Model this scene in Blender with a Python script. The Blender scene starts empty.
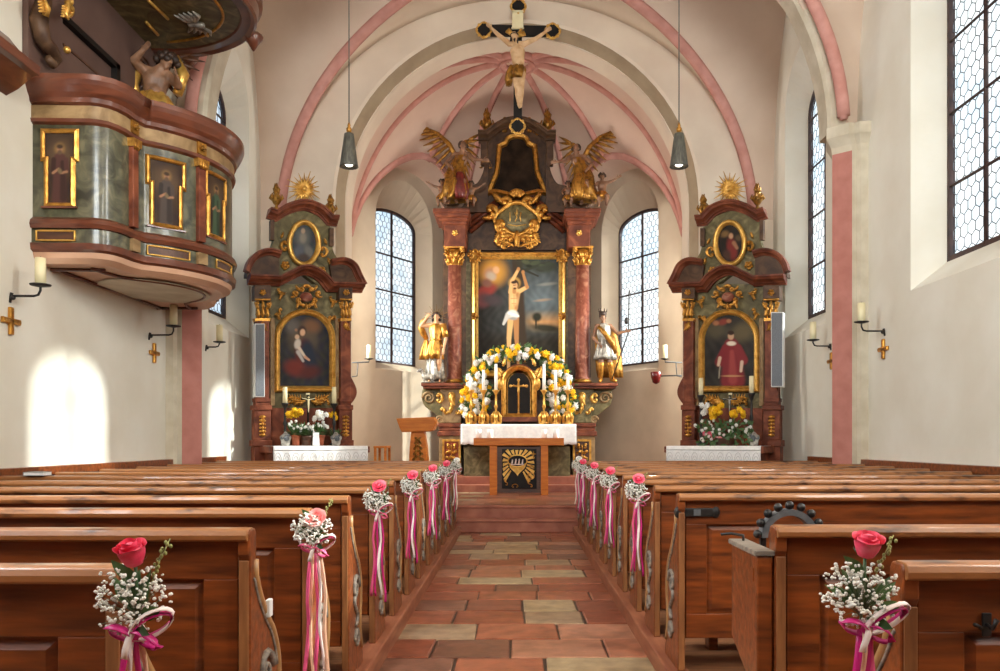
import bpy, bmesh, math, random
from math import sin, cos, pi, sqrt, radians, atan2, hypot
from mathutils import Vector, Matrix
RND = random.Random(11)
F = 820.0; CX = 517.0; CY = 440.0; H = 1.45
SC = bpy.context.scene
COL = SC.collection
def V(*a): return Vector(a)
def P(x, y, d):
    """point at distance d along the nave on the sight line of a photo position"""
    return Vector(((x-CX)*d/F, d, H+(CY-y)*d/F))

# ------------------------------------------------------------------ mesh builder
class MB:
    def __init__(s, M=None):
        s.v = []; s.f = []; s.mi = []; s.sm = []; s.M = M; s.c = None; s.cur = 0
    def add(s, vs, fs, smooth=False, mi=None):
        b = len(s.v)
        for p in vs:
            p = Vector(p)
            s.v.append(s.M @ p if s.M else p)
        for f in fs:
            s.f.append(tuple(b+i for i in f)); s.mi.append(s.cur if mi is None else mi); s.sm.append(smooth)
        return s
    def box(s, a, b, mi=None):
        (x0,y0,z0),(x1,y1,z1) = a, b
        x0,x1 = min(x0,x1),max(x0,x1); y0,y1=min(y0,y1),max(y0,y1); z0,z1=min(z0,z1),max(z0,z1)
        return s.add([(x0,y0,z0),(x1,y0,z0),(x1,y1,z0),(x0,y1,z0),(x0,y0,z1),(x1,y0,z1),(x1,y1,z1),(x0,y1,z1)],
              [(0,3,2,1),(4,5,6,7),(0,1,5,4),(1,2,6,5),(2,3,7,6),(3,0,4,7)], False, mi)
    def ext(s, poly, to3, t0, t1, mi=None, smooth=False):
        n = len(poly)
        s.add([to3(u, v, t0) for u, v in poly]+[to3(u, v, t1) for u, v in poly],
              [tuple(range(n))[::-1], tuple(range(n, 2*n))], False, mi)
        b = len(s.v)-2*n
        for i in range(n):
            j = (i+1) % n
            s.f.append((b+i, b+j, b+n+j, b+n+i)); s.mi.append(s.cur if mi is None else mi); s.sm.append(smooth)
        return s
    def loft(s, rings, closed=True, caps=True, smooth=True, mi=None):
        n = len(rings[0]); vs = [p for r in rings for p in r]; fs = []
        for i in range(len(rings)-1):
            for j in range(n if closed else n-1):
                k = (j+1) % n
                fs.append((i*n+j, i*n+k, (i+1)*n+k, (i+1)*n+j))
        if caps and closed:
            fs.append(tuple(range(n))[::-1]); m = (len(rings)-1)*n; fs.append(tuple(range(m, m+n)))
        return s.add(vs, fs, smooth, mi)
    def tube(s, pts, r, seg=8, closed=False, mi=None, flat=1.0, up=None):
        pts = [Vector(p) for p in pts]; n = len(pts)
        rs = r if isinstance(r, (list, tuple)) else [r]*n
        rings = []; u = None
        for i in range(n):
            a = pts[(i-1) % n] if (closed or i > 0) else pts[i]
            b = pts[(i+1) % n] if (closed or i < n-1) else pts[i]
            t = (b-a); t = t.normalized() if t.length > 1e-9 else Vector((0, 0, 1))
            if u is None:
                u = Vector(up) if up is not None else (Vector((0, 0, 1)) if abs(t.z) < .9 else Vector((0, 1, 0)))
            if up is not None: u = Vector(up)
            u = (u-t*u.dot(t)); u = u.normalized() if u.length > 1e-6 else t.orthogonal().normalized()
            w = t.cross(u)
            rings.append([pts[i]+(u*cos(2*pi*k/seg)*flat+w*sin(2*pi*k/seg))*rs[i] for k in range(seg)])
        if closed: rings.append(rings[0])
        return s.loft(rings, True, not closed, True, mi)
    def lathe(s, prof, o=(0,0,0), seg=16, M=None, mi=None, fold=None):
        o = Vector(o); rings = []
        for r, z in prof:
            ring = []
            for k in range(seg):
                a = 2*pi*k/seg; rr = r
                p = Vector((rr*cos(a), rr*sin(a), z))
                if M: p = M @ p
                ring.append(o+p)
            rings.append(ring)
        return s.loft(rings, True, True, True, mi)
    def blob(s, c, r, rot=None, seg=8, rows=6, mi=None):
        c = Vector(c); r = (r, r, r) if not hasattr(r, '__len__') else r
        vs = []; fs = []
        def q(x, y, z):
            p = Vector((x*r[0], y*r[1], z*r[2]))
            return c+(rot @ p if rot else p)
        vs.append(q(0, 0, -1))
        for i in range(1, rows):
            t = -pi/2+pi*i/rows
            for k in range(seg):
                a = 2*pi*k/seg; vs.append(q(cos(t)*cos(a), cos(t)*sin(a), sin(t)))
        vs.append(q(0, 0, 1)); m = len(vs)-1
        for k in range(seg):
            j = (k+1) % seg
            fs.append((0, 1+j, 1+k)); fs.append((m, m-seg+k, m-seg+j))
            for i in range(rows-2):
                fs.append((1+i*seg+k, 1+i*seg+j, 1+(i+1)*seg+j, 1+(i+1)*seg+k))
        return s.add(vs, fs, True, mi)
    def cap(s, a, b, ra, rb, seg=10, mi=None):
        """tapered capsule"""
        a = Vector(a); b = Vector(b); t = b-a
        if t.length < 1e-6: return s.blob(a, ra)
        t.normalize(); pts = []; rs = []
        for k in range(4):
            q = pi/2*(k+.3)/4; pts.append(a-t*ra*cos(q)); rs.append(ra*sin(q))
        pts.append(a); rs.append(ra); pts.append(b); rs.append(rb)
        for k in range(3, -1, -1):
            q = pi/2*(k+.3)/4; pts.append(b+t*rb*cos(q)); rs.append(rb*sin(q))
        return s.tube(pts, rs, seg, mi=mi)
    def sweep(s, path, prof, nrm, closed=False, mi=None, smooth=False):
        path = [Vector(p) for p in path]; n = len(path); nrm = Vector(nrm).normalized(); rings = []
        for i in range(n):
            p = path[i]
            tp = (p-path[i-1]).normalized() if (closed or i > 0) else None
            tn = (path[(i+1) % n]-p).normalized() if (closed or i < n-1) else None
            tp = tp or tn; tn = tn or tp
            o1 = tp.cross(nrm); o2 = tn.cross(nrm); o = o1+o2
            o = o.normalized() if o.length > 1e-6 else o1
            k = max(.35, o.dot(o1.normalized())); o = o/k
            rings.append([p+o*a+nrm*b for a, b in prof])
        if closed: rings.append(rings[0])
        return s.loft(rings, True, not closed, smooth, mi)
    def spans(s, to3, ys, xl, xr, nx, colf=None, w=0.0, mi=None):
        """painted sheet: rows ys, from xl(y) to xr(y)"""
        vs = []; fs = []; cs = []
        for y in ys:
            a, b = xl(y), xr(y)
            for i in range(nx+1):
                x = a+(b-a)*i/nx; vs.append(to3(x, y, w))
                if colf: cs.append(colf(x, y))
        for j in range(len(ys)-1):
            for i in range(nx):
                fs.append((j*(nx+1)+i, j*(nx+1)+i+1, (j+1)*(nx+1)+i+1, (j+1)*(nx+1)+i))
        if colf:
            if s.c is None: s.c = []
            s.c += [(1, 1, 1)]*(len(s.v)-len(s.c))+cs
        return s.add(vs, fs, False, mi)
    def build(s, name, mats, parent=None, loc=None, bev=0, **mods):
        me = bpy.data.meshes.new(name)
        if parent is not None: o3 = WL[parent.name]
        elif loc is not None: o3 = Vector(loc)
        elif s.v:
            lo = [min(p[i] for p in s.v) for i in range(3)]; hi = [max(p[i] for p in s.v) for i in range(3)]
            o3 = Vector(((lo[0]+hi[0])/2, (lo[1]+hi[1])/2, lo[2]))
        else: o3 = Vector((0, 0, 0))
        me.from_pydata([p-o3 for p in s.v], [], s.f)
        me.polygons.foreach_set('material_index', s.mi)
        me.polygons.foreach_set('use_smooth', s.sm)
        if s.c is not None:
            s.c += [s.c[-1]]*(len(s.v)-len(s.c))
            at = me.color_attributes.new('Col', 'FLOAT_COLOR', 'POINT')
            at.data.foreach_set('color', [x for c in s.c for x in (c[0], c[1], c[2], 1.0)])
        bm = bmesh.new(); bm.from_mesh(me); bmesh.ops.recalc_face_normals(bm, faces=bm.faces); bm.to_mesh(me); bm.free()
        for m in (mats if isinstance(mats, (list, tuple)) else [mats]): me.materials.append(m)
        me.update()
        o = bpy.data.objects.new(name, me); COL.objects.link(o)
        if parent is not None: o.parent = parent
        else: o.location = o3
        WL[o.name] = o3.copy()
        if bev:
            b = o.modifiers.new('b', 'BEVEL'); b.width = bev; b.segments = 2; b.limit_method = 'ANGLE'; b.angle_limit = radians(40)
        if mods.get('remesh'):
            r = o.modifiers.new('r', 'REMESH'); r.mode = 'VOXEL'; r.voxel_size = mods['remesh']; r.use_smooth_shade = True
            q = o.modifiers.new('s', 'SMOOTH'); q.factor = .5; q.iterations = mods.get('iters', 2)
        if mods.get('subsurf'):
            q = o.modifiers.new('ss', 'SUBSURF'); q.levels = mods['subsurf']; q.render_levels = mods['subsurf']
        return o
WL = {}
def thing(name, label, cat, loc=(0,0,0), group=None):
    o = bpy.data.objects.new(name, None); COL.objects.link(o); o.location = loc; o.empty_display_size = .1
    WL[o.name] = Vector(loc)
    return tag(o, label, cat, group)
def tag(o, label, cat, group=None):
    o['label'] = label; o['category'] = cat
    if group: o['group'] = group
    return o
def struct(o):
    o['kind'] = 'structure'; return o
def copy_tree(o, parent=None):
    c = o.copy(); COL.objects.link(c)
    if parent is not None: c.parent = parent
    for ch in list(o.children): copy_tree(ch, c)
    return c
def dup(root, loc, rz=0, label=None, scale=None):
    c = copy_tree(root); c.location = loc; c.rotation_euler = (0, 0, rz)
    if label: c['label'] = label
    if scale: c.scale = (scale,)*3
    WL[c.name] = Vector(loc)
    return c

# ------------------------------------------------------------------ materials
def lin(c):
    return tuple((x/255/12.92 if x/255 <= .04045 else ((x/255+.055)/1.055)**2.4) for x in c)
def mat(name, c1, c2=None, rough=.6, metal=0., scale=6., stretch=(1,1,1), detail=5., bump=0., lo=.35, hi=.65, c3=None, coat=0., spec=.5, kind='NOISE', bscale=None, dist=0.):
    m = bpy.data.materials.new(name); m.use_nodes = True
    nt = m.node_tree; N = nt.nodes; L = nt.links
    b = N['Principled BSDF']
    b.inputs['Base Color'].default_value = (*lin(c1), 1)
    b.inputs['Roughness'].default_value = rough; b.inputs['Metallic'].default_value = metal
    b.inputs['Coat Weight'].default_value = coat; b.inputs['Specular IOR Level'].default_value = spec
    if c2 is not None or bump:
        tc = N.new('ShaderNodeTexCoord'); mp = N.new('ShaderNodeMapping'); mp.inputs['Scale'].default_value = stretch
        L.new(tc.outputs['Object'], mp.inputs['Vector'])
        no = N.new('ShaderNodeTexNoise'); no.inputs['Scale'].default_value = scale; no.inputs['Detail'].default_value = detail
        no.inputs['Distortion'].default_value = dist
        L.new(mp.outputs['Vector'], no.inputs['Vector'])
    if c2 is not None:
        r = N.new('ShaderNodeValToRGB'); L.new(no.outputs['Fac'], r.inputs['Fac'])
        r.color_ramp.elements[0].position = lo; r.color_ramp.elements[0].color = (*lin(c1), 1)
        r.color_ramp.elements[1].position = hi; r.color_ramp.elements[1].color = (*lin(c2), 1)
        if c3 is not None:
            e = r.color_ramp.elements.new((lo+hi)/2); e.color = (*lin(c3), 1)
        L.new(r.outputs['Color'], b.inputs['Base Color'])
    if bump:
        src = no
        if bscale:
            src = N.new('ShaderNodeTexNoise'); src.inputs['Scale'].default_value = bscale; src.inputs['Detail'].default_value = 4
            L.new(mp.outputs['Vector'], src.inputs['Vector'])
        bp = N.new('ShaderNodeBump'); bp.inputs['Strength'].default_value = bump; bp.inputs['Distance'].default_value = .02
        L.new(src.outputs['Fac'], bp.inputs['Height']); L.new(bp.outputs['Normal'], b.inputs['Normal'])
    return m
def vcol_mat(name, rough=.5, spec=.3, bump=0, noise=0.):
    m = bpy.data.materials.new(name); m.use_nodes = True
    nt = m.node_tree; b = nt.nodes['Principled BSDF']
    a = nt.nodes.new('ShaderNodeAttribute'); a.attribute_name = 'Col'
    out = a.outputs['Color']
    if noise or bump:
        no = nt.nodes.new('ShaderNodeTexNoise'); no.inputs['Scale'].default_value = 7; no.inputs['Detail'].default_value = 8
        tc = nt.nodes.new('ShaderNodeTexCoord'); nt.links.new(tc.outputs['Object'], no.inputs['Vector'])
        if noise:
            mx = nt.nodes.new('ShaderNodeMix'); mx.data_type = 'RGBA'; mx.blend_type = 'MULTIPLY'
            rp = nt.nodes.new('ShaderNodeValToRGB'); rp.color_ramp.elements[0].position = .3; rp.color_ramp.elements[0].color = (1-noise, 1-noise, 1-noise, 1)
            rp.color_ramp.elements[1].position = .7
            nt.links.new(no.outputs['Fac'], rp.inputs['Fac'])
            mx.inputs[0].default_value = 1
            nt.links.new(out, mx.inputs[6]); nt.links.new(rp.outputs['Color'], mx.inputs[7]); out = mx.outputs[2]
        if bump:
            bp = nt.nodes.new('ShaderNodeBump'); bp.inputs['Strength'].default_value = bump; bp.inputs['Distance'].default_value = .02
            nt.links.new(no.outputs['Fac'], bp.inputs['Height']); nt.links.new(bp.outputs['Normal'], b.inputs['Normal'])
    nt.links.new(out, b.inputs['Base Color'])
    b.inputs['Roughness'].default_value = rough; b.inputs['Specular IOR Level'].default_value = spec
    return m
def emis(name, c, s):
    m = bpy.data.materials.new(name); m.use_nodes = True
    b = m.node_tree.nodes['Principled BSDF']; b.inputs['Base Color'].default_value = (*lin(c), 1)
    b.inputs['Emission Color'].default_value = (*lin(c), 1); b.inputs['Emission Strength'].default_value = s
    return m
M = {}
M['plaster'] = mat('plaster', (231,227,214), (222,216,200), .9, scale=1.3, bump=.15, bscale=9, spec=.2)
M['cream'] = mat('vault_cream', (226,210,190), (214,196,176), .9, scale=1.1, spec=.2)
M['blush'] = mat('vault_blush', (214,193,174), (203,180,160), .9, scale=1.1, spec=.2)
M['apse_blush'] = mat('apse_vault_blush', (216,187,168), (205,174,156), .9, scale=1.1, spec=.2)
M['apse_wall'] = mat('apse_plaster', (212,194,170), (200,182,158), .9, scale=1.5, spec=.2)
M['pink'] = mat('pink_paint', (204,150,138), (190,134,122), .85, scale=5, spec=.2)
M['pier_pink'] = mat('pier_pink_paint', (184,124,112), (170,110,98), .85, scale=5, spec=.2)
M['umber'] = mat('umber_paint', (164,144,118), (150,130,106), .85, scale=3, spec=.2)
M['grey_cream'] = mat('grey_cream_paint', (206,196,176), (188,176,154), .85, scale=4, spec=.2)
M['wood'] = mat('pew_wood', (82,38,13), (146,74,28), .38, scale=3., stretch=(1,9,9), detail=6, bump=.15, lo=.3, hi=.72, coat=.25)
M['worn'] = mat('worn_rail_wood', (76,46,28), (156,102,58), .35, scale=5, stretch=(1,3,3), detail=6, lo=.36, hi=.5, bump=.1, coat=.3)
M['edge_brown'] = mat('brown_edge_wood', (112,68,38), (158,106,62), .45, scale=8, stretch=(4,4,.6), lo=.3, hi=.7, coat=.15)
M['oak_edge'] = mat('pale_edge_wood', (140,98,58), (178,134,84), .45, scale=8, stretch=(4,4,.6), lo=.3, hi=.7, coat=.15)
M['dark_wood'] = mat('dark_wood', (58,32,18), (92,54,30), .45, scale=4, stretch=(1,6,6), lo=.3, hi=.7)
M['orange_wood'] = mat('orange_wood', (188,98,24), (216,130,42), .45, scale=3, stretch=(1,8,8), lo=.3, hi=.7, spec=.3)
M['grey_worn'] = mat('weathered_grey_wood', (92,84,76), (150,136,120), .6, scale=7, stretch=(1,6,6), lo=.3, hi=.7)
M['red_marble'] = mat('red_marble', (90,44,28), (142,80,54), .45, scale=3.5, detail=8, lo=.35, hi=.68, c3=(112,57,37), dist=1.2, spec=.25)
M['rose_marble'] = mat('rose_marble', (112,56,42), (178,128,102), .45, scale=5, detail=9, lo=.32, hi=.72, c3=(138,80,62), dist=2.0, spec=.25)
M['green_marble'] = mat('green_grey_marble', (78,68,42), (140,126,88), .45, scale=4, detail=9, lo=.33, hi=.7, c3=(104,94,62), dist=1.8, spec=.25)
M['brown_marble'] = mat('brown_marble', (62,42,30), (102,74,52), .45, scale=4, detail=9, lo=.33, hi=.7, dist=1.6, spec=.25)
M['pulpit_green'] = mat('pulpit_grey_green', (50,47,34), (116,110,84), .3, scale=5, detail=9, lo=.33, hi=.7, c3=(84,82,62), dist=1.5, coat=.25)
M['tan_marble'] = mat('tan_marble', (120,94,62), (168,138,98), .45, scale=4, detail=9, lo=.33, hi=.7, dist=1.6, spec=.25)
M['pulpit_red'] = mat('pulpit_red_wood', (80,40,26), (120,66,44), .32, scale=2.5, stretch=(1,1,4), detail=8, lo=.3, hi=.7, dist=1, coat=.35)
M['pulpit_pale'] = mat('pulpit_underside_wood', (196,148,116), (214,170,140), .5, scale=2.5, lo=.3, hi=.7)
M['plum'] = mat('plum_brown_paint', (86,62,54), (104,78,68), .6, scale=2, lo=.3, hi=.7)
M['gold'] = mat('gilding', (210,152,68), (116,74,26), .34, .75, scale=14, lo=.42, hi=.8, bump=.3)
M['gold_bright'] = mat('bright_gilding', (228,180,92), (184,128,52), .3, .6, scale=14, lo=.4, hi=.75)
M['gold_dull'] = mat('dull_gilding', (176,124,48), (92,58,22), .4, .6, scale=16, lo=.38, hi=.75, bump=.3)
M['flesh'] = mat('carved_flesh', (206,160,118), (178,128,90), .5, scale=9)
M['pale_flesh'] = mat('pale_carved_flesh', (226,190,146), (200,156,110), .5, scale=9)
M['dim_flesh'] = mat('aged_carved_flesh', (150,108,80), (110,76,54), .5, scale=9)
M['red_cloth'] = mat('red_lacquer', (120,34,26), (86,24,18), .45, scale=8)
M['silver'] = mat('silvered_wood', (190,184,172), (110,104,98), .4, .4, scale=12)
M['hair'] = mat('brown_hair', (62,40,26), (44,28,18), .6, scale=20)
M['black'] = mat('black_iron', (22,20,20), (34,30,28), .45, scale=20)
M['blackwood'] = mat('black_lacquer', (20,16,14), (32,26,22), .55, scale=8, spec=.2)
M['wax'] = mat('wax', (236,226,186), (228,214,168), .5, scale=3)
M['white_wax'] = mat('white_wax', (240,238,230), None, .5)
M['lead'] = mat('window_lead', (92,96,102), None, .6)
M['iron_brown'] = mat('brown_window_iron', (74,50,44), (54,38,36), .6, scale=9)
M['linen'] = mat('linen', (246,245,242), (234,232,230), .8, scale=20)
M['lace'] = mat('lace', (244,242,240), (216,212,208), .85, scale=60, lo=.45, hi=.6)
M['lace_grey'] = mat('lace_thread', (196,192,190), None, .9)
M['terracotta'] = mat('terracotta', (168,88,54), (146,72,44), .7, scale=6)
M['grey_metal'] = mat('grey_metal', (112,116,120), (96,100,104), .45, .3, scale=30)
M['speaker_grey'] = mat('speaker_cloth', (120,124,130), (104,108,114), .7, scale=80)
M['white_trim'] = mat('white_trim', (226,226,224), None, .5)
M['pendant'] = mat('pendant_metal', (100,98,88), (72,70,64), .5, .3, scale=10, stretch=(6,6,1))
M['red_glass'] = mat('dark_red_glass', (90,16,16), None, .2)
M['yellow_petal'] = mat('yellow_petal', (250,206,18), (236,176,10), .6, scale=30)
M['white_petal'] = mat('white_petal', (246,244,238), (226,224,216), .6, scale=30)
M['leaf'] = mat('leaf', (44,74,34), (84,112,58), .5, scale=18)
M['pale_leaf'] = mat('pale_leaf', (112,142,110), (84,116,84), .5, scale=18)
M['bud_leaf'] = mat('seed_spray', (150,148,84), (112,116,62), .6, scale=18)
M['pink_petal'] = mat('pink_petal', (224,62,96), (240,150,164), .5, scale=22, lo=.4, hi=.75)
M['deep_pink_petal'] = mat('deep_pink_petal', (206,26,66), (226,74,104), .5, scale=18)
M['blush_petal'] = mat('blush_petal', (238,120,120), (244,190,180), .5, scale=16)
M['gyps'] = mat('gypsophila', (240,238,230), (214,210,200), .6, scale=60)
M['stem'] = mat('stem_green', (96,104,72), None, .6)
M['magenta'] = mat('magenta_ribbon', (206,36,128), (180,24,104), .35, scale=10, stretch=(4,4,.3))
M['white_ribbon'] = mat('white_ribbon', (244,232,226), (228,206,200), .4, scale=10)
M['peach_ribbon'] = mat('peach_ribbon', (240,196,164), (228,176,148), .4, scale=10)
M['pinkish_ribbon'] = mat('pink_ribbon', (228,96,140), (210,70,118), .38, scale=10)
M['painted'] = vcol_mat('oil_painting', .6, .2)
M['floor_stone'] = vcol_mat('floor_stone', .38, .4, .4, .5)
M['red_stone'] = mat('red_sandstone', (132,68,48), (172,106,80), .5, scale=4, lo=.3, hi=.7, bump=.15)
M['floor_wood'] = mat('pew_floor_boards', (110,70,44), (146,100,66), .5, scale=3, stretch=(1,8,8), lo=.3, hi=.7)
M['kerb_wood'] = mat('kerb_wood', (122,66,44), (164,104,72), .5, scale=3, stretch=(6,1,6), lo=.3, hi=.7)
M['mortar'] = mat('mortar', (70,54,44), None, .9)
def glass_mat():
    m = bpy.data.materials.new('leaded_glass'); m.use_nodes = True; nt = m.node_tree; N = nt.nodes; L = nt.links
    out = N['Material Output']; N.remove(N['Principled BSDF'])
    t = N.new('ShaderNodeBsdfTransparent'); tc = N.new('ShaderNodeTexCoord'); no = N.new('ShaderNodeTexNoise'); no.inputs['Scale'].default_value = 3.
    L.new(tc.outputs['Object'], no.inputs['Vector'])
    r = N.new('ShaderNodeValToRGB'); r.color_ramp.elements[0].position = .3; r.color_ramp.elements[1].position = .7
    r.color_ramp.elements[0].color = (.70, .76, .80, 1); r.color_ramp.elements[1].color = (.86, .88, .88, 1)
    L.new(no.outputs['Fac'], r.inputs['Fac']); L.new(r.outputs['Color'], t.inputs['Color'])
    g = N.new('ShaderNodeBsdfGlossy'); g.inputs['Roughness'].default_value = .15
    mx = N.new('ShaderNodeMixShader'); mx.inputs[0].default_value = .06
    L.new(t.outputs[0], mx.inputs[1]); L.new(g.outputs[0], mx.inputs[2]); L.new(mx.outputs[0], out.inputs['Surface'])
    return m
M['glass'] = glass_mat()
# ------------------------------------------------------------------ the setting
XW = 4.56; DE = 14.6; ZS = 5.37; AX = 4.2; BH = 3.93
YB = -5.0   # west end
BAYS = [(12.8, 1.8), (8.7, 2.3), (4.1, 2.3), (-.5, 2.3), (-5.1, 2.3)]
def vault_n(x, d):
    a = abs(x)/AX
    m = ZS-.6 if a >= 1 else ZS+BH*sqrt(1-a*a)
    c = 0
    for dc, hw in BAYS:
        t = abs(d-dc)/hw
        if t < 1: c = max(c, ZS+(BH+.05)*(1-t**2.4)**.5)
    return (c, 1) if c > m else (m, 0)
def grid_vault():
    mb = MB()
    def xg(t):   # groin x for cell parameter t
        c = (BH+.05)*(1-abs(t)**2.4)**.5
        return AX*sqrt(max(0, 1-(min(c, BH)/BH)**2))
    n = 36
    for dc, hw in BAYS:
        ts = [sin(-pi/2+pi*i/(2*n))for i in range(2*n+1)]
        for sx in (-1, 1):       # side cells over the windows
            rows = []
            for t in ts:
                z = ZS+(BH+.05)*(1-abs(t)**2.4)**.5; x0 = xg(t)
                rows.append([V(sx*(x0+(XW+.03-x0)*k/8), dc+hw*t, z) for k in range(9)])
            mb.loft(rows, False, False, True, 1)
        for sd in (-1, 1):       # barrel cells
            rows = []
            for i in range(-n, n+1):
                x = AX*sin(pi/2*i/n); z = ZS+BH*cos(pi/2*i/n)
                q = z-ZS; t0 = max(0, 1-(q/(BH+.05))**2)**(1/2.4)
                rows.append([V(x, dc+sd*hw*(t0+(1-t0)*k/6), z) for k in range(7)])
            mb.loft(rows, False, False, True, 0)
    return mb
struct(grid_vault().build('ceiling', [M['cream'], M['blush']]))

# window openings --------------------------------------------------
def arch_pts(w, sill, spring, rise, n=14):
    pts = [(-w/2, sill), (w/2, sill), (w/2, spring)]
    for i in range(1, n):
        a = pi*i/n; pts.append((w/2*cos(a), spring+rise*sin(a)))
    pts.append((-w/2, spring)); return pts
def hexes(w, sill, spring, rise, s):
    """hexagon lead lines clipped to the arch: list of segments"""
    def inside(u, z):
        if abs(u) > w/2 or z < sill: return False
        return z <= spring or (u/(w/2))**2+((z-spring)/rise)**2 <= 1
    segs = []; hgt = s*2/sqrt(3)
    rows = int((spring+rise-sill)/(hgt*.75))+2; cols = int(w/s)+2
    seen = set()
    for r in range(-1, rows):
        for c in range(-cols, cols+1):
            u0 = c*s+(s/2 if r % 2 else 0); z0 = sill+r*hgt*.75
            pt = [(u0+hgt/2*sin(pi/3*k), z0+hgt/2*cos(pi/3*k)) for k in range(7)]
            for k in range(6):
                a, b = pt[k], pt[k+1]; key = (round(a[0]+b[0], 2), round(a[1]+b[1], 2))
                if key in seen: continue
                seen.add(key)
                if inside(*a) and inside(*b): segs.append((a, b))
    return segs
WN = [0]
def window(fr, outer, inner, dep, bars, hexs, lead_r=.0055, revm='plaster', nolattice=False):
    """fr(u, z, t): wall frame, t = depth into the wall; outer/inner = (w, sill, spring, rise)"""
    WN[0] += 1; nm = 'window_%d' % WN[0]
    root = bpy.data.objects.new(nm, None); COL.objects.link(root); root['kind'] = 'structure'
    c = fr(0, inner[1], dep); root.location = c; WL[root.name] = c
    a = arch_pts(*outer); b = arch_pts(*inner); n = len(a)
    mb = MB(); ra = [fr(u, z, 0) for u, z in a]; rb = [fr(u, z, dep) for u, z in b]
    mb.add(ra+rb, [(i, (i+1) % n, n+(i+1) % n, n+i) for i in range(n)], False)
    mb.build('window_reveal', M[revm], root)
    w, sill, spring, rise = inner
    g = MB(); g.ext(b, fr, dep+.012, dep+.018); g.build('window_glass', M['glass'], root)
    f = MB(); path = [fr(u, z, dep) for u, z in b]; nr = fr(0, 0, -1)-fr(0, 0, 0)
    f.sweep(path, [(-.03, -.04), (.03, -.04), (.03, .03), (-.03, .03)], nr, True)
    for kind, val in bars:
        if kind == 'v':
            top = spring+rise*sqrt(max(0, 1-(val/(w/2))**2))
            f.tube([fr(val, sill, dep-.01), fr(val, top, dep-.01)], .028, 4)
        else:
            f.tube([fr(-w/2, val, dep-.01), fr(w/2, val, dep-.01)], .02, 4)
    f.build('window_frame', M['iron_brown'], root)
    if not nolattice:
        l = MB()
        for p, q in hexes(w, sill, spring, rise, hexs):
            l.tube([fr(p[0], p[1], dep+.005), fr(q[0], q[1], dep+.005)], lead_r, 4)
        l.build('lead_lattice', M['lead'], root)
    return a
def wall_panel(mb, fr, u0, u1, z0, z1, holes, mi=0):
    """wall face in fr(u,z,0) with arched holes [(uc, outline pts)] left open"""
    cur = u0
    for uc, pts in sorted(holes, key=lambda h: h[0]):
        w = max(p[0] for p in pts)
        a, b = uc-w, uc+w; sill = pts[0][1]
        mb.add([fr(cur, z0, 0), fr(a, z0, 0), fr(a, z1, 0), fr(cur, z1, 0)], [(0, 1, 2, 3)], mi=mi)
        mb.add([fr(a, z0, 0), fr(b, z0, 0), fr(b, sill, 0), fr(a, sill, 0)], [(0, 1, 2, 3)], mi=mi)
        top = pts[2:]   # right spring ... left spring
        for i in range(len(top)-1):
            p, q = top[i], top[i+1]
            mb.add([fr(uc+p[0], p[1], 0), fr(uc+p[0], z1, 0), fr(uc+q[0], z1, 0), fr(uc+q[0], q[1], 0)], [(0, 1, 2, 3)], mi=mi)
        cur = b
    mb.add([fr(cur, z0, 0), fr(u1, z0, 0), fr(u1, z1, 0), fr(cur, z1, 0)], [(0, 1, 2, 3)], mi=mi)
NW_OUT = (1.84, 3.18, 6.95, .86); NW_IN = (1.46, 3.50, 6.85, .45)
def side_wall(sgn, nm, windows):
    fr0 = lambda u, z, t: V(sgn*(XW+t), u, z)
    mb = MB(); holes = []
    for uc in windows:
        fr = lambda u, z, t, uc=uc: V(sgn*(XW+t), uc+u, z)
        h0 = [('v', 0.0)]+[('h', 3.5+k*.82) for k in (1, 2, 3, 4)]
        holes.append((uc, window(fr, NW_OUT, NW_IN, .36, h0, .15, nolattice=uc < 6)))
    wall_panel(mb, fr0, YB, DE, -.1, 9.9, holes)
    struct(mb.build(nm, M['plaster']))
side_wall(1, 'wall_right', [-.4, 4.1, 8.58, 13.03])  # rearmost window is unseen, added for the rear fill lamp
side_wall(-1, 'wall_left', [-.4, 4.1, 13.03])  # rearmost window added here too for the rear fill
# end wall with the chancel arch ------------------------------------
AZ = 5.65; AR = 3.29; AR2 = 3.10; D2 = 14.86; D3 = 15.4
def arch_line(r, d, n=40):
    return [V(r, d, 0)]+[V(r*cos(pi*i/n), d, AZ+r*sin(pi*i/n)) for i in range(n+1)]+[V(-r, d, 0)]
mb = MB()
mb.add([V(-XW, DE, -.1), V(-AR, DE, -.1), V(-AR, DE, 9.9), V(-XW, DE, 9.9)], [(0, 1, 2, 3)])
mb.add([V(AR, DE, -.1), V(XW, DE, -.1), V(XW, DE, 9.9), V(AR, DE, 9.9)], [(0, 1, 2, 3)])
al = arch_line(AR, DE)[1:-1]
for i in range(len(al)-1):
    p, q = al[i], al[i+1]
    mb.add([p, V(p.x, DE, 9.9), V(q.x, DE, 9.9), q], [(0, 1, 2, 3)])
struct(mb.build('wall_end', M['cream']))
mb = MB()
a1 = arch_line(AR, DE); a1b = arch_line(3.24, 14.63); a2a = arch_line(3.2, 14.7); a2 = arch_line(AR2+.02, D2); a2b = arch_line(AR2, D2); a3 = arch_line(AR2, D3)
for A, B, mi in ((a1, a1b, 1), (a1b, a2a, 0), (a2a, a2, 0), (a2, a2b, 1), (a2b, a3, 1)):
    mb.loft([A, B], False, False, False, mi)
struct(mb.build('chancel_arch_trim', [M['umber'], M['cream']]))
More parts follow.
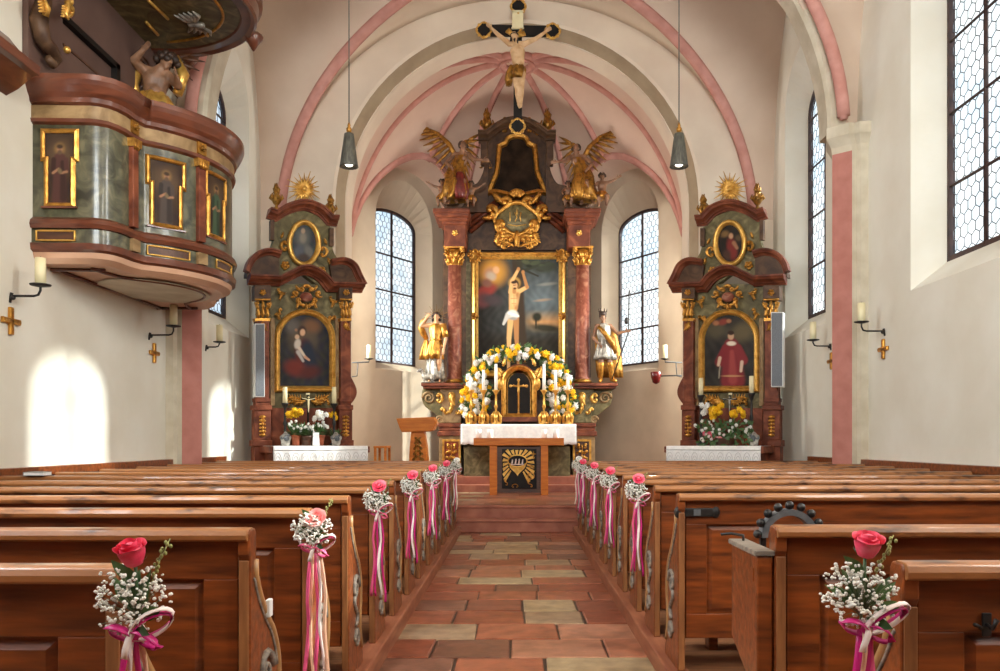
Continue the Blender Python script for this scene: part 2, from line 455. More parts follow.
# nave piers and transverse arches ----------------------------------
for sgn, side in ((-1, 'left'), (1, 'right')):
    for dc, nm in ((11.0, 'pier'), (6.4, 'pier'), (1.8, 'pier')):
        mb = MB()
        x0 = 4.33; 
        plan = [(XW+.05, dc-.36), (4.46, dc-.36), (4.43, dc-.31), (4.36, dc-.33), (4.17, dc-.15), (4.20, dc-.08), (4.33, dc+.24), (XW+.05, dc+.26)]
        n = len(plan)
        pm = [1, 1, 1, 0, 0, 0, 1, 1]
        zb = [(1.1, 0), (1.45, 0), (5.3, 0)]
        rings = [[V(sgn*x, y, z) for x, y in plan] for z, _ in zb]
        for i in range(2):
            for j in range(n):
                k = (j+1) % n
                mb.add([rings[i][j], rings[i][k], rings[i+1][k], rings[i+1][j]], [(0, 1, 2, 3)], mi=pm[j])
        cap = [(5.22, 0), (5.30, .015), (5.38, .06), (5.42, .085), (5.56, .09), (5.56, -.06)]
        cr = []
        for z, o in cap:
            row = []
            for x, y in plan:
                v_ = Vector((x-4.70, y-dc)); v_ = v_/v_.length*o
                row.append(V(sgn*(min(XW+.05, x+v_.x)), y+v_.y, z))
            cr.append(row)
        mb.loft(cr, True, True, False, 1)
        mb.add([V(sgn*x, y, 1.1) for x, y in plan]+[V(sgn*(x-.05 if x < 4.4 else x), y, .0) for x, y in plan], [(j, (j+1) % n, n+(j+1) % n, n+j) for j in range(n)], mi=1)
        struct(mb.build('pillar_%s' % side, [M['pier_pink'], M['grey_cream'], M['umber']]))
for dc in (11.0, 6.4, 1.8):
    mb = MB(); n = 48; rings = []
    for i in range(n+1):
        a = pi*i/n; x = AX*cos(a); z = ZS+.13+BH*sin(a); o = V(cos(a)/AX, 0, sin(a)/BH).normalized()
        b = V(x, dc, z)
        rings.append([b+o*q+V(0, w, 0) for q, w in ((.14, -.2), (-.05, -.2), (-.09, -.15), (-.09, .15), (-.05, .2), (.14, .2))])
    mb.loft(rings, True, True, False)
    struct(mb.build('transverse_arch_trim', M['grey_cream']))
# pink vault ribs of the nave
def rib(pts, r=.095, name='vault_rib_trim'):
    mb = MB()
    mb.tube(pts, r, 8); mb.tube([p-V(0, 0, .045) for p in pts], r*.62, 6)
    return struct(mb.build(name, M['pink']))
for dc, hw, sds in ((12.8, 1.8, (1,)), (8.7, 2.3, (-1,))):
    for sx in (-1, 1):
        for sd in sds:
            pts = []
            for i in range(41):
                a = i/40*.985
                x = AX*sx*sin(a*pi/2)
                q = max(0.0, 1-(abs(x)/AX)**2)
                t = (1-q*(BH/(BH+.05))**2)**(1/2.4)
                z = ZS+BH*sqrt(q)-.02
                pts.append(V(x, dc+sd*hw*min(t, .985), z))
            rib(pts)
for dd in (10.70, 6.1):
    rib([V(4.27*cos(pi*i/60), dd, ZS+.1+(BH+.04)*sin(pi*i/60)) for i in range(1, 60)], .085)
# choir / apse -------------------------------------------------------
AC = (0.0, 17.0); AHW = 3.5; ZB = 9.3; ZA = 5.2
APOLY = [(-3.5, 17.0), (-1.45, 20.3), (1.45, 20.3), (3.5, 17.0)]
AWALLS = [((-3.5, 17.0), (-1.45, 20.3)), ((-1.45, 20.3), (1.45, 20.3)), ((1.45, 20.3), (3.5, 17.0))]
def poly_r(dx, dy):
    best = 1e9
    for (ax, ay), (bx, by) in AWALLS:
        ex, ey = bx-ax, by-ay; nx, ny = -ey, ex
        den = dx*nx+dy*ny
        if abs(den) > 1e-9:
            t = ((ax-AC[0])*nx+(ay-AC[1])*ny)/den
            if t > 0:
                u = (AC[0]+dx*t-ax)*ex+(AC[1]+dy*t-ay)*ey
                L2 = ex*ex+ey*ey
                if -1e-6 <= u/L2 <= 1+1e-6: best = min(best, t)
    return best
def vault_a(x, y):
    if y <= AC[1]:
        t = min(1, abs(x)/AHW)
        lz = 0
        tt = abs(y-16.0)/1.0
        return ZA+(ZB-ZA)*sqrt(1-t*t)
    dx, dy = x-AC[0], y-AC[1]; rho = hypot(dx, dy)
    if rho < 1e-6: return ZB
    r = poly_r(dx/rho, dy/rho); t = min(1, rho/r)
    z = ZA+(ZB-ZA)*sqrt(max(0, 1-t*t))
    for (ax, ay), (bx, by) in AWALLS:
        L = hypot(bx-ax, by-ay); ex, ey = (bx-ax)/L, (by-ay)/L; mx, my = (ax+bx)/2, (ay+by)/2
        u = (x-mx)*ex+(y-my)*ey; v = -((x-mx)*-ey+(y-my)*ex)
        v = abs(v)
        if abs(u) < L/2:
            z = max(z, ZA+(2.35+.3*v)*(1-(abs(u)/(L/2))**2.2)**.5) if v < 1.6 else z
    return z
mb = MB(); n = 96; R_ = [i/30 for i in range(31)]
R_ = [sin(t*pi/2)*.5+t*.5 for t in R_]
rings = []
for t in R_:
    ring = []
    for i in range(n+1):
        a = pi*i/n; c, s = cos(a), sin(a)
        r = AHW if s < 1e-9 else poly_r(c, s)
        x, y = AC[0]+c*r*t*.9995, AC[1]+s*r*t*.9995+1e-5
        ring.append(V(x, y, vault_a(x, y)))
    rings.append(ring)
mb.loft(rings, False, False, True)
brl = []
for y in (15.36, 15.8, 16.4, 17.0):
    brl.append([V(AHW*sin(pi/2*k/24), y, ZA+(ZB-ZA)*cos(pi/2*k/24)) for k in range(-24, 25)])
mb.loft(brl, False, False, True)
struct(mb.build('apse_ceiling', M['apse_blush']))
def apse_rib(x1, y1, stop=1.0, r=.075):
    pts = []
    for i in range(31):
        t = .1+(stop-.1)*i/30; x = AC[0]+(x1-AC[0])*t; y = AC[1]+(y1-AC[1])*t
        pts.append(V(x, y, vault_a(x*.999, y)-.01))
    rib(pts, r, 'apse_rib_trim')
for s in (-1, 1):
    apse_rib(3.49*s, 17.001, .99); apse_rib(1.44*s, 20.28, .985); apse_rib(2.475*s*.8, 17+1.65*.8, 1.0)
    apse_rib(3.2*s, 15.5, 1.0); apse_rib(1.7*s, 15.42, 1.0)
# lunette groins above the apse windows
for (ax, ay), (bx, by) in AWALLS:
    L = hypot(bx-ax, by-ay); ex, ey = (bx-ax)/L, (by-ay)/L; mx, my = (ax+bx)/2, (ay+by)/2
    nx, ny = AC[0]-mx, AC[1]-my; nl = hypot(nx, ny); nx, ny = -ey, ex
    if nx*(AC[0]-mx)+ny*(AC[1]-my) < 0: nx, ny = -nx, -ny
    pts = []
    for i in range(41):
        u = L/2*.985*sin(-pi/2+pi*i/40)
        best = None
        for k in range(1, 200):
            v = k*.008; x = mx+ex*u+nx*v; y = my+ey*u+ny*v
            dx, dy = x-AC[0], y-AC[1]; rho = hypot(dx, dy)
            t = min(1, rho/poly_r(dx/rho, dy/rho)); zd = ZA+(ZB-ZA)*sqrt(max(0, 1-t*t))
            zl = ZA+(2.35+.3*v)*(1-(abs(u)/(L/2))**2.2)**.5
            if zd >= zl: best = V(x, y, zd-.01); break
        if best: pts.append(best)
    rib(pts, .07, 'apse_rib_trim')
mb = MB(); zz = ZB-.07
mb.lathe([(.24, zz+.1), (.24, zz-.02), (.30, zz-.06), (.40, zz-.04), (.46, zz-.02), (.5, zz+.1)], (0, 17.0, 0), 40)
mb.tube([V(.36*cos(2*pi*k/40), 17+.36*sin(2*pi*k/40), zz-.06) for k in range(40)], .03, 6, True)
struct(mb.build('vault_boss_trim', M['pink']))
# apse walls with windows
AW_OUT = (2.0, 3.0, 6.3, 1.0); AW_IN = (1.66, 3.2, 6.35, .32)
for i, ((ax, ay), (bx, by)) in enumerate(AWALLS):
    L = hypot(bx-ax, by-ay); ex, ey = (bx-ax)/L, (by-ay)/L; mx, my = (ax+bx)/2, (ay+by)/2
    ox, oy = ey, -ex
    if ox*(mx-AC[0])+oy*(my-AC[1]) < 0: ox, oy = -ox, -oy
    mb = MB()
    sh = (-.1 if i == 0 else (.1 if i == 2 else 0))
    fr0 = lambda u, z, t, mx=mx, my=my, ex=ex, ey=ey, ox=ox, oy=oy: V(mx+ex*u+ox*t, my+ey*u+oy*t, z)
    holes = []
    if i != 1:
        fr = lambda u, z, t, s=sh, f=fr0: f(u+s, z, t)
        holes.append((sh, window(fr, AW_OUT, AW_IN, .42, [('v', 0.0)]+[('h', 3.2+k*.82) for k in (1, 2, 3)], .145, .007, 'apse_wall')))
    wall_panel(mb, fr0, -L/2, L/2, .3, 8.2, holes)
    struct(mb.build('wall_apse', M['apse_wall']))
for s in (-1, 1):
    fr0 = lambda u, z, t, s=s: V(s*(AHW+t), u, z)
    fr = lambda u, z, t, s=s: V(s*(AHW+t), 16.15+u, z)
    mb = MB()
    h = window(fr, (1.3, 2.6, 6.4, .6), (1.1, 2.7, 6.4, .5), .25, [('v', 0.0)], .15, nolattice=True)  # unseen choir window added to let the altar fill lamp in
    wall_panel(mb, fr0, D3-.05, 17.0, .3, 8.2, [(16.15, h)])
    mb.add([V(s*AR2, D3, 0), V(s*AHW, D3, 0), V(s*AHW, D3, 6), V(s*AR2, D3, 6)], [(0, 1, 2, 3)])
    struct(mb.build('wall_choir_%s' % ('left' if s < 0 else 'right'), M['apse_wall']))
mb = MB()   # back of the chancel arch wall above the choir
a3i = arch_line(AR2, D3)[1:-1]
for i in range(len(a3i)-1):
    p, q = a3i[i], a3i[i+1]
    mb.add([p, V(p.x*1.14, D3, 9.9), V(q.x*1.14, D3, 9.9), q], [(0, 1, 2, 3)])
struct(mb.build('wall_choir_arch', M['apse_wall']))
# unseen west end, tall arched opening added for the fill lamp ----------------------------------
mb = MB()
frw = lambda u, z, t: V(u, YB-t, z)
hw = window(frw, (5.6, 4.0, 6.4, 2.3), (5.6, 4.0, 6.4, 2.3), .3, [('v', -1.2), ('v', 1.2), ('h', 5.6)], .2, nolattice=True)
wall_panel(mb, frw, -XW, XW, -.1, 9.9, [(0, hw)])
struct(mb.build('wall_back', M['plaster']))
mb = MB(); mb.box((-XW, YB, 3.3), (XW, -.8, 3.5)); mb.box((-XW, -1.0, 3.5), (XW, -.8, 4.35)); struct(mb.build('light_baffle_floor', M['dark_wood']))  # added unseen slab and parapet, keeps west fill off the near pews
# floors ----------------------------------------------------------------
mb = MB(); mb.c = []
rr = random.Random(5)
d = -1.0
mb.box((-.9, YB, -.12), (.9, 12.9, -.012)); mb.c += [lin((62, 46, 36))]*8
REDS = [(166,98,70), (152,84,58), (172,110,82), (142,82,60), (178,122,94), (158,92,66), (132,88,68)]
PALE = [(186,164,128), (176,152,116), (168,140,110)]
while d < 12.8:
    h = rr.uniform(.34, .52); x = -.9+rr.uniform(-.3, 0)
    if d+h > 12.75: h = 12.85-d
    while x < .9:
        w = rr.uniform(.42, .78); a = max(-.9, x); b = min(.9, x+w)
        if .9-b < .16: b = .9; 
        if b-a > .05:
            c = lin(rr.choice(PALE if rr.random() < (.3 if d > 9 or 3.5 < d < 6.5 else .16) else REDS)); g = .008
            zz = rr.uniform(-.004, .003)
            j = [rr.uniform(-.006, .006) for _ in range(8)]
            p = [(a+g+j[0], d+g+j[1]), (b-g+j[2], d+g+j[3]), (b-g+j[4], d+h-g+j[5]), (a+g+j[6], d+h-g+j[7])]
            n0 = len(mb.v)
            mb.add([(u, v, -.02) for u, v in p]+[(u, v, zz-.006) for u, v in p]+[(u+(.01 if i in (0, 3) else -.01), v+(.01 if i < 2 else -.01), zz) for i, (u, v) in enumerate(p)],
                   [(0,1,5,4),(1,2,6,5),(2,3,7,6),(3,0,4,7),(4,5,9,8),(5,6,10,9),(6,7,11,10),(7,4,8,11),(8,9,10,11)])
            mb.c += [c]*12
        x += w
        if b >= .9: break
    d += h
struct(mb.build('floor', M['floor_stone'], loc=(0, 0, 0)))
for s, nm in ((-1, 'left'), (1, 'right')):
    mb = MB(); mb.box((s*.98, YB, -.1), (s*XW, 12.95, .10)); struct(mb.build('floor_pews_%s' % nm, M['floor_wood']))
    mb = MB(); mb.box((s*.87, .4, -.02), (s*1.0, 12.75, .115)); struct(mb.build('kerb_trim_%s' % nm, M['kerb_wood'], bev=.012))
# steps and chancel floor
mb = MB()
mb.box((-XW, 12.95, -.1), (XW, 15.0, .0))
mb.box((-1.45, 12.82, 0), (1.45, 15, .20)); mb.box((-1.48, 12.80, .165), (1.48, 15, .205))
mb.box((-XW, 13.12, 0), (XW, 21, .38)); mb.box((-XW, 13.10, .36), (XW, 21, .405))
struct(mb.build('floor_steps', M['red_stone'], bev=.012))
# choir floor slabs
mb = MB(); mb.c = []
y = 13.16
while y < 17.4:
    x = -3.3
    while x < 3.3:
        w = rr.uniform(.4, .7); c = lin(rr.choice(REDS+REDS+PALE))
        mb.add([(x+.006, y+.006, .412), (x+w-.006, y+.006, .412), (x+w-.006, y+.44, .412), (x+.006, y+.44, .412)], [(0, 1, 2, 3)]); mb.c += [c]*4
        x += w
    y += .45
struct(mb.build('floor_choir', M['floor_stone']))
# wainscot along the side walls
for s, nm in ((-1, 'left'), (1, 'right')):
    mb = MB()
    mb.box((s*4.50, YB, .1), (s*XW, 12.6, 1.14)); mb.box((s*4.46, YB, 1.12), (s*XW, 12.6, 1.2)); mb.box((s*4.47, YB, .1), (s*XW, 12.6, .28))
    y = 1.0
    while y < 12.4:
        mb.box((s*4.475, y, .28), (s*4.5, y+.1, 1.12)); y += .84
    struct(mb.build('wainscot_trim_%s' % nm, M['wood'], bev=.006))
# ------------------------------------------------------------------ pews
XE = .93; PITCH = .84; D0 = 2.02; ZP = .10
LROWS = [D0+PITCH*k for k in range(13)]
RROWS = [2.07, 2.96, 4.74, 5.56, 6.38, 7.2, 8.02, 8.84, 9.66, 10.48, 11.3, 12.12]
HT = 1.02
def end_profile():
    p = [(0, 0), (0, .93), (-.012, .95), (-.012, HT+.005), (.0, HT+.018), (.055, HT+.018), (.068, HT), (.07, .96), (.066, .93), (.068, .87)]
    for k in range(9):
        a = k/8; p.append((.078+.20*(a**1.6)*.9+.02*sin(a*pi), .86-.16*a-.05*sin(a*pi/2)))
    for k in range(1, 9):
        a = k/8; p.append((.262+.085*sin(a*pi/2), .65-.18*a))
    p += [(.342, .40), (.325, .33), (.32, .26), (.335, .19), (.375, .12), (.41, .07), (.415, 0)]
    return p
def pew(s, L):
    """x runs from the aisle end to the wall, y towards the altar, z from the pew floor"""
    root = thing('pew', 'pew', 'pew')
    t3 = lambda u, v, t: V(s*t, u, v)
    pr = end_profile()
    mb = MB(); mb.ext(pr, t3, 0, .042); e = mb.build('end_panel', M['wood'], root, bev=.006)
    # pale rounded front edge with a dark inlaid groove, and the carved scroll on the aisle face
    mb = MB(); edge = [t3(u, v, .025) for u, v in pr[8:-2]]
    mb.tube([t3(u-.010, v-.004, .004) for u, v in pr[8:-2]], .016, 6); mb.build('edge_moulding', M['oak_edge'], e)
    mb = MB(); mb.box((s*.004, -.010, .02), (s*.038, -.002, .93)); mb.build('back_edge_moulding', M['edge_brown'], e, bev=.003)
    mb = MB(); g = [t3(u-.035, v-.008, -.001) for u, v in pr[9:26]]
    mb.tube(g, .007, 4); 
    for cx, cz, r0, dirn in ((.17, .50, .075, 1), (.20, .20, .06, -1)):
        pts = [t3(cx+dirn*r0*(1-k/26)*cos(k*.42), cz+r0*(1-k/26)*sin(k*.42), -.004) for k in range(26)]
        mb.tube(pts, [.017*(1-k/40) for k in range(26)], 5)
    mb.tube([t3(.17+.045*sin(k*.5), .28+k*.016, -.003) for k in range(14)], .015, 5)
    mb.build('carved_scroll', M['grey_worn'], e)
    # backrest: frame with recessed panels on the rear face
    mb = MB()
    mb.box((s*.05, .04, .20), (s*L, .046, 1.0))
    mb.box((s*.05, .018, .86), (s*L, .04, 1.0)); mb.box((s*.05, .018, .20), (s*L, .04, .34))
    n = max(2, round((L-.05)/.86)); st = (L-.05)/n
    for k in range(n+1):
        c = .05+k*st; a = max(.05, c-.065 if k else .05); b = min(L, c+.065 if k < n else L)
        if k == 0: b = .17
        if k == n: a = L-.12
        mb.box((s*a, .018, .34), (s*b, .04, .86))
    b = mb.build('backrest', M['wood'], root, bev=.004)
    for k in range(n):
        x0 = .05+k*st+(.12 if k == 0 else .065); x1 = .05+(k+1)*st-(.12 if k == n-1 else .065)
        pm = MB(); g = .035
        q = [(x0+g, .34+g), (x1-g, .34+g), (x1-g, .86-g), (x0+g, .86-g)]; q2 = [(x0+.012, .352), (x1-.012, .352), (x1-.012, .848), (x0+.012, .848)]
        pm.add([V(s*x, .0399, z) for x, z in q2]+[V(s*x, .028, z) for x, z in q], [(0,1,5,4),(1,2,6,5),(2,3,7,6),(3,0,4,7),(4,5,6,7)])
        pm.build('back_panel', M['wood'], b)
    mb = MB()
    prof = [(-.020, .998), (-.028, 1.004), (-.03, HT), (-.022, HT+.017), (-.005, HT+.022), (.035, HT+.022), (.05, HT+.016), (.056, HT), (.054, 1.004), (.046, .998)]
    mb.loft([[V(s*x, y, z) for y, z in prof] for x in (.004, L)], True, True, False)
    mb.build('top_rail', M['worn'], root, bev=.003)
    mb = MB(); mb.box((s*.05, .06, .40), (s*L, .42, .435)); mb.box((s*.05, .10, .18), (s*L, .125, .40)); mb.build('seat', M['wood'], root, bev=.008)
    mb = MB(); mb.box((s*.12, .50, .10), (s*L, .66, .135)); mb.box((s*.3, .52, 0), (s*.36, .64, .10)); mb.box((s*(L-.3), .52, 0), (s*(L-.24), .64, .10))
    mb.build('kneeler', M['wood'], root, bev=.006)
    mb = MB(); mb.ext([(0, 0), (0, .97), (.08, .97), (.09, .8), (.30, .62), (.34, 0)], t3, L-.05, L); mb.build('wall_end_panel', M['wood'], root, bev=.005)
    return root
ORD = ['first', 'second', 'third', 'fourth', 'fifth', 'sixth', 'seventh', 'eighth', 'ninth', 'tenth', 'eleventh', 'twelfth', 'thirteenth']
PL = pew(-1, 4.44-XE); PR = pew(1, 4.44-XE)
for i, d in enumerate(LROWS):
    lab = 'long wooden pew under the pulpit side, %s row counted from the altar steps' % ORD[12-i]
    if i == 0: lab = 'long wooden pew under the pulpit, lowest of its block, rosebud bouquet at its end'
    if i == 1: lab = 'wooden pew under the pulpit with a pale bulging carved end and white clip'
    if i == 0: PL.location = (-XE-.042, d, ZP); PL['label'] = lab; PL['group'] = 'pews below the pulpit'
    else: o = dup(PL, (-XE, d, ZP), 0, lab)
for i, d in enumerate(RROWS):
    lab = 'long wooden pew on the big window side, %s row counted from the altar steps' % ORD[11-i]
    if i == 0: lab = 'dark wooden pew opposite the pulpit with a rosebud bouquet and coat hook'
    if i == 1: lab = 'dark wooden pew with the brown flap box hanging on its aisle end'
    if i == 2: lab = 'wooden pew with a tall recessed back panel and black metal latch near the aisle'
    if i == 0: PR.location = (XE+.04, d, ZP); PR['label'] = lab; PR['group'] = 'pews below the big window'
    else: o = dup(PR, (XE, d, ZP), 0, lab)

# ------------------------------------------------------------------ wedding bouquets on the pew ends
def rose_mesh(r=.028, h=.055, layers=3, open_=.15, seed=1):
    rr = random.Random(seed); mb = MB()
    mb.lathe([(.004, 0), (r*.62, h*.1), (r*.85, h*.35), (r*.8, h*.75), (r*.3, h*.9), (.001, h*.9)], (0, 0, 0), 12)
    for l in range(layers):
        n = 3+l; rad = r*(.55+.2*l)
        for k in range(n):
            a0 = 2*pi*k/n+l*.5+rr.random()*.3; w = 2*pi/n*.72
            rows = []
            for j in range(7):
                t = j/6; z = h*(.04+.98*t*(1-.09*l)); rad_t = rad*(.42+.62*sin(min(1, t*1.35)*pi/2)*(1-.16*max(0, t-.6)/.4*(1 if open_ < .3 else 0)))*(1+open_*.18*l*max(0, t-.55)*2.2)
                if t > .9: rad_t += r*.12*(l+.3)
                row = []
                for i in range(7):
                    u = (i/6-.5)*2; aa = a0+u*w*(.55+.6*sin(t*pi*.8)*.8)
                    row.append(V(rad_t*(1-.06*u*u)*cos(aa), rad_t*(1-.06*u*u)*sin(aa), z-(u*u)*h*.10*t))
                rows.append(row)
            mb.loft(rows, False, False, True)
    return mb
def leaf_into(mb, base, tip, w, nrm=(0, -1, 0), fold=.2):
    base = Vector(base); tip = Vector(tip); t = tip-base; nrm = Vector(nrm); sd = t.cross(nrm).normalized()
    vs = []; n = 6
    for i in range(n+1):
        k = i/n; ww = w*sin(pi*k**.8)*.5+.0005; c = base+t*k+nrm*(.12*t.length*sin(pi*k))
        vs += [c-sd*ww+nrm*ww*fold, c, c+sd*ww+nrm*ww*fold]
    fs = []
    for i in range(n):
        for j in (0, 1): fs.append((i*3+j, i*3+j+1, (i+1)*3+j+1, (i+1)*3+j))
    mb.add(vs, fs, True)
def ribbon_into(mb, pts, w, nrm=(0, -1, 0), twist=0., th=.0012):
    pts = [Vector(p) for p in pts]; rings = []
    for i, p in enumerate(pts):
        a = pts[max(0, i-1)]; b = pts[min(len(pts)-1, i+1)]; t = (b-a).normalized(); n = Vector(nrm)
        sd = t.cross(n); sd = sd.normalized() if sd.length > 1e-5 else V(1, 0, 0)
        sd = Matrix.Rotation(twist*sin(i*.35+len(mb.v)*.01), 3, t) @ sd; nn = sd.cross(t)
        rings.append([p-sd*w/2-nn*th, p+sd*w/2-nn*th, p+sd*w/2+nn*th, p-sd*w/2+nn*th])
    mb.loft(rings, True, True, True)
def bouquet(seed, rose='bud', rose_m='deep_pink_petal', length=.55, n_g=90, extra=None, ribs=('magenta', 'white_ribbon', 'magenta', 'peach_ribbon'), ro=(0, 0), gs=1.0):
    """origin at the knot, -y towards the nave entrance"""
    rr = random.Random(seed)
    root = thing('pew_bouquet', 'x', 'bouquet', (0, 0, 0), 'wedding bouquets on the pew ends')
    rb = rose_mesh(.032 if rose == 'bud' else .023, .066 if rose == 'bud' else .036, 3 if rose == 'bud' else 4, .15 if rose == 'bud' else .8, seed)
    Rm = Matrix.Translation(V(ro[0], -.045, .115+ro[1])) @ Matrix.Rotation(rr.uniform(-.15, .15), 4, 'Y') @ Matrix.Rotation(.35 if rose == 'bud' else .9, 4, 'X')
    rb.v = [Rm @ p for p in rb.v]
    ros = rb.build('rose', M[rose_m], root)
    st = MB(); st.tube([V(0, -.02, -.03), V(ro[0]*.5, -.035, .05), V(ro[0], -.045, .12+ro[1])], .004, 6)
    for k in range(5):
        a = k*1.256; leaf_into(st, (ro[0]+.004*cos(a), -.045+.004*sin(a), .117+ro[1]), (ro[0]+.03*cos(a), -.05+.03*sin(a), .14+ro[1]), .012, (cos(a), sin(a), .2))
    st.build('rose_stem', M['leaf'], ros)
    g = MB(); stm = MB()
    for k in range(int(n_g*2.6)):
        a = rr.uniform(0, 2*pi); q_ = sqrt(rr.random())
        p = V(-.012+.088*q_*cos(a), rr.uniform(-.072, -.012)-.02*(1-q_*q_), .038+.082*q_*sin(a))
        if (p-V(ro[0], -.045, .14+ro[1])).length < .030: continue
        if p.z > .10 and abs(p.x-ro[0]) < .02: continue
        r = rr.uniform(.003, .005)*gs
        for q in range(2): g.blob(p+V(rr.uniform(-.004, .004), rr.uniform(-.003, .003), rr.uniform(-.004, .004)), (r, r, r*.85), None, 5, 4)
        if k % 3 == 0: stm.tube([V(0, -.02, -.02), p*.5+V(0, -.015, 0), p], .0009, 3)
    g.build('baby_breath_blossoms', M['gyps'], root); stm.build('baby_breath_stems', M['stem'], root)
    lf = MB()
    for k in range(5):
        a = rr.uniform(-1.4, 1.4); leaf_into(lf, (0, -.02, 0), (.095*sin(a), rr.uniform(-.03, -.01), .02+.085*cos(a)), .03, (0, -1, .2))
    leaf_into(lf, (.0, -.03, .08), (-.055, -.05, .13), .03); leaf_into(lf, (.02, -.06, .0), (.075, -.07, .02), .035); leaf_into(lf, (.0, -.05, -.02), (.05, -.08, -.04), .028)
    lf.build('leaves', M['leaf'], root)
    sp = MB()
    for k in range(16):
        t = k/16; sp.blob(V(.035+.04*t+rr.uniform(-.008, .008), -.03+rr.uniform(-.01, .01), .09+.085*t), (.0045, .0045, .0055), None, 5, 4)
    sp.tube([V(.01, -.02, .0), V(.04, -.03, .1), V(.076, -.03, .178)], .0015, 4); sp.build('seed_spray', M['bud_leaf'], root)
    # ribbon: bow loops and knot
    bw = MB(); kz = -.045
    for cx, cz, rx, rz, tl in ((.045, kz+.022, .046, .024, .5), (-.030, kz+.004, .030, .016, -.3), (.030, kz-.012, .030, .018, -.5)):
        ribbon_into(bw, [V(cx+rx*cos(pi+2*pi*k/18), -.055-.016*sin(2*pi*k/18), cz+rz*sin(2*pi*k/18)+tl*rx*cos(pi+2*pi*k/18)) for k in range(19)], .020, (.2, -.5, 1))
    bw.blob(V(0, -.052, kz-.002), (.014, .013, .016), None, 8, 6)
    b = bw.build('bow', M['magenta' if ribs[0] == 'magenta' else 'pinkish_ribbon'], root)
    bw2 = MB(); ribbon_into(bw2, [V(.046+.052*cos(pi+2*pi*k/18), -.062-.016*sin(2*pi*k/18), kz+.026+.030*sin(2*pi*k/18)+.5*.05*cos(pi+2*pi*k/18)) for k in range(19)], .013, (.2, -.5, 1))
    ribbon_into(bw2, [V(.004, -.066, kz+.012), V(-.004, -.072, kz-.01), V(-.012, -.070, kz-.035), V(-.016, -.066, kz-.055)], .016)
    bw2.build('bow_stripe', M['white_ribbon'], b)
    for j, rm in enumerate(ribs):
        t = MB(); x0 = -.028+.018*j; ln = length*rr.uniform(.78, 1.0); ph = rr.uniform(0, 6)
        pts = [V(x0*(.4+.8*min(1, k/5))+.012*sin(ph+k*.45)*(k/14), -.045-.012*sin(k*.6+j), -.05-ln*k/16) for k in range(17)]
        ribbon_into(t, pts, .017 if j % 2 == 0 else .013, (0, -1, 0), .5)
        t.build('ribbon_tail', M[rm], root)
    return root
BA = bouquet(3)
def place_bq(b, sgn, d, lab, first=False, z=0.0, dx=0.0, sc=1.0):
    loc = (sgn*(XE-.035)+dx, d-.035, ZP+.925+z)
    if first: b.location = loc; b['label'] = lab; b.scale = (sc,)*3; return b
    return dup(b, loc, 0, lab, sc)
place_bq(BA, -1, LROWS[0], 'pink rosebud bouquet with magenta bow on the lowest pew end below the pulpit', True, .012, dx=-.008, sc=1.0)
BB = bouquet(8, 'open', 'blush_petal', .80, 90, gs=1.35, ribs=('pinkish_ribbon', 'peach_ribbon', 'pinkish_ribbon', 'white_ribbon', 'peach_ribbon'), ro=(.012, -.035))
place_bq(BB, -1, LROWS[2], 'open pink rose and white blossom bouquet with very long peach and pink ribbons', True, -.01)
BC = bouquet(14, 'open', 'pink_petal', .62, 90, gs=1.35, ribs=('pinkish_ribbon', 'magenta', 'white_ribbon', 'magenta'), ro=(.01, 0))
place_bq(BC, -1, LROWS[4], 'pink bouquet with curling white and magenta ribbons, third in line along the pulpit side', True, .0)
for i, k in enumerate((6, 8, 10)):
    place_bq(BC, -1, LROWS[k], ['pink bouquet with long hanging ribbons, fourth in line along the pulpit side of the aisle',
       'pink and white bouquet, fifth in line along the pulpit side of the aisle', 'whitish bouquet with a purple ribbon, sixth in line along the pulpit side of the aisle'][i])
BD = bouquet(21, 'open', 'white_petal', .6, 90, gs=1.6, ribs=('white_ribbon', 'pinkish_ribbon', 'white_ribbon'), ro=(.015, .0))
place_bq(BD, -1, LROWS[12], 'pale bouquet with white flowers on the pew end nearest the altar steps, pulpit side', True, 0)
BE = bouquet(33, 'bud', 'pink_petal', .55, 100, ribs=('magenta', 'peach_ribbon', 'magenta', 'pinkish_ribbon'), ro=(.0, .01))
place_bq(BE, 1, RROWS[0], 'large rosebud bouquet with green leaves on the dark pew end opposite the pulpit', True, .015, dx=-.05, sc=1.0)
place_bq(BC, 1, RROWS[4], 'pink rose bouquet with long pale ribbons behind the latched pew, window side of the aisle', dx=.03)
place_bq(BC, 1, RROWS[6], 'pink bouquet with a single pale pink streamer, window side of the aisle, third along')
place_bq(BC, 1, RROWS[8], 'pink bouquet with a looping white ribbon, window side of the aisle, fourth along')
place_bq(BC, 1, RROWS[10], 'small pink bouquet just before the white one, window side of the aisle')
place_bq(BD, 1, RROWS[11], 'big white bouquet with red ribbon on the pew end nearest the altar steps, window side', z=.02)
# flap box on the pew end and the black half ring ----------------------------
d = RROWS[1]
t = thing('folding_seat_box', 'red brown wooden flap box with weathered top hanging on a pew end', 'folding seat', (.90, d+.18, .5))
t3 = lambda u, v, w: V(w, u, v)
mb = MB(); mb.ext([(d+.005, 1.03), (d+.36, 1.03), (d+.36, .66), (d+.14, .56), (d+.005, .50)], t3, .868, .926); mb.build('box_body', M['wood'], t, bev=.006)
mb = MB(); mb.box((.858, d-.002, 1.03), (.932, d+.372, 1.05)); mb.build('box_top', M['grey_worn'], t, bev=.004)
mb = MB(); mb.box((.866, d+.05, .93), (.869, d+.33, .98)); mb.build('batten', M['wood'], t)
mb = MB(); mb.tube([V(.90, d+.3, 1.045), V(.90, d+.3, 1.07), V(.86, d+.33, 1.075), V(.82, d+.34, 1.07)], .006, 6); mb.build('hook', M['black'], t)
cx, cz, dd = (788-517)*3.42/820, 1.045, 3.42
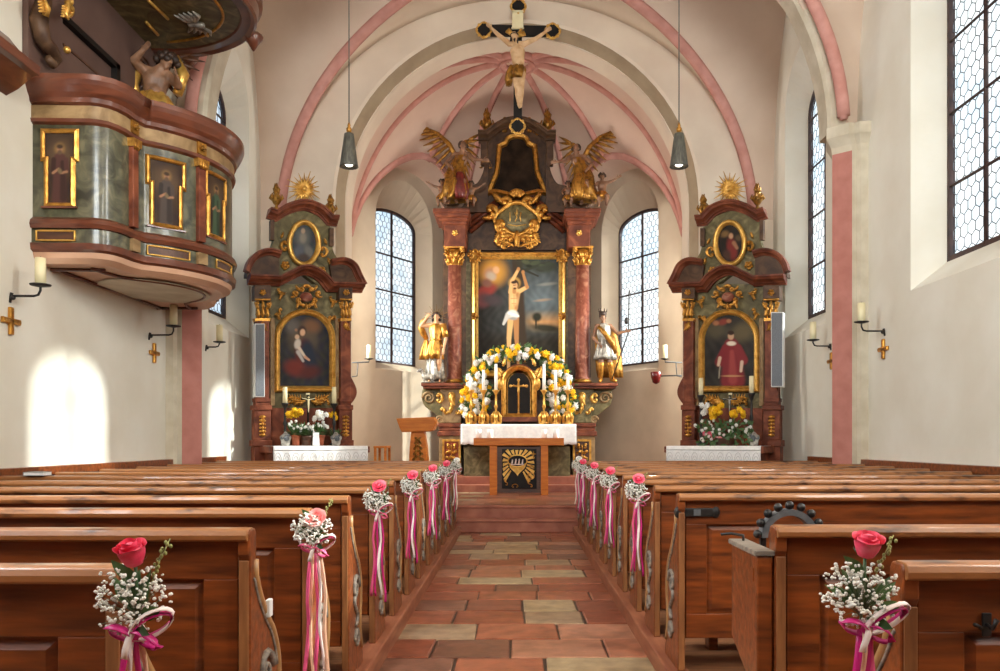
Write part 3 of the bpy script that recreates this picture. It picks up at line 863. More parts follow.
t = thing('bell_wheel', 'black iron half ring with round knobs standing behind the flap box pew', 'altar bells', (cx, dd, .1))
mb = MB(); rings = []
for k in range(25):
    a = pi*k/24; rings.append([V(cx+r*cos(a), dd+y, cz+r*sin(a)) for r, y in ((.092, -.03), (.118, -.03), (.118, .03), (.092, .03))])
mb.loft(rings, True, True, False); mb.build('ring_band', M['grey_metal'], t)
for k in range(9):
    a = pi*(k+.3)/8.6; b = MB(); b.blob(V(cx+.134*cos(a), dd-.02, cz+.134*sin(a)), .0185, None, 12, 8); b.build('bell', M['black'], t)
mb = MB()
for q in (-1, 1): mb.box((cx+q*.105-.012, dd-.012, .1), (cx+q*.105+.012, dd+.012, cz+.01))
mb.box((cx-.12, dd-.035, .1), (cx+.12, dd+.035, .13)); mb.build('stand', M['black'], t, bev=.003)
# latch on the panelled pew, white tag on the pew end, hymn book -----------------
d = RROWS[2]
t = thing('pew_latch', 'black metal latch on the pew back behind the flap box', 'latch', (1.0, d, .9))
mb = MB(); p0 = P(676, 512, d+.005); p1 = P(718, 510, d+.005)
mb.box((p0.x+.015, d-.0, p0.z-.028), (p1.x-.015, d+.0175, p0.z+.022)); mb.build('latch_plate', M['black'], t, bev=.006)
mb = MB()
for q in (p0.x+.012, p1.x-.012): mb.blob(V(q, d+.005, p0.z-.002), (.024, .012, .034), None, 12, 8)
mb.build('latch_knob', M['black'], t)
mb = MB(); mb.box(((p0.x+p1.x)/2-.02, d-.004, p0.z-.02), ((p0.x+p1.x)/2+.02, d+.0, p0.z+.015)); mb.build('latch_label', M['grey_metal'], t)
p = P(250, 613, LROWS[1]+.1)
mb = MB(); mb.box((-XE+.002, p.y+.06, p.z-.03), (-XE+.02, p.y+.10, p.z+.035)); tag(mb.build('white_tag', M['white_trim'], bev=.004), 'small white clip on the pale bulging pew end', 'clip')
p = P(985, 624, RROWS[0]+.02)
t = thing('coat_hook', 'small black coat hook on the dark pew back opposite the pulpit', 'hook', (p.x, RROWS[0], p.z))
mb = MB(); y0 = RROWS[0]+.016; mb.box((p.x-.012, y0-.006, p.z-.03), (p.x+.012, y0-.0005, p.z+.03)); mb.build('hook_plate', M['black'], t, bev=.002)
mb = MB(); mb.tube([V(p.x, y0, p.z), V(p.x, y0-.03, p.z-.005), V(p.x+.004, y0-.04, p.z+.02)], [.006, .005, .007], 8); mb.tube([V(p.x-.01, y0, p.z-.01), V(p.x-.04, y0-.02, p.z+.004)], .005, 8); mb.build('hook_arm', M['black'], t)
for (x, y, d, lab) in ((38, 476, LROWS[6]+.012, 'thick dark hymn book lying on the pew rail near the sunlit wall patch'),):
    zt = ZP+HT+.024; p = P(x, y, d)
    t = thing('hymn_book', lab, 'book', (p.x, d, zt))
    mb = MB(); mb.box((p.x-.09, d-.07, zt), (p.x+.09, d+.06, zt+.004)); mb.box((p.x-.09, d-.07, zt+.03), (p.x+.09, d+.06, zt+.034)); mb.box((p.x-.09, d-.072, zt), (p.x-.086, d+.06, zt+.034)); mb.build('cover', M['grey_metal'], t, bev=.001)
    mb = MB(); mb.box((p.x-.085, d-.066, zt+.004), (p.x+.085, d+.056, zt+.03)); mb.build('pages', M['linen'], t)
# ------------------------------------------------------------------ carved work helpers (photo-plane coordinates on the altar's own plane)
def plane(C, a, wref=0.0, mirror=False):
    u = (cos(a), sin(a)); nr = (sin(a), -cos(a))
    O = (C[0]+nr[0]*wref, C[1]+nr[1]*wref); on = O[0]*nr[0]+O[1]*nr[1]; sg = -1 if mirror else 1
    def to3(x, y, w):
        k = (x-CX)/F; d = on/(k*nr[0]+nr[1])
        dw = w-wref
        return V(sg*(k*d+nr[0]*dw), d+nr[1]*dw, H+(CY-y)*d/F)
    to3.n = V(sg*nr[0], nr[1], 0); to3.m = mirror
    to3.s = on/nr[1]/F
    return to3
def curl(mb, to3, cx, cy, size, ang=0, kind='c', r=.02, w=.03, flip=1, n=26, k0=1.6, k1=9.0, bulge=.02):
    pts = []; x = y = 0.0; out = {}
    for sgn in (1, -1):
        x = y = 0.0; th = 0.0; ss = 0; seq = [(0.0, 0.0, 0)]
        for i in range(n):
            ds = 1.0/n; ss += ds
            kap = k0+k1*ss**3.2
            if sgn < 0 and kind == 's': kap = -kap
            th += kap*ds*sgn*flip
            x += cos(th)*ds*sgn; y += sin(th)*ds*sgn; seq.append((x, y, ss))
        out[sgn] = seq
    seq = out[-1][::-1]+out[1][1:]
    ca, sa = cos(ang), sin(ang)
    P3 = []; rs = []
    for x, y, q in seq:
        P3.append(to3(cx+size*(x*ca-y*sa), cy+size*(x*sa+y*ca), w+bulge*(1-q))); rs.append(r*(1.15-.62*q))
    mb.tube(P3, rs, 6)
    for e in (seq[0], seq[-1]):
        x, y, _ = e; mb.blob(to3(cx+size*(x*ca-y*sa), cy+size*(x*sa+y*ca), w), r*1.25, None, 6, 4)
def acanthus(mb, to3, cx, cy, L, ang, r=.02, w=.03, n=5):
    """a small leaf: a spine with lobes"""
    ca, sa = cos(ang), sin(ang); q = lambda a, b, ww: to3(cx+L*(a*ca-b*sa), cy+L*(a*sa+b*ca), ww)
    mb.tube([q(0, 0, w), q(.35, .04, w+r), q(.7, .02, w+r*.8), q(1, -.12, w+r*1.4)], [r, r*1.1, r*.8, r*.35], 5)
    for k in range(n):
        t = .15+.7*k/n
        for sd in (-1, 1):
            mb.tube([q(t, 0, w), q(t+.14, sd*.16*(1-t*.6), w+r*.7), q(t+.16, sd*.30*(1-t*.6), w+r*.2)], [r*.7, r*.55, r*.25], 4)
def rosette(mb, to3, cx, cy, R, w=.03, n=6, r=.02):
    for k in range(n):
        a = 2*pi*k/n+.2
        curl(mb, to3, cx+R*.5*cos(a), cy+R*.5*sin(a), R*.42, a+.9, 'c', r, w, 1, 12)
    mb.blob(to3(cx, cy, w+r), r*1.7, None, 8, 6)
def rocaille(mb, to3, cx, cy, hw, hh, w=.03, r=.025, seed=1):
    for sd in (-1, 1):
        f = sd
        curl(mb, to3, cx+sd*hw*.78, cy-hh*.35, hh*.42, -sd*.9+(0 if sd > 0 else pi), 'c', r, w, f)
        curl(mb, to3, cx+sd*hw*.72, cy+hh*.30, hh*.40, sd*.9+(0 if sd > 0 else pi)+sd*.6, 'c', r, w, f)
        curl(mb, to3, cx+sd*hw*.35, cy-hh*.72, hh*.34, -sd*.25+(0 if sd > 0 else pi), 'c', r*.9, w, f)
        curl(mb, to3, cx+sd*hw*.34, cy+hh*.66, hh*.34, sd*.35+(0 if sd > 0 else pi), 's', r*.9, w, -f)
        acanthus(mb, to3, cx+sd*hw*.55, cy-hh*.55, hh*.5, -pi/2+sd*.7, r*.7, w)
        acanthus(mb, to3, cx+sd*hw*.6, cy+hh*.5, hh*.5, pi/2-sd*.4, r*.7, w)
        acanthus(mb, to3, cx+sd*hw*.9, cy, hh*.35, (0 if sd > 0 else pi), r*.7, w)
    for k in range(7):
        a = -pi/2+(k-3)*.3
        mb.tube([to3(cx+hh*.1*cos(a), cy-hh*.7+hh*.1*sin(a), w), to3(cx+hh*.36*cos(a), cy-hh*.7+hh*.36*sin(a), w+r)], [r*.5, r*.8], 5)
    acanthus(mb, to3, cx, cy+hh*.6, hh*.5, pi/2, r*.9, w)
def frame_sweep(mb, path, n, prof, closed=True, mi=None):
    mb.sweep(path, prof, n, closed, mi)
def cornice_prof(h, p):
    """a down, b out"""
    return [(-h*.5, -.02), (-h*.5, p), (-h*.32, p), (-h*.28, p*.9), (-h*.05, p*.82), (h*.05, p*.6), (h*.2, p*.42), (h*.28, p*.4), (h*.34, p*.25), (h*.5, p*.2), (h*.5, -.02)]
def fix(prof, to3):
    return [(-a if to3.m else a, b) for a, b in prof]
def smooth_path(pts, n=6):
    """Catmull-Rom through points"""
    out = []; m = len(pts)
    for i in range(m-1):
        p0 = pts[max(0, i-1)]; p1 = pts[i]; p2 = pts[i+1]; p3 = pts[min(m-1, i+2)]
        for k in range(n):
            t = k/n
            out.append(tuple(.5*((2*b)+(-a+c)*t+(2*a-5*b+4*c-d)*t*t+(-a+3*b-3*c+d)*t**3) for a, b, c, d in zip(p0, p1, p2, p3)))
    out.append(tuple(pts[-1])); return out
def urn(mb, o, h, flame=True):
    k = h
    mb.lathe([(.14*k, 0), (.15*k, .04*k), (.06*k, .1*k), (.05*k, .16*k), (.13*k, .24*k), (.19*k, .36*k), (.19*k, .46*k), (.13*k, .56*k), (.10*k, .60*k), (.14*k, .64*k), (.02*k, .66*k)], o, 14)
    for i in range(6):
        a = i*pi/3; b = Vector(o)
        mb.tube([b+V(.12*k*cos(a), .12*k*sin(a), .34*k), b+V(.25*k*cos(a), .25*k*sin(a), .44*k), b+V(.2*k*cos(a), .2*k*sin(a), .58*k)], [.05*k, .055*k, .025*k], 5)
    for i in range(7):
        a = i*2*pi/7; b = Vector(o)
        mb.tube([b+V(.04*k*cos(a), .04*k*sin(a), .62*k), b+V(.10*k*cos(a), .10*k*sin(a), .78*k), b+V(.05*k*cos(a+.8), .05*k*sin(a+.8), (.9+.1*(i % 2))*k)], [.05*k, .055*k, .02*k], 5)
def painter(layers):
    """layers: ('e', cx, cy, rx, ry, rot, colour, soft) or ('c', x0, y0, x1, y1, r0, r1, colour, soft) or ('g', f)"""
    L = []
    for l in layers:
        if l[0] == 'g': L.append(l)
        else:
            l = list(l); l[-2] = lin(l[-2]); L.append(tuple(l))
    def col(x, y):
        c = (0, 0, 0)
        for l in L:
            if l[0] == 'g': c = lin(l[1](x, y)); continue
            if l[0] == 'e':
                _, cx, cy, rx, ry, rot, cc, sf = l; dx, dy = x-cx, y-cy
                u = (dx*cos(rot)+dy*sin(rot))/rx; v = (-dx*sin(rot)+dy*cos(rot))/ry; q = hypot(u, v)
            else:
                _, x0, y0, x1, y1, r0, r1, cc, sf = l; ex, ey = x1-x0, y1-y0; t = max(0, min(1, ((x-x0)*ex+(y-y0)*ey)/(ex*ex+ey*ey+1e-9)))
                q = hypot(x-x0-ex*t, y-y0-ey*t)/(r0+(r1-r0)*t)
            if q < 1+sf:
                k = 1 if q < 1-sf else (1+sf-q)/(2*sf); k = k*k*(3-2*k)
                c = tuple(a+(b-a)*k for a, b in zip(c, cc))
        return c
    return col
def ns(x, y):
    return sin(x*.9+1.7*sin(y*.37))*sin(y*.7+1.3*sin(x*.31))
def lathe_col(mb, o, r0, r1, h, seg=20):
    mb.lathe([(r0*1.28, 0), (r0*1.3, h*.015), (r0*1.12, h*.028), (r0*1.18, h*.04), (r0, h*.055), (r0*1.02, h*.3), (r1, h)], o, seg)
def capital(mb, o, r, h):
    o = Vector(o)
    mb.lathe([(r*1.0, 0), (r*1.1, h*.04), (r*1.0, h*.08), (r*1.02, h*.5), (r*1.35, h*.84)], o, 16)
    for row, (zz, n, out) in enumerate(((.06, 8, 1.25), (.34, 8, 1.4))):
        for k in range(n):
            a = 2*pi*(k+.5*row)/n; c = V(cos(a), sin(a), 0)
            mb.tube([o+c*r*1.0+V(0, 0, h*zz), o+c*r*1.2+V(0, 0, h*(zz+.22)), o+c*r*out*1.1+V(0, 0, h*(zz+.34)), o+c*r*out*1.18+V(0, 0, h*(zz+.26))], [r*.22, r*.24, r*.17, r*.1], 5)
    for k in range(4):
        a = pi/4+k*pi/2; c = V(cos(a), sin(a), 0); t = V(-sin(a), cos(a), 0)
        mb.tube([o+c*r*1.1+V(0, 0, h*.6)]+[o+c*r*(1.62+.22*cos(q*.9))+V(0, 0, h*(.80+.12*sin(q*.9))) for q in range(8)], [r*.2]*9, 5)
    mb.box(o+V(-r*1.55, -r*1.55, h*.9), o+V(r*1.55, r*1.55, h))
def candlestick(name, label, base, h_stick, h_candle, r_c, m_stick, m_wax='wax', cat='candlestick', group=None, k=1.0):
    t = thing(name, label, cat, base, group); o = Vector(base); h = h_stick
    mb = MB(); mb.lathe([(.07*k, 0), (.072*k, .02*h), (.045*k, .06*h), (.018*k, .14*h), (.03*k, .22*h), (.016*k, .30*h), (.016*k, .45*h), (.03*k, .52*h), (.018*k, .6*h), (.016*k, .85*h), (.035*k, .93*h), (.055*k, .98*h), (.055*k, h)], o, 14)
    mb.build('stick', M[m_stick], t)
    mb = MB(); mb.lathe([(r_c, h), (r_c*1.01, h+h_candle*.5), (r_c*.96, h+h_candle), (r_c*.5, h+h_candle-.004), (.001, h+h_candle-.004)], o, 14); c = mb.build('candle', M[m_wax], t)
    mb = MB(); mb.tube([o+V(0, 0, h+h_candle-.004), o+V(.002, 0, h+h_candle+.012)], .002, 4); mb.build('wick', M['black'], c)
    return t
def mum_mesh(R=.04, seed=1, n1=26):
    rr = random.Random(seed); mb = MB()
    for k in range(n1):
        z = 1-2*(k+.5)/n1*.62; a = k*2.39996; s = sqrt(max(0, 1-z*z)); dr = V(s*cos(a), s*sin(a), z)
        b = dr*R*.35; t = dr*R*rr.uniform(.92, 1.08)
        mb.tube([b, b*.4+t*.6+V(0, 0, R*.02), t], [R*.10, R*.2, R*.1], 4)
    mb.blob((0, 0, 0), R*.62, None, 8, 6)
    return mb
MUMS = {}
def flower(kind, pos, R, parent, rz=0.0, tilt=0.0, name=None):
    """one bloom, a part of its arrangement (shared mesh)"""
    key = kind
    if key not in MUMS:
        me = mum_mesh(.04, len(MUMS)+3)
        ob = me.build('bloom', M[kind], None, loc=(0, 0, 0)); MUMS[key] = ob.data; bpy.data.objects.remove(ob)
    o = bpy.data.objects.new(name or {'yellow_petal': 'yellow_chrysanthemum', 'white_petal': 'white_chrysanthemum', 'pink_petal': 'pink_bloom', 'blush_petal': 'pale_pink_bloom', 'white_ribbon': 'cream_bloom'}[kind], MUMS[key])
    COL.objects.link(o); o.parent = parent; o.location = Vector(pos)-WL[parent.name]; s = R/.04; o.scale = (s, s, s); o.rotation_euler = (pi/2+tilt, 0, rz)
    return o

# ------------------------------------------------------------------ side altars
def side_altar(mir, label, paint_main, paint_oval, where):
    C = (-3.61, 13.9); A = radians(33)
    pl = lambda w=0.0: plane(C, A, w, mir)
    b0 = plane(C, A, 0, mir); base = b0(304, 470, 0); base.z = .405
    root = thing('side_altar', label, 'side altar', base)
    def EX(mb, poly, w0, w1, mi=None):
        q = pl(w1); mb.ext(poly, lambda u, v, t: q(u, v, t), w0, w1, mi)
    def REC(mb, x0, y0, x1, y1, w0, w1): EX(mb, [(x0, y0), (x1, y0), (x1, y1), (x0, y1)], w0, w1)
    def COR(mb, path, h, p, w):
        q = pl(w); mb.sweep([q(x, y, w) for x, y in path], fix(cornice_prof(h, p), q), q.n)
    G = pl(.05)
    # body
    mb = MB(); REC(mb, 258, 284, 351, 446, -.14, 0); mb.build('retable_body', M['green_marble'], root)
    mb = MB(); EX(mb, smooth_path([(258, 283), (259, 262), (265, 254), (272, 246), (274, 236), (272, 224)], 5)+smooth_path([(275, 222), (288, 213), (303, 211), (319, 217), (331, 228)], 4)+smooth_path([(332, 238), (333, 250), (338, 259), (346, 265), (350, 287)], 5)+[(320, 287), (303, 274), (285, 283)], -.12, .02)
    mb.build('attic', M['green_marble'], root)
    # outer pilasters, inner pilasters, pedestals
    for nm, x0, x1, xi0, xi1 in (('a', 256, 269.5, 270.5, 275), ('b', 341, 351, 335.5, 339)):
        mb = MB(); REC(mb, x0, 320, x1, 399, 0, .15); mb.build('pilaster', M['red_marble'], root, bev=.012)
        mb = MB(); REC(mb, xi0, 318, xi1, 406, 0, .06); mb.build('inner_pilaster', M['tan_marble'], root, bev=.008)
        mb = MB(); REC(mb, x0-1, 398, x1+1, 402, 0, .18); REC(mb, x0-.5, 402, x1+.5, 405, 0, .16); mb.build('pilaster_base', M['red_marble'], root, bev=.006)
        mb = MB(); REC(mb, x0-2.5, 405, x1+2.5, 410, 0, .22); REC(mb, x0-1.5, 410, x1+1.5, 440, 0, .19); REC(mb, x0-3, 440, x1+3, 446.5, 0, .23); REC(mb, x0-2, 446.5, x1+2, 470, 0, .2)
        pd = mb.build('pedestal', M['red_marble'], root, bev=.01)
        mb = MB(); q = pl(.2); xc = (x0+x1)/2
        for k in range(6):
            mb.blob(q(xc, 417+k*3.6, .2), (.03+.012*sin(k*1.3+1), .025, .034), None, 8, 6)
            for sd in (-1, 1): curl(mb, q, xc+sd*2.2, 417+k*3.6, 1.8, sd*1.2, 'c', .010, .2, sd, 8)
        mb.build('gilded_pendant_carving', M['gold'], pd)
        # capital and frieze block
        mb = MB(); q = pl(.17); 
        REC(mb, x0-.6, 318, x1+.6, 321, 0, .17)
        for k in range(3):
            xx = x0+(x1-x0)*(k+.5)/3
            acanthus(mb, q, xx, 318, 11, -pi/2, .022, .16); acanthus(mb, q, xx, 309, 8, -pi/2+(k-1)*.5, .018, .18)
        for sd in (-1, 1): curl(mb, q, xc+sd*(x1-x0)*.42, 304, 3.2, sd*.6, 'c', .016, .19, sd, 12)
        mb.tube([q(x0-1, 299.5, .17), q(x1+1, 299.5, .17)], .02, 5)
        for k in range(3): acanthus(mb, q, xc, 322, 10-2*k, pi/2+(k-1)*.35, .016, .16)
        mb.build('gilded_capital', M['gold'], root)
        mb = MB(); REC(mb, x0-1.5, 285, x1+1.5, 300, -.02, .16); fr = mb.build('frieze_block', M['brown_marble'], root, bev=.008)
        mb = MB(); rosette(mb, pl(.17), xc, 292.5, 4.6, .17, 5, .014); mb.build('gilded_rosette', M['gold'], fr)
    # volute below the column towards the aisle
    mb = MB(); q = pl(.12); pts = [(351+7*sin(k/12*pi)**1.0*(.55+.6*k/12), 376+k*2.35) for k in range(13)]
    EX(mb, [(349, 374)]+pts+[(349, 405)], .0, .14); mb.build('scroll_bracket', M['red_marble'], root, bev=.01)
    # main cornice with arched middle, shoulder pediments, crowning pediment
    mb = MB()
    path = [(247, 280.5), (268, 281.5)]+smooth_path([(278, 282), (288, 277), (303, 271), (318, 277), (328, 288)], 5)+[(340, 288.3), (361, 288.8)]
    COR(mb, path, .15, .24, .02)
    mb.build('main_cornice', M['red_marble'], root)
    for pts in ([(247, 273), (250, 264), (257, 256.5), (268, 253.5), (279, 256)], [(330, 264), (342, 262.5), (351, 267), (356, 277), (361, 286.5)]):
        mb = MB(); pp = smooth_path(pts, 6); lo = [(pts[-1][0], 285 if pts[0][0] > 300 else 276), (pts[0][0], 276 if pts[0][0] < 300 else 280)]
        if pts[0][0] < 300: lo = [(279, 275), (266, 276), (247, 277)]
        else: lo = [(361, 288), (341, 286), (332, 279)]
        EX(mb, pp+lo, -.1, .10); sh = mb.build('shoulder', M['brown_marble'], root)
        mb = MB(); COR(mb, pp, .13, .16, .06); mb.build('shoulder_moulding', M['red_marble'], sh)
    mb = MB(); COR(mb, [(267, 214)]+smooth_path([(275, 217), (287, 210), (302.6, 206.5), (318, 211.5), (328, 221.5)], 5)+[(336, 222)], .16, .2, .0)
    cp = mb.build('crown_cornice', M['red_marble'], root)
    for x0 in (272, 331.5):
        mb = MB(); REC(mb, x0-2+(.5 if x0 < 300 else 0), 220 if x0 < 300 else 228, x0+2.5, 240 if x0 < 300 else 246, -.02, .07); mb.build('attic_pilaster', M['brown_marble'], root, bev=.006)
    # frames and pictures
    def arch_frame(xl, xr, yt, yb, spring):
        pts = [(xl, yb), (xl, spring)]
        for k in range(1, 20):
            a = pi-pi*k/20; pts.append(((xl+xr)/2+(xr-xl)/2*cos(a), spring-(spring-yt)*sin(a)))
        return pts+[(xr, spring), (xr, yb)]
    q = pl(.03)
    af = arch_frame(277, 332, 312, 389, 340)
    mb = MB(); mb.sweep([q(x, y, .03) for x, y in af], fix([(-.055, 0), (-.05, .05), (-.03, .085), (.0, .06), (.02, .07), (.045, .03), (.055, 0)], q), q.n, True, smooth=False)
    fm = mb.build('picture_frame', M['gold_bright'], root)
    mb = MB(); X0, X1 = 280, 329
    def xl(y): return 304.5-(24.8 if y >= 340 else 24.8*sqrt(max(0, 1-((340-y)/26)**2)))
    def xr(y): return 304.5+(24.8 if y >= 340 else 24.8*sqrt(max(0, 1-((340-y)/26)**2)))
    ys = [314+ (388-314)*i/110 for i in range(111)]
    mb.spans(lambda x, y, w: q(x, y, .035), ys, xl, xr, 76, painter(paint_main)); mb.build('painting', M['painted'], fm)
    ov = [(303.7+14.6*sin(2*pi*k/40), 243.5-21.2*cos(2*pi*k/40)) for k in range(40)]
    q = pl(.05); mb = MB(); mb.sweep([q(x, y, .05) for x, y in ov], fix([(-.04, 0), (-.035, .05), (0, .08), (.02, .05), (.045, .03), (.05, 0)], q), q.n, True, smooth=True)
    fo = mb.build('oval_frame', M['gold_bright'], root)
    mb = MB(); ys = [243.5-20+40*i/60 for i in range(61)]
    hx = lambda y: 13*sqrt(max(0, 1-((y-243.5)/20.1)**2))
    mb.spans(lambda x, y, w: q(x, y, .055), ys, lambda y: 303.7-hx(y), lambda y: 303.7+hx(y), 40, painter(paint_oval)); mb.build('oval_painting', M['painted'], fo)
    # gilded carvings
    for x, y, rr_ in ((285, 265.5, 6.5), (321.5, 270.5, 5.6)):
        mb = MB(); rosette(mb, pl(.05), x, y, rr_, .05, 5, .02); mb.build('gilded_rosette', M['gold'], root)
    for x, y, sd in ((281, 246, -1), (326.5, 252, 1)):
        mb = MB(); q = pl(.05); curl(mb, q, x, y, 9.5, pi/2, 'c', .026, .05, sd); acanthus(mb, q, x+sd*1.5, y+6, 9, pi/2-sd*.4, .018, .05); acanthus(mb, q, x, y-8, 6, -pi/2-sd*.4, .016, .05); mb.build('gilded_scroll', M['gold'], root)
    mb = MB(); q = pl(.14); rocaille(mb, q, 306.3, 297, 13, 12, .14, .024); c = mb.build('cartouche_frame', M['gold'], root)
    mb = MB(); mb.blob(q(306.3, 297, .12), (.11, .05, .085), None, 14, 8); mb.build('cartouche_shield', M['rose_marble'], c)
    for x, y, a in ((280, 292, .1), (332, 300, .1), (279, 312, 1.2), (332, 318, 1.9)):
        mb = MB(); q = pl(.07); curl(mb, q, x, y, 6, a, 's', .018, .07, 1, 14); acanthus(mb, q, x-2, y+1, 8, a, .015, .07); acanthus(mb, q, x+2, y+2, 7, a+1.9, .013, .07); mb.build('gilded_scroll', M['gold'], root)
    mb = MB(); q = pl(.06)
    for sd in (-1, 1):
        for k in range(3):
            acanthus(mb, q, 308+sd*3, 401, 20-4*k, (0 if sd > 0 else pi)+sd*(-.25+.25*k)*1, .02, .06)
            curl(mb, q, 308+sd*(8+6*k), 401+(-1)**k*1.5, 4, sd*.4, 's', .016, .07, sd, 10)
    mb.build('gilded_branches', M['gold'], root)
    # finials and sunburst
    for x, y in ((276.5, 211), (330.6, 221)):
        mb = MB(); q = pl(.02); o = q(x, y, .02)+V(0, 0, .02); urn(mb, o, .44); f = mb.build('urn_finial', M['gold_dull'], root)
    mb = MB(); q = pl(.0); o = q(303.7, 189.5, 0); n_ = q.n
    e1 = (q(310, 189.5, 0)-o).normalized(); e2 = V(0, 0, 1); rr = random.Random(4)
    for k in range(36):
        a = 2*pi*k/36; dr = e1*cos(a)+e2*sin(a); ln = (.31 if k % 2 else .21)*rr.uniform(.85, 1.1)
        mb.tube([o+n_*.03, o+dr*ln*.5+n_*.035, o+dr*ln+n_*.02], [.012, .016, .004], 4)
    mb.blob(o+n_*.035, .05, None, 12, 8); mb.tube([o-V(0, 0, .05), o-V(0, 0, .30)], [.025, .03], 8)
    mb.build('gilded_sunburst', M['gold_bright'], root)
    # predella back and mensa
    mb = MB(); REC(mb, 271, 408, 340, 446, -.02, .05); mb.build('predella', M['red_marble'], root, bev=.01)
    mb = MB()
    q = pl(.0); zt = 1.36
    def flat(x, w): p = q(x, 445, w); return p
    def slab(mb, xa, xb, w0, w1, z0, z1):
        a, b = flat(xa, 0), flat(xb, 0); n_ = q.n
        pts = [a+n_*w0, b+n_*w0, b+n_*w1, a+n_*w1]
        mb.add([V(p.x, p.y, z0) for p in pts]+[V(p.x, p.y, z1) for p in pts], [(0,1,2,3),(4,5,6,7),(0,1,5,4),(1,2,6,5),(2,3,7,6),(3,0,4,7)])
    slab(mb, 261, 347, .02, .74, .405, 1.24); slab(mb, 256, 352, .0, .80, 1.24, 1.345); mb.build('mensa', M['red_marble'], root, bev=.012)
    # cloth is a thing of its own
    a, b = flat(258.5, 0), flat(349.5, 0); n_ = q.n; top = 1.35
    cl = MB(); rows = []
    prof = [(.25, top+.006), (.80, top+.008), (.815, top-.002), (.82, top-.05)]+[(.825, top-.05-.28*k/6) for k in range(1, 7)]
    for w, z in prof:
        rows.append([a+(b-a)*(i/48)+n_*(w+(.008*sin(i*.9) if z < top-.06 else 0))+V(0, 0, z-a.z-(.012*abs(sin(i*pi/4)) if z < top-.3 else 0)) for i in range(49)])
    cl.loft(rows, False, False, True)
    ct = cl.build('altar_cloth', M['linen']); ct.modifiers.new('s', 'SOLIDIFY').thickness = .004
    tag(ct, 'white lace cloth over the mensa of the side altar %s' % where, 'altar cloth')
    lc = MB(); n_ = q.n
    for k in range(11):
        c0 = a+(b-a)*((k+.5)/11)+n_*.832; u_ = (b-a).normalized(); hw_ = (b-a).length/22*.86
        for rr_ in (1, .66, .33): lc.tube([V(c0.x, c0.y, top-.27)+u_*hw_*rr_*cos(pi*i/12)+V(0, 0, .17*rr_*sin(pi*i/12)) for i in range(13)], .0045, 4)
    lc.tube([V(a.x, a.y, top-.06)+n_*.832, V(b.x, b.y, top-.06)+n_*.832], .006, 4); lc.tube([V(a.x, a.y, top-.28)+n_*.832, V(b.x, b.y, top-.28)+n_*.832], .006, 4)
    lc.build('lace_pattern', M['lace_grey'], ct)
    return root, pl, top
dark = lambda x, y: (40+8*ns(x*.6, y*.5), 37+7*ns(x*.6, y*.5), 38+6*ns(x*.6, y*.5))
mary = [('g', lambda x, y: (46+9*ns(x*.6, y*.5), 46+8*ns(x*.6, y*.5), 50+7*ns(x*.5, y*.5))), ('e', 303, 338, 14, 15, 0, (92, 78, 62), .6), ('e', 312, 326, 8, 6, .3, (120, 84, 58), .7), ('e', 292, 326, 6, 7, .2, (96, 90, 84), .7),
        ('e', 303, 352, 8, 13, .1, (88, 40, 34), .3), ('e', 308, 356, 7, 16, -.1, (40, 46, 60), .35), ('e', 295, 368, 11, 8, .3, (112, 48, 40), .5), ('e', 310, 372, 10, 6, -.2, (86, 40, 36), .6),
        ('e', 302, 331, 4.2, 5.2, 0, (66, 48, 40), .3), ('e', 302.5, 332.5, 2.6, 3.4, .1, (206, 164, 130), .3), ('e', 297, 337, 2.2, 2.4, 0, (204, 168, 138), .3), ('e', 297.5, 344, 3.2, 5, .2, (198, 186, 172), .35),
        ('c', 299, 348, 305, 357, 1.6, 1.2, (208, 190, 170), .4), ('c', 305, 357, 309, 360, 1.4, 1.0, (200, 150, 120), .4), ('c', 298, 352, 303, 361, 2.0, 1.2, (180, 170, 164), .5), ('e', 296, 330, 1.4, 1.4, 0, (150, 110, 84), .5)]
mary_o = [('g', lambda x, y: (58+8*ns(x*.8, y*.7), 62+8*ns(x*.8, y*.6), 66)), ('e', 303, 238, 7, 9, 0, (96, 96, 92), .6), ('e', 303, 238, 3.2, 5, 0, (128, 120, 108), .5), ('e', 303, 231, 2, 2.6, 0, (166, 140, 116), .4), ('e', 299, 252, 5, 7, .4, (84, 88, 96), .5), ('e', 309, 252, 4, 7, -.4, (112, 110, 104), .5), ('e', 303, 258, 6, 4, 0, (70, 60, 56), .5)]
deac = [('g', lambda x, y: (48+10*ns(x*.5, y*.4), 44+9*ns(x*.5, y*.4), 40+7*ns(x*.5, y*.4))), ('e', 291, 332, 12, 9, .3, (96, 84, 60), .7), ('e', 318, 330, 10, 8, 0, (84, 76, 58), .7), ('e', 311, 322, 5, 3, .3, (130, 58, 46), .5), ('e', 318, 323, 3, 2.4, 0, (168, 112, 78), .5), ('e', 305, 321, 2.4, 2, 0, (160, 108, 76), .5),
        ('c', 302.5, 345, 301, 380, 7, 12, (120, 40, 44), .2), ('c', 296, 348, 291, 360, 4, 5, (126, 44, 46), .25), ('c', 308, 348, 314, 362, 4, 5, (120, 38, 42), .25), ('c', 302, 352, 301, 380, 2.2, 4.5, (146, 62, 60), .5),
        ('e', 302.5, 343.5, 4.6, 2.2, 0, (216, 200, 180), .3), ('e', 303, 336, 3.0, 3.9, 0, (190, 150, 118), .25), ('e', 303, 333, 3.2, 2.2, 0, (52, 36, 28), .3), ('c', 292, 362, 293, 371, 1.6, 1.4, (206, 180, 156), .4), ('c', 314, 358, 315.5, 365, 1.6, 1.4, (200, 172, 146), .4), ('e', 302, 376, 10, .8, 0, (186, 140, 96), .5), ('c', 314, 366, 315, 378, .6, .6, (150, 140, 120), .5)]
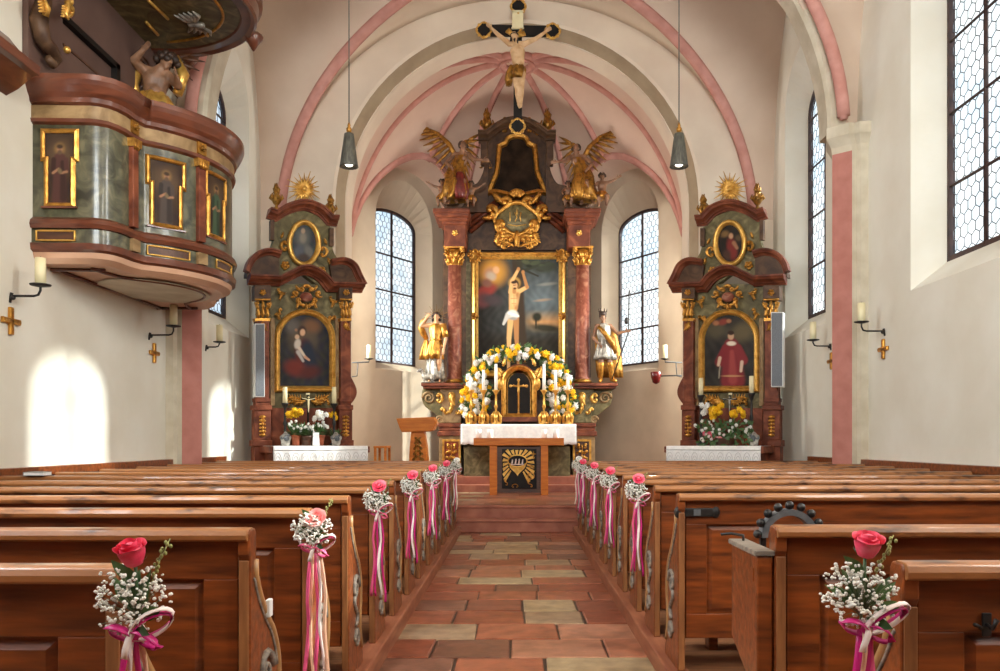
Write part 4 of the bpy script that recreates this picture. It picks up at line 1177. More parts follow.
dea_o = [('g', lambda x, y: (40+6*ns(x*.8, y*.7), 32, 26)), ('e', 302, 249, 5, 11, .15, (116, 44, 38), .35), ('e', 303, 236, 2.2, 2.8, 0, (186, 140, 106), .4), ('c', 300, 243, 297, 248, 2, 1.5, (150, 104, 76), .5), ('e', 309, 234, 4, 3, .4, (120, 92, 56), .6), ('e', 295, 238, 3.4, 3, 0, (90, 70, 48), .6), ('e', 307, 255, 4, 5, 0, (74, 50, 40), .5)]
SAL, PLL, TOPZ = side_altar(False, 'brown marbled side altar with a dark Madonna picture, on the pulpit side', mary, mary_o, 'on the pulpit side')
SAR, PLR, _ = side_altar(True, 'brown marbled side altar with a picture of a saint in red, on the window side', deac, dea_o, 'on the window side')
# ------------------------------------------------------------------ high altar
HC = (0.0, 18.0)
def hp(w): return plane(HC, 0.0, w)
def HEX(mb, poly, w0, w1, mi=None):
    q = hp(w1); mb.ext(poly, lambda u, v, t: q(u, v, t), w0, w1, mi)
def HREC(mb, x0, y0, x1, y1, w0, w1): HEX(mb, [(x0, y0), (x1, y0), (x1, y1), (x0, y1)], w0, w1)
def mirx(poly): return [(1034-x, y) for x, y in poly][::-1]
def HCOR(mb, path, h, p, w):
    q = hp(w); mb.sweep([q(x, y, w) for x, y in path], cornice_prof(h, p), q.n)
HI = thing('high_altar', 'tall dark marbled high altar with gilded carving and a big picture, in the apse', 'high altar', (0, 18, .405))
# lower structure (plinth, pedestals)
mb = MB(); HREC(mb, 441, 383, 593, 484, -.5, -.05); HREC(mb, 443, 225, 591, 384, -.5, -.05); HI_body = mb.build('retable_body', M['brown_marble'], HI)
mb = MB(); HREC(mb, 466, 250, 474, 384, -.06, .08); HREC(mb, 560, 250, 568, 384, -.06, .08); mb.build('inner_pier', M['green_marble'], HI)
# the stepped gable between the columns and the attic
mb = MB()
att = smooth_path([(470, 250), (470, 228), (472, 205), (474, 187), (481, 180), (484, 170), (484.5, 158), (484.5, 144)], 5)
HEX(mb, att+[(488, 134), (497, 127), (507, 122), (517, 120), (527, 122), (537, 127), (546, 134)]+mirx(att), -.45, .06); mb.build('attic', M['brown_marble'], HI)
for sd in (0, 1):
    f = (lambda p: mirx(p)) if sd else (lambda p: p)
    # scrolled shoulder
    mb = MB(); pts = smooth_path([(434+14, 212), (450, 203), (458, 192), (467, 186), (477, 183), (483, 172), (485, 160)], 6)
    HEX(mb, f(pts+[(488, 160), (488, 212)]), -.1, .22); sh = mb.build('scroll_shoulder', M['brown_marble'], HI)
    mb = MB(); q = hp(.2); cx = 452 if not sd else 1034-452
    mb.tube([q(cx+(-1 if sd else 1)*(11*(1-k/30))*cos(k*.45), 199+(11*(1-k/30))*sin(k*.45), .22) for k in range(28)], [.07*(1-k/60) for k in range(28)], 6); mb.build('volute', M['brown_marble'], sh)
    # attic pilaster with capital
    mb = MB(); HREC(mb, *( (480.5, 141, 488, 165) if not sd else (546, 141, 553.5, 165)), 0, .16); mb.build('attic_pilaster', M['brown_marble'], HI, bev=.02)
    # entablature block above the column
    x0, x1 = (444, 466) if not sd else (1034-466, 1034-444)
    mb = MB(); HREC(mb, x0, 224, x1, 247, -.05, .62); eb = mb.build('frieze_block', M['red_marble'], HI, bev=.02)
    mb = MB(); q = hp(.63); rosette(mb, q, (x0+x1)/2, 233, 4.2, .63, 5, .02); mb.build('gilded_rosette', M['gold_bright'], eb)
    mb = MB(); q = hp(.3)
    z = lambda y, w: q(517, y, .3).z
    for (ya, yb, o) in ((208, 212, 10), (212, 216, 8.5), (216, 220, 5), (220, 224, 2)):
        a = x0-o*1.12; b = x1+o*.35
        if sd: a, b = x0-o*.35, x1+o*1.12
        HREC(mb, a, ya, b, yb+.3, -.1, .62+o*.03)
    mb.build('cornice', M['red_marble'], HI, bev=.018)
    # broken raking mouldings behind the cartouche
    mb = MB()
    for k in range(3):
        pth = [(470, 238+6*k-18), (484, 232+5*k-22), (498, 216+4*k-16)]
        pth = pth if not sd else [(1034-x, y) for x, y in pth][::-1]
        q = hp(.1); mb.tube([q(x, y, .1) for x, y in pth], .05, 6)
    mb.build('raking_moulding', M['red_marble'], HI)
    # column, capital, base
    xc = 454.5 if not sd else 582.5; q = hp(.40); o = q(xc, 383, .4); zt = q(xc, 266, .4).z; zc = q(xc, 248, .4).z
    mb = MB(); lathe_col(mb, o, .152, .138, zt-o.z); mb.build('column', M['rose_marble'], HI)
    mb = MB(); capital(mb, (o.x, o.y, zt), .14, zc-zt); mb.build('gilded_capital', M['gold'], HI)
    mb = MB(); mb.lathe([(.2, 0), (.205, .04), (.18, .06), (.17, .09)], o, 20); mb.build('gilded_base_ring', M['gold_dull'], HI)
    # ledge carrying the statue, volute bracket, pedestals
    xs = (421, 465) if not sd else (1034-465, 618)
    mb = MB(); HREC(mb, xs[0], 382.8, xs[1], 386, -.1, .72); HREC(mb, xs[0]+2, 386, xs[1]-2, 388.5, -.1, .66); mb.build('ledge', M['red_marble'], HI, bev=.012)
    mb = MB(); S = smooth_path([(423, 388), (421.5, 396), (424, 405), (431, 411), (438, 417), (440, 427)], 6)
    S2 = smooth_path([(446, 427), (446, 410), (444, 398), (446, 388)], 5)
    HEX(mb, f(S+S2), -.05, .42)
    cx = 428.5 if not sd else 1034-428.5
    q = hp(.43); vb = mb.build('volute_bracket', M['green_marble'], HI, bev=.02)
    for (ux, uy, rr_) in ((429, 398, 6.5), (440, 420, 4)):
        mb = MB(); ux = ux if not sd else 1034-ux
        mb.tube([q(ux+(1 if sd else -1)*(rr_*(1-k/26))*cos(k*.5), uy-(rr_*(1-k/26))*sin(k*.5), .43) for k in range(24)], [.035*(1-k/40) for k in range(24)], 6)
        mb.build('volute_spiral', M['tan_marble'], vb)
    mb = MB(); HEX(mb, f([(440, 388), (463, 388), (461, 423), (443, 423)]), -.1, .52); pd = mb.build('upper_pedestal', M['tan_marble' if not sd else 'green_marble'], HI, bev=.015)
    mb = MB(); q = hp(.53); xm = 452 if not sd else 1034-452
    for e in (-1, 1):
        curl(mb, q, xm+e*9.5, 398, 9, pi/2, 'c', .035, .53, -e); curl(mb, q, xm+e*7.5, 411, 6, pi/2, 's', .028, .53, e)
    for k in range(3): acanthus(mb, q, xm, 398+k*4, 8, pi/2+(k-1)*.3, .035, .55); 
    mb.blob(q(xm, 398, .55), (.08, .05, .12), None, 8, 6); curl(mb, q, xm, 393, 6, 0, 'c', .025, .55, 1)
    mb.build('gilded_carving', M['gold_bright'], pd)
    x0, x1 = (437, 463) if not sd else (571, 597)
    mb = MB(); HREC(mb, x0+1, 423, x1-1, 427, -.1, .58); HREC(mb, x0+2, 427, x1-2, 431, -.1, .55); HREC(mb, x0, 431, x1, 436, -.1, .6); mb.build('red_band', M['red_marble'], HI, bev=.015)
    mb = MB(); HREC(mb, x0+2, 436, x1-2, 482, -.1, .55); lp = mb.build('lower_pedestal', M['tan_marble'], HI, bev=.015)
    mb = MB(); q = hp(.555); xm = 451.5 if not sd else 1034-452
    HREC(mb, xm-7.5, 441, xm+7.5, 462, .5, .56); fb = mb.build('fret_panel', M['terracotta'] if not sd else M['dark_wood'], lp)
    mb = MB()
    q = hp(.57); mb.sweep([q(x, y, .565) for x, y in ((xm-8, 440.5), (xm+8, 440.5), (xm+8, 462.5), (xm-8, 462.5))], [(-.025, -.01), (-.025, .03), (.02, .03), (.02, -.01)], q.n, True)
    for e in (-1, 1):
        for k in range(3): curl(mb, q, xm+e*3.4, 446+k*6, 3.6, e*.7+k, 's', .024, .57, e, 12)
    for k in range(4): acanthus(mb, q, xm, 445+k*5, 4.4, pi/2, .022, .57, 3)
    mb.build('gilded_fretwork', M['gold'], fb)
# attic cornice and crown
mb = MB(); HCOR(mb, [(478.5, 139)]+smooth_path([(488, 139), (497, 132), (507, 127), (517, 125.5), (527, 127), (537, 132), (546, 139)], 4)+[(555.5, 139)], .19, .30, .0); mb.build('crown_cornice', M['brown_marble'], HI)
for x in (487, 547.5):
    mb = MB(); q = hp(.1); o = q(x, 136, .1); urn(mb, o, .60); mb.build('urn_finial', M['gold_dull'], HI)
mb = MB(); q = hp(.05)
for e in (-1, 1):
    curl(mb, q, 517+e*12, 125, 10, e*.5, 's', .045, .05, e); curl(mb, q, 517+e*21, 130, 7, e*.7, 'c', .04, .05, e)
    for k in range(4): acanthus(mb, q, 517+e*(7+5*k), 127+k*2, 9, -pi/2+e*(.2+.25*k), .035, .05)
mb.build('gilded_crest', M['gold_dull'], HI)
# upper picture with keyhole frame
q = hp(.1)
kh = [(499.5, 147)]+smooth_path([(505.5, 144), (509, 138.5), (517, 136.5), (525, 138.5), (528.5, 144)], 4)+[(534.5, 147)]+smooth_path([(535.5, 158), (537, 172), (541, 183), (545, 192.5)], 4)+smooth_path([(538, 191.5), (529, 193.5), (517, 196), (505, 193.5), (496, 191.5)], 4)+smooth_path([(489, 192.5), (493, 183), (497, 172), (498.5, 158)], 4)
mb = MB(); mb.sweep([q(x, y, .1) for x, y in kh], [(-.06, -.05), (-.06, .05), (-.03, .10), (.03, .08), (.05, .03), (.06, -.05)], q.n, True); fm = mb.build('upper_picture_frame', M['gold'], HI)
mb = MB(); mb.ext(kh, lambda u, v, t: q(u, v, t), .07, .105); up = mb.build('upper_picture', mat('dark_picture', (36, 28, 22), (66, 52, 40), .8, scale=3.5, lo=.4, hi=.7, spec=.1), fm)
# cartouche
mb = MB(); q = hp(.28); mb.blob(q(517, 219, .2), (.48, .12, .36), None, 20, 10); sdl = mb.build('cartouche_shield', M['green_marble'], HI)
mb = MB(); rocaille(mb, hp(.3), 517, 218, 28, 27, .3, .058); q = hp(.3)
mb.tube([q(517+21*cos(a*pi/20)*(1+.08*cos(a*pi/5)), 218.5+15*sin(a*pi/20)*(1+.08*cos(a*pi/5)), .3) for a in range(40)], .05, 6, True)
for e in (-1, 1):
    for k in range(2): curl(mb, q, 517+e*(12+k*5), 243-k*3, 8, e*.3+(pi if e < 0 else 0), 's', .035, .3, e)
    acanthus(mb, q, 517+e*3, 246, 20, (0 if e > 0 else pi)-e*.35, .03, .3)
acanthus(mb, q, 517, 232, 14, pi/2, .045, .32)
mb.build('cartouche_frame', M['gold'], HI)
mb = MB(); q = hp(.36)      # worn gilt emblem strokes on the shield
for x0, dx in ((510, 0), (515, 2), (521, -1)):
    mb.tube([q(x0, 212, .33), q(x0+dx, 217, .335), q(x0, 221, .33)], .012, 4)
mb.tube([q(508, 224, .32), q(517, 225.5, .33), q(526, 224, .32)], .010, 4); mb.tube([q(517, 209, .33), q(517, 214, .335)], .012, 4)
mb.build('gilt_emblem', M['gold_bright'], sdl)
# main picture
q = hp(.12)
fr = [(475, 256), (562, 256), (562, 374), (475, 374)]
mb = MB(); mb.sweep([q(x, y, .1) for x, y in fr], [(-.085, -.05), (-.085, .05), (-.05, .12), (-.01, .09), (.03, .10), (.07, .04), (.085, -.05)], q.n, True); fm = mb.build('picture_frame', M['gold_bright'], HI)
q2 = hp(.2)
for x in (475, 562):
    mb = MB(); rocaille(mb, q2, x, 256, 6.5, 6.5, .2, .03); mb.build('corner_ornament', M['gold'], fm)
    mb = MB(); rosette(mb, q2, x, 316, 5, .2, 4, .028); mb.build('side_ornament', M['gold'], fm)
for x in (496, 517, 539):
    mb = MB(); acanthus(mb, q2, x-5, 256, 10, 0, .02, .2); mb.build('frame_leaf', M['gold'], fm)
def bg(x, y):
    u = (x-479)/79; v = (y-260)/110
    r, g, b = 58, 60, 58
    k = max(0, min(1, (u-.35)*2.2)); s = max(0, min(1, 1-abs(v-.36)*2.6)); r += k*s*44; g += k*s*54; b += k*s*62
    h = max(0, 1-abs(v-.56)*9)*max(0, min(1, (u-.48)*4)); r += h*112; g += h*56; b += h*4
    if v > .62: d = min(1, (v-.62)*8); r = r*(1-d)+44*d; g = g*(1-d)+38*d; b = b*(1-d)+30*d
    if u < .4: d = (.4-u)*1.6; r *= 1-d*.6; g *= 1-d*.7; b *= 1-d*.75
    m = 7*ns(x*.7, y*.6); return (max(0, r+m), max(0, g+m), max(0, b+m))
FL = (222, 172, 112); FS = (176, 122, 74)
seb = [('g', bg), ('c', 522, 372, 517, 256, 6, 5, (58, 44, 32), .3), ('c', 519, 272, 549, 262, 1.6, 1.0, (52, 48, 38), .4), ('c', 520, 268, 538, 276, 1.3, .8, (48, 46, 36), .4), ('e', 531, 264, 13, 5, .1, (50, 54, 42), .7), ('e', 526, 262, 4, 2, .3, (74, 78, 56), .4), ('e', 535, 263, 5, 2, -.2, (70, 76, 56), .4), ('e', 543, 266, 4, 1.8, .2, (78, 84, 62), .4), ('e', 529, 266, 3, 1.4, .1, (36, 38, 28), .4), ('e', 540, 270, 4, 1.5, .2, (40, 42, 32), .4), ('e', 550, 264, 5, 2, .1, (66, 72, 56), .4), ('e', 546, 268, 10, 4, -.1, (58, 62, 50), .7),
       ('e', 537, 317, 4.5, 4.5, 0, (40, 40, 28), .4), ('c', 536, 318, 536, 328, .8, .8, (36, 32, 24), .3), ('e', 546, 328, 14, 3.4, .1, (48, 46, 32), .5), ('e', 548, 284, 9, 1.5, -.1, (128, 128, 122), .7), ('e', 543, 300, 8, 1.2, -.1, (150, 130, 110), .7),
       ('e', 493, 272, 12, 12, 0, (206, 146, 58), .7), ('e', 490, 274, 6, 7, .2, (176, 128, 96), .5), ('e', 496, 270, 3.2, 3.6, 0, (214, 164, 120), .4), ('e', 491, 276, 5, 4, .5, (178, 160, 140), .5), ('e', 486, 291, 11, 6, -.5, (138, 54, 46), .4), ('e', 483, 300, 8, 7, -.4, (104, 58, 60), .5), ('e', 492, 300, 10, 5, .2, (70, 58, 60), .6), ('e', 487, 283, 5, 4, .3, (124, 84, 70), .5),
       ('e', 514.5, 283, 5.6, 5.6, 0, (196, 150, 76), .35), ('e', 514.5, 284, 4.6, 4.8, 0, (54, 36, 24), .3),
       ('c', 510.5, 292, 512, 281, 2.1, 1.8, FL, .3), ('c', 512, 281, 518, 270, 1.8, 1.3, FL, .3), ('c', 518, 292, 527, 287, 2.1, 1.8, FL, .3), ('c', 527, 287, 523, 273, 1.7, 1.2, FS, .3), ('e', 518.5, 269, 1.6, 1.8, 0, FS, .4), ('e', 523, 272, 1.6, 1.8, 0, FS, .4),
       ('c', 514.5, 293, 513, 309, 5.4, 4.0, FL, .22), ('c', 517.5, 294, 516, 308, 1.8, 1.6, FS, .8), ('e', 514, 301, 3, 4, 0, (236, 192, 134), .9), ('c', 514.3, 292, 514.3, 287, 1.9, 1.8, FS, .4), ('e', 514.8, 285.6, 2.7, 3.6, .12, (214, 162, 112), .22), ('e', 514.0, 282.2, 3.0, 1.5, -.1, (54, 36, 24), .35), ('e', 514.8, 288.4, 1.6, 1.0, 0, (80, 52, 34), .4), ('c', 513.6, 285.2, 516.2, 284.9, .4, .4, (90, 58, 40), .5), ('c', 514, 295, 514, 306, .35, .3, (178, 128, 80), .8), ('c', 511, 298.5, 517.5, 298.2, .4, .4, (184, 132, 84), .8), ('c', 512, 303.5, 516, 303.3, .3, .3, (184, 132, 84), .8),
       ('c', 511, 316, 509, 338, 3.2, 2.3, FL, .25), ('c', 509, 338, 508.5, 370, 2.2, 1.5, FL, .25), ('c', 516, 316, 516.5, 338, 3.0, 2.2, FS, .25), ('c', 516.5, 338, 519, 370, 2.1, 1.4, FS, .25),
       ('e', 512.5, 314.5, 5.8, 4.6, .15, (214, 210, 200), .25), ('c', 508, 315, 503.5, 324, 2.6, 1.2, (196, 192, 184), .35), ('c', 509, 313, 518, 316, 1.4, 1.2, (236, 232, 222), .5), ('e', 513, 318.5, 4, 1.5, 0, (150, 146, 140), .6)]
mb = MB(); ys = [259+112*i/220 for i in range(221)]
mb.spans(lambda x, y, w: q(x, y, .115), ys, lambda y: 478.4, lambda y: 558.6, 158, painter(seb)); mb.build('painting', M['painted'], fm)
# mensa, predella, steps
mb = MB(); HREC(mb, 464, 446, 570, 484, -.1, 1.02); mb.build('mensa_block', M['green_marble'], HI, bev=.02)
mb = MB(); HREC(mb, 461.5, 424.5, 573.5, 430, -.1, 1.2); mb.build('mensa_slab', M['red_marble'], HI, bev=.01)
mb = MB(); HREC(mb, 463, 400, 571, 425, -.1, .42); mb.build('predella', M['brown_marble'], HI, bev=.01)
mb = MB()
for k, (w, y0, y1) in enumerate(((1.7, 487, 493.5), (1.4, 480.5, 487.5))):
    z0 = .405+.16*(1-k); 
    mb.box((-1.75+.1*k, 18-w, .405), (1.75-.1*k, 18.4, .405+.15*(k+1)))
struct(mb.build('altar_steps_trim', M['red_stone'], bev=.012))
# tabernacle
q = hp(.95); TB = thing('tabernacle', 'small brown arched tabernacle with a gilded frame in the flower arch', 'tabernacle', q(519.5, 421, .7))
def arc(xc, hw, yt, yb, sp, n=16):
    return [(xc-hw, yb), (xc-hw, sp)]+[(xc-hw*cos(pi*k/n), sp-(sp-yt)*sin(pi*k/n)) for k in range(1, n)]+[(xc+hw, sp), (xc+hw, yb)]
mb = MB(); HEX(mb, arc(519, 18, 364, 420, 382), .43, .84); HREC(mb, 499, 416.5, 539, 421.8, .43, .92); mb.build('case', M['red_marble'], TB, bev=.01)
mb = MB(); qq = hp(.85); mb.sweep([qq(x, y, .85) for x, y in arc(519, 15, 368, 416, 383)], [(-.055, -.02), (-.055, .04), (-.02, .07), (.02, .05), (.055, .02), (.055, -.02)], qq.n, True)
for k in range(2): mb.sweep([qq(x, y, .85) for x, y in arc(519, 12.4-k*.3, 371.5, 416, 385)], [(-.02, -.02), (-.02, .04), (.02, .04), (.02, -.02)], qq.n, True)
mb.build('gilded_arch', M['gold'], TB)
mb = MB(); HEX(mb, arc(518.5, 11.5, 373, 416, 385), .80, .856); mb.build('door', M['blackwood'], TB)
mb = MB(); qq = hp(.88); mb.tube([qq(518.5, 380, .88), qq(518.5, 414, .88)], .022, 6); mb.tube([qq(510.5, 386, .88), qq(526.5, 386, .88)], .020, 6)
for x, y in ((518.5, 380), (510.5, 386), (526.5, 386)): mb.blob(qq(x, y, .88), .034, None, 8, 6)
mb.tube([qq(518.5, 386, .90), qq(518.5, 391, .91), qq(518.2, 398, .90)], [.02, .03, .014], 6); mb.blob(qq(518.3, 384.6, .91), .024, None, 8, 6)
mb.tube([qq(513, 384.8, .89), qq(518.5, 387.5, .9), qq(524, 384.8, .89)], .012, 5)
mb.build('door_crucifix', M['gold_bright'], TB)
for e in (-1, 1):
    x = 519+e*18
    mb = MB(); curl(mb, hp(.86), x, 372, 7, pi/2, 's', .03, .86, e); acanthus(mb, hp(.86), x, 380, 14, -pi/2+e*.4, .03, .86); acanthus(mb, hp(.86), x-e*2, 366, 8, -pi/2-e*.3, .026, .86)
    mb.blob(hp(.86)(x, 384, .88), (.08, .06, .14), None, 8, 6); mb.build('gilded_wing_carving', M['gold_bright'], TB)
# altar cloth
zt = hp(1.2)(517, 424.5, 1.2).z
def cloth(nm, x0, x1, yb, yf, z, drop, mt, lab, side=0.0, seed=1):
    rr = random.Random(seed); mb = MB(); rows = []; n = 60
    pr = [(yb, z+.003), (yf+.02, z+.004), (yf-.006, z-.002), (yf-.012, z-.04)]+[(yf-.012, z-.04-(drop-.04)*k/6) for k in range(1, 7)]
    for j, (y, zz) in enumerate(pr):
        row = []
        for i in range(n+1):
            u = i/n; f = max(0, (j-3)/6)
            row.append(V(x0+(x1-x0)*u, y-.02*f*(1+sin(u*47+sin(u*11)*2)), zz-(.02*abs(sin(u*n*pi/4))*f)))
        rows.append(row)
    mb.loft(rows, False, False, True)
    for s_, x in ((-1, x0), (1, x1)):
        if side:
            R_ = []
            for y in [yb+(yf-yb)*k/8 for k in range(9)]:
                R_.append([V(x, y, z+.003), V(x+s_*.012, y, z-.01)]+[V(x+s_*(.014+.015*sin(y*20)*k/5), y, z-.01-side*k/5) for k in range(1, 6)])
            mb.loft(R_, False, False, True)
    o = mb.build(nm, mt); o.modifiers.new('s', 'SOLIDIFY').thickness = .004
    return tag(o, lab, 'altar cloth')
xa = hp(1.2)(461, 424, 1.2).x; xb = hp(1.2)(576, 424, 1.2).x
cloth('altar_cloth', xa, xb, 18-.64, 18-1.21, zt+.004, .40, M['linen'], 'wide white linen cloth over the mensa of the high altar', .42)
# six gilded candlesticks
for i, (x, yc) in enumerate(((471, 377), (483.5, 370), (496, 364), (544, 364), (555.5, 370), (567.8, 377))):
    w = 1.04; q = hp(w); o = q(x, 423, w); o.z = zt+.007
    h1 = q(x, 390, w).z-o.z; h2 = q(x, yc, w).z-q(x, 390, w).z
    nm_ = ['outermost', 'middle', 'innermost', 'innermost', 'middle', 'outermost'][i]; sd_ = 'on the pulpit side of' if i < 3 else 'on the window side of'
    t = candlestick('altar_candlestick', 'tall gilded candlestick, %s of three %s the tabernacle' % (nm_, sd_), o, h1, h2, .032, 'gold_bright', 'white_wax', 'candlestick', 'gilded candlesticks on the high altar', 1.35)
    mb = MB()
    for k in range(3):
        a = k*2*pi/3+.5; mb.blob(o+V(.095*cos(a), .095*sin(a), .04), .036, None, 8, 6)
        mb.tube([o+V(.10*cos(a), .10*sin(a), .05), o+V(.10*cos(a), .10*sin(a), .15), o+V(.03*cos(a), .03*sin(a), .26)], [.035, .05, .03], 6)
    mb.build('tripod_foot', M['gold_bright'], t)
for i, x in enumerate((513, 525)):   # slim red-tipped candles on the tabernacle
    q = hp(.6); o = q(x, 364, .6); o.z = q(x, 365, .6).z+.05
    candlestick('small_candlestick', ['slim white candle with red cup on top of the tabernacle, towards the pulpit', 'slim white candle with red cup on top of the tabernacle, towards the window side'][i], o, .08, .26, .022, 'gold', 'white_wax', 'candlestick', None, .6)
# flower arch ----------------------------------------------------------
q = hp(.8); FA = thing('flower_arch', 'arch of white and yellow flowers round the tabernacle on the high altar', 'flower garland', q(519, 422, .8))
rr = random.Random(77); lf = MB()
def arch_pt(t):
    """t 0..1 along the garland"""
    if t < .3: return 466+5*(t/.3)**2*1.0, 413-(t/.3)*33
    if t > .7: k = (1-t)/.3; return 571-5*k**2, 413-k*33
    a = pi*(1-(t-.3)/.4); return 518.5+48*cos(a), 380-31*sin(a)
ci = 0; placed = []
for k in range(900):
    t = rr.random(); x, y = arch_pt(t); half = 12 if .32 < t < .68 else 15
    inn = (518.5-x, 395-y); L = hypot(*inn); x += inn[0]/L*rr.uniform(-.25, 1.15)*half*(1.25 if y > 385 else 1); y += inn[1]/L*rr.uniform(-.25, 1)*half*.7+rr.uniform(-2, 2)
    if 497 < x < 541 and y > 359 or y > 417: continue
    if x < 462 or x > 576: continue
    w = rr.uniform(.60, .80)
    if len(placed) < 190 and all(hypot(x-px, y-py) > 3.3 for px, py in placed):
        placed.append((x, y)); kind = 'yellow_petal' if rr.random() < .48 else 'white_petal'
        flower(kind, hp(w)(x, y, w), rr.uniform(.062, .088), FA, rr.uniform(0, 6), rr.uniform(-.5, .3))
    else:
        b = hp(w-.12)(x, y, w-.12); a = rr.uniform(0, 2*pi); ln = rr.uniform(.10, .2)
        leaf_into(lf, b, b+V(ln*cos(a), rr.uniform(-.12, .02), ln*sin(a)), .06)
for k in range(26):
    x0, y0 = arch_pt(k/26); x1, y1 = arch_pt((k+1)/26); a, b = hp(.58)(x0+(518.5-x0)*.1, y0+3, .58), hp(.58)(x1+(518.5-x1)*.1, y1+3, .58)
    lf.tube([a, b], [.13, .13], 6)
lf.build('foliage', M['leaf'], FA)
# people's altar -------------------------------------------------------
PAL = plane((0, 15.4), 0.0, 0)
def pal(w): return plane((0, 15.4), 0.0, w)
PT = thing('wooden_altar_table', 'plain orange wood altar table with a black and gold relief on its front', 'altar table', (0.03, 15.6, .405))
def PREC(mb, x0, y0, x1, y1, w0, w1):
    q = pal(w1); a = q(x0, y0, w1); b = q(x1, y1, w1); mb.box((a.x, 15.4-w1, b.z), (b.x, 15.4-w0, a.z))
ztop = PAL(517, 438, 0).z
mb = MB(); PREC(mb, 473.6, 438, 564, 445.5, -.75, 0); mb.build('table_top', M['orange_wood'], PT, bev=.006)
for x0, x1 in ((489.5, 497), (541, 548.3)):
    for w in (-.06, -.62):
        a = PAL(x0, 445, 0).x; b = PAL(x1, 445, 0).x; mb = MB(); mb.box((a, 15.4-w-.02, .405), (b, 15.4-w+.10, PAL(517, 445.3, 0).z)); mb.build('leg', M['orange_wood'], PT, bev=.006)
a = PAL(497, 446, 0); b = PAL(541, 494, 0)
mb = MB(); mb.box((a.x, 15.52, .45), (b.x, 15.56, a.z)); mb.build('front_panel', M['dark_wood'], PT)
rl = thing('gilded_relief', 'square black and gold relief of a rayed heart fixed under the altar table', 'relief', (0, 15.5, .5))
q = plane((0, 15.4), 0, -.1); a = q(502, 449, -.1); b = q(536.5, 488.5, -.1)
mb = MB(); mb.box((a.x, 15.485, b.z), (b.x, 15.518, a.z)); mb.build('black_ground', M['blackwood'], rl, bev=.004)
mb = MB(); fl = lambda x, y, w: V(q(x, y, -.1).x, 15.485-w, q(x, y, -.1).z); rr = random.Random(9)
for k in range(22):
    a = 2*pi*k/22+.07
    if 1.0 < a < 2.2: continue
    r0, r1 = 9.5, min(20, 17/max(abs(cos(a)), abs(sin(a))) )
    wd = .15
    x0, y0 = 517.5+r0*cos(a), 464+r0*sin(a); x1, y1 = 518+r1*cos(a)*.95, 466+r1*sin(a)
    x1 = max(503, min(535.5, x1)); y1 = max(450, min(487.5, y1))
    p = [(x0-wd*sin(a)*5, y0+wd*cos(a)*5), (x0+wd*sin(a)*5, y0-wd*cos(a)*5), (x1+wd*sin(a)*11, y1-wd*cos(a)*11), (x1-wd*sin(a)*11, y1+wd*cos(a)*11)]
    mb.ext(p, fl, -.004, .008)
mb.build('gold_rays', M['gold_bright'], rl)
mb = MB()
hp_ = [(517.5+8.2*(16*sin(t)**3)/16, 467-8.6*(13*cos(t)-5*cos(2*t)-2*cos(3*t)-cos(4*t))/16) for t in [2*pi*k/40 for k in range(40)]]
mb.ext(hp_, fl, -.004, .016)
mb.tube([fl(517.5+9.5*cos(t), 461+6*sin(t), .018) for t in [2*pi*k/30 for k in range(30)]], .014, 6, True)
mb.build('gold_heart', M['gold_bright'], rl)
mb = MB(); mb.ext([(517.5+8.4*cos(t), 461+5*sin(t)) for t in [2*pi*k/30 for k in range(30)]], fl, .0, .018); bd = mb.build('black_oval', M['blackwood'], rl)
mb = MB()
for k in range(4): mb.tube([fl(512+3.4*k, 464, .02), fl(512.6+3.4*k, 458.5+abs(1.5-k)*.6, .024)], [.018, .012], 5)
mb.tube([fl(511, 464.5, .02), fl(524, 464.5, .02)], .012, 5); mb.build('gold_hand_emblem', M['white_ribbon'], bd)
mb = MB()
mb.tube([fl(531+3.2*cos(t), 476+3.2*sin(t), .01) for t in [2*pi*k/20 for k in range(20)]], .010, 5, True); mb.tube([fl(533.5, 451, .01), fl(533.5, 459, .01)], .010, 4); mb.tube([fl(531, 454, .01), fl(536, 454, .01)], .010, 4)
curl(mb, fl, 532, 466, 5, .4, 'c', .010, .01); curl(mb, fl, 506, 482, 5, .4, 's', .010, .01); curl(mb, fl, 530, 484, 5, .1, 's', .010, .01); curl(mb, fl, 515, 484, 6, 0, 'c', .009, .01)
mb.build('gold_ornament', M['gold'], rl)
for i, x in enumerate((478.5, 490, 544, 556)):
    q = pal(-.3); o = q(x, 438, -.3); o.z = ztop
    t = thing('glass_candle', ['white candle cup at the pulpit end of the wooden altar table', 'white candle cup second from the pulpit end of the altar table', 'white candle cup second from the window end of the altar table', 'white candle cup at the window end of the wooden altar table'][i], 'candle', o, 'candle cups on the altar table')
    mb = MB(); mb.lathe([(.05, 0), (.056, .01), (.058, .17), (.052, .17), (.05, .02)], o, 14); mb.build('cup', M['white_trim'], t)
    mb = MB(); mb.lathe([(.049, .02), (.049, .14), (.004, .14)], o, 12); mb.build('wax_fill', M['white_wax'], t)
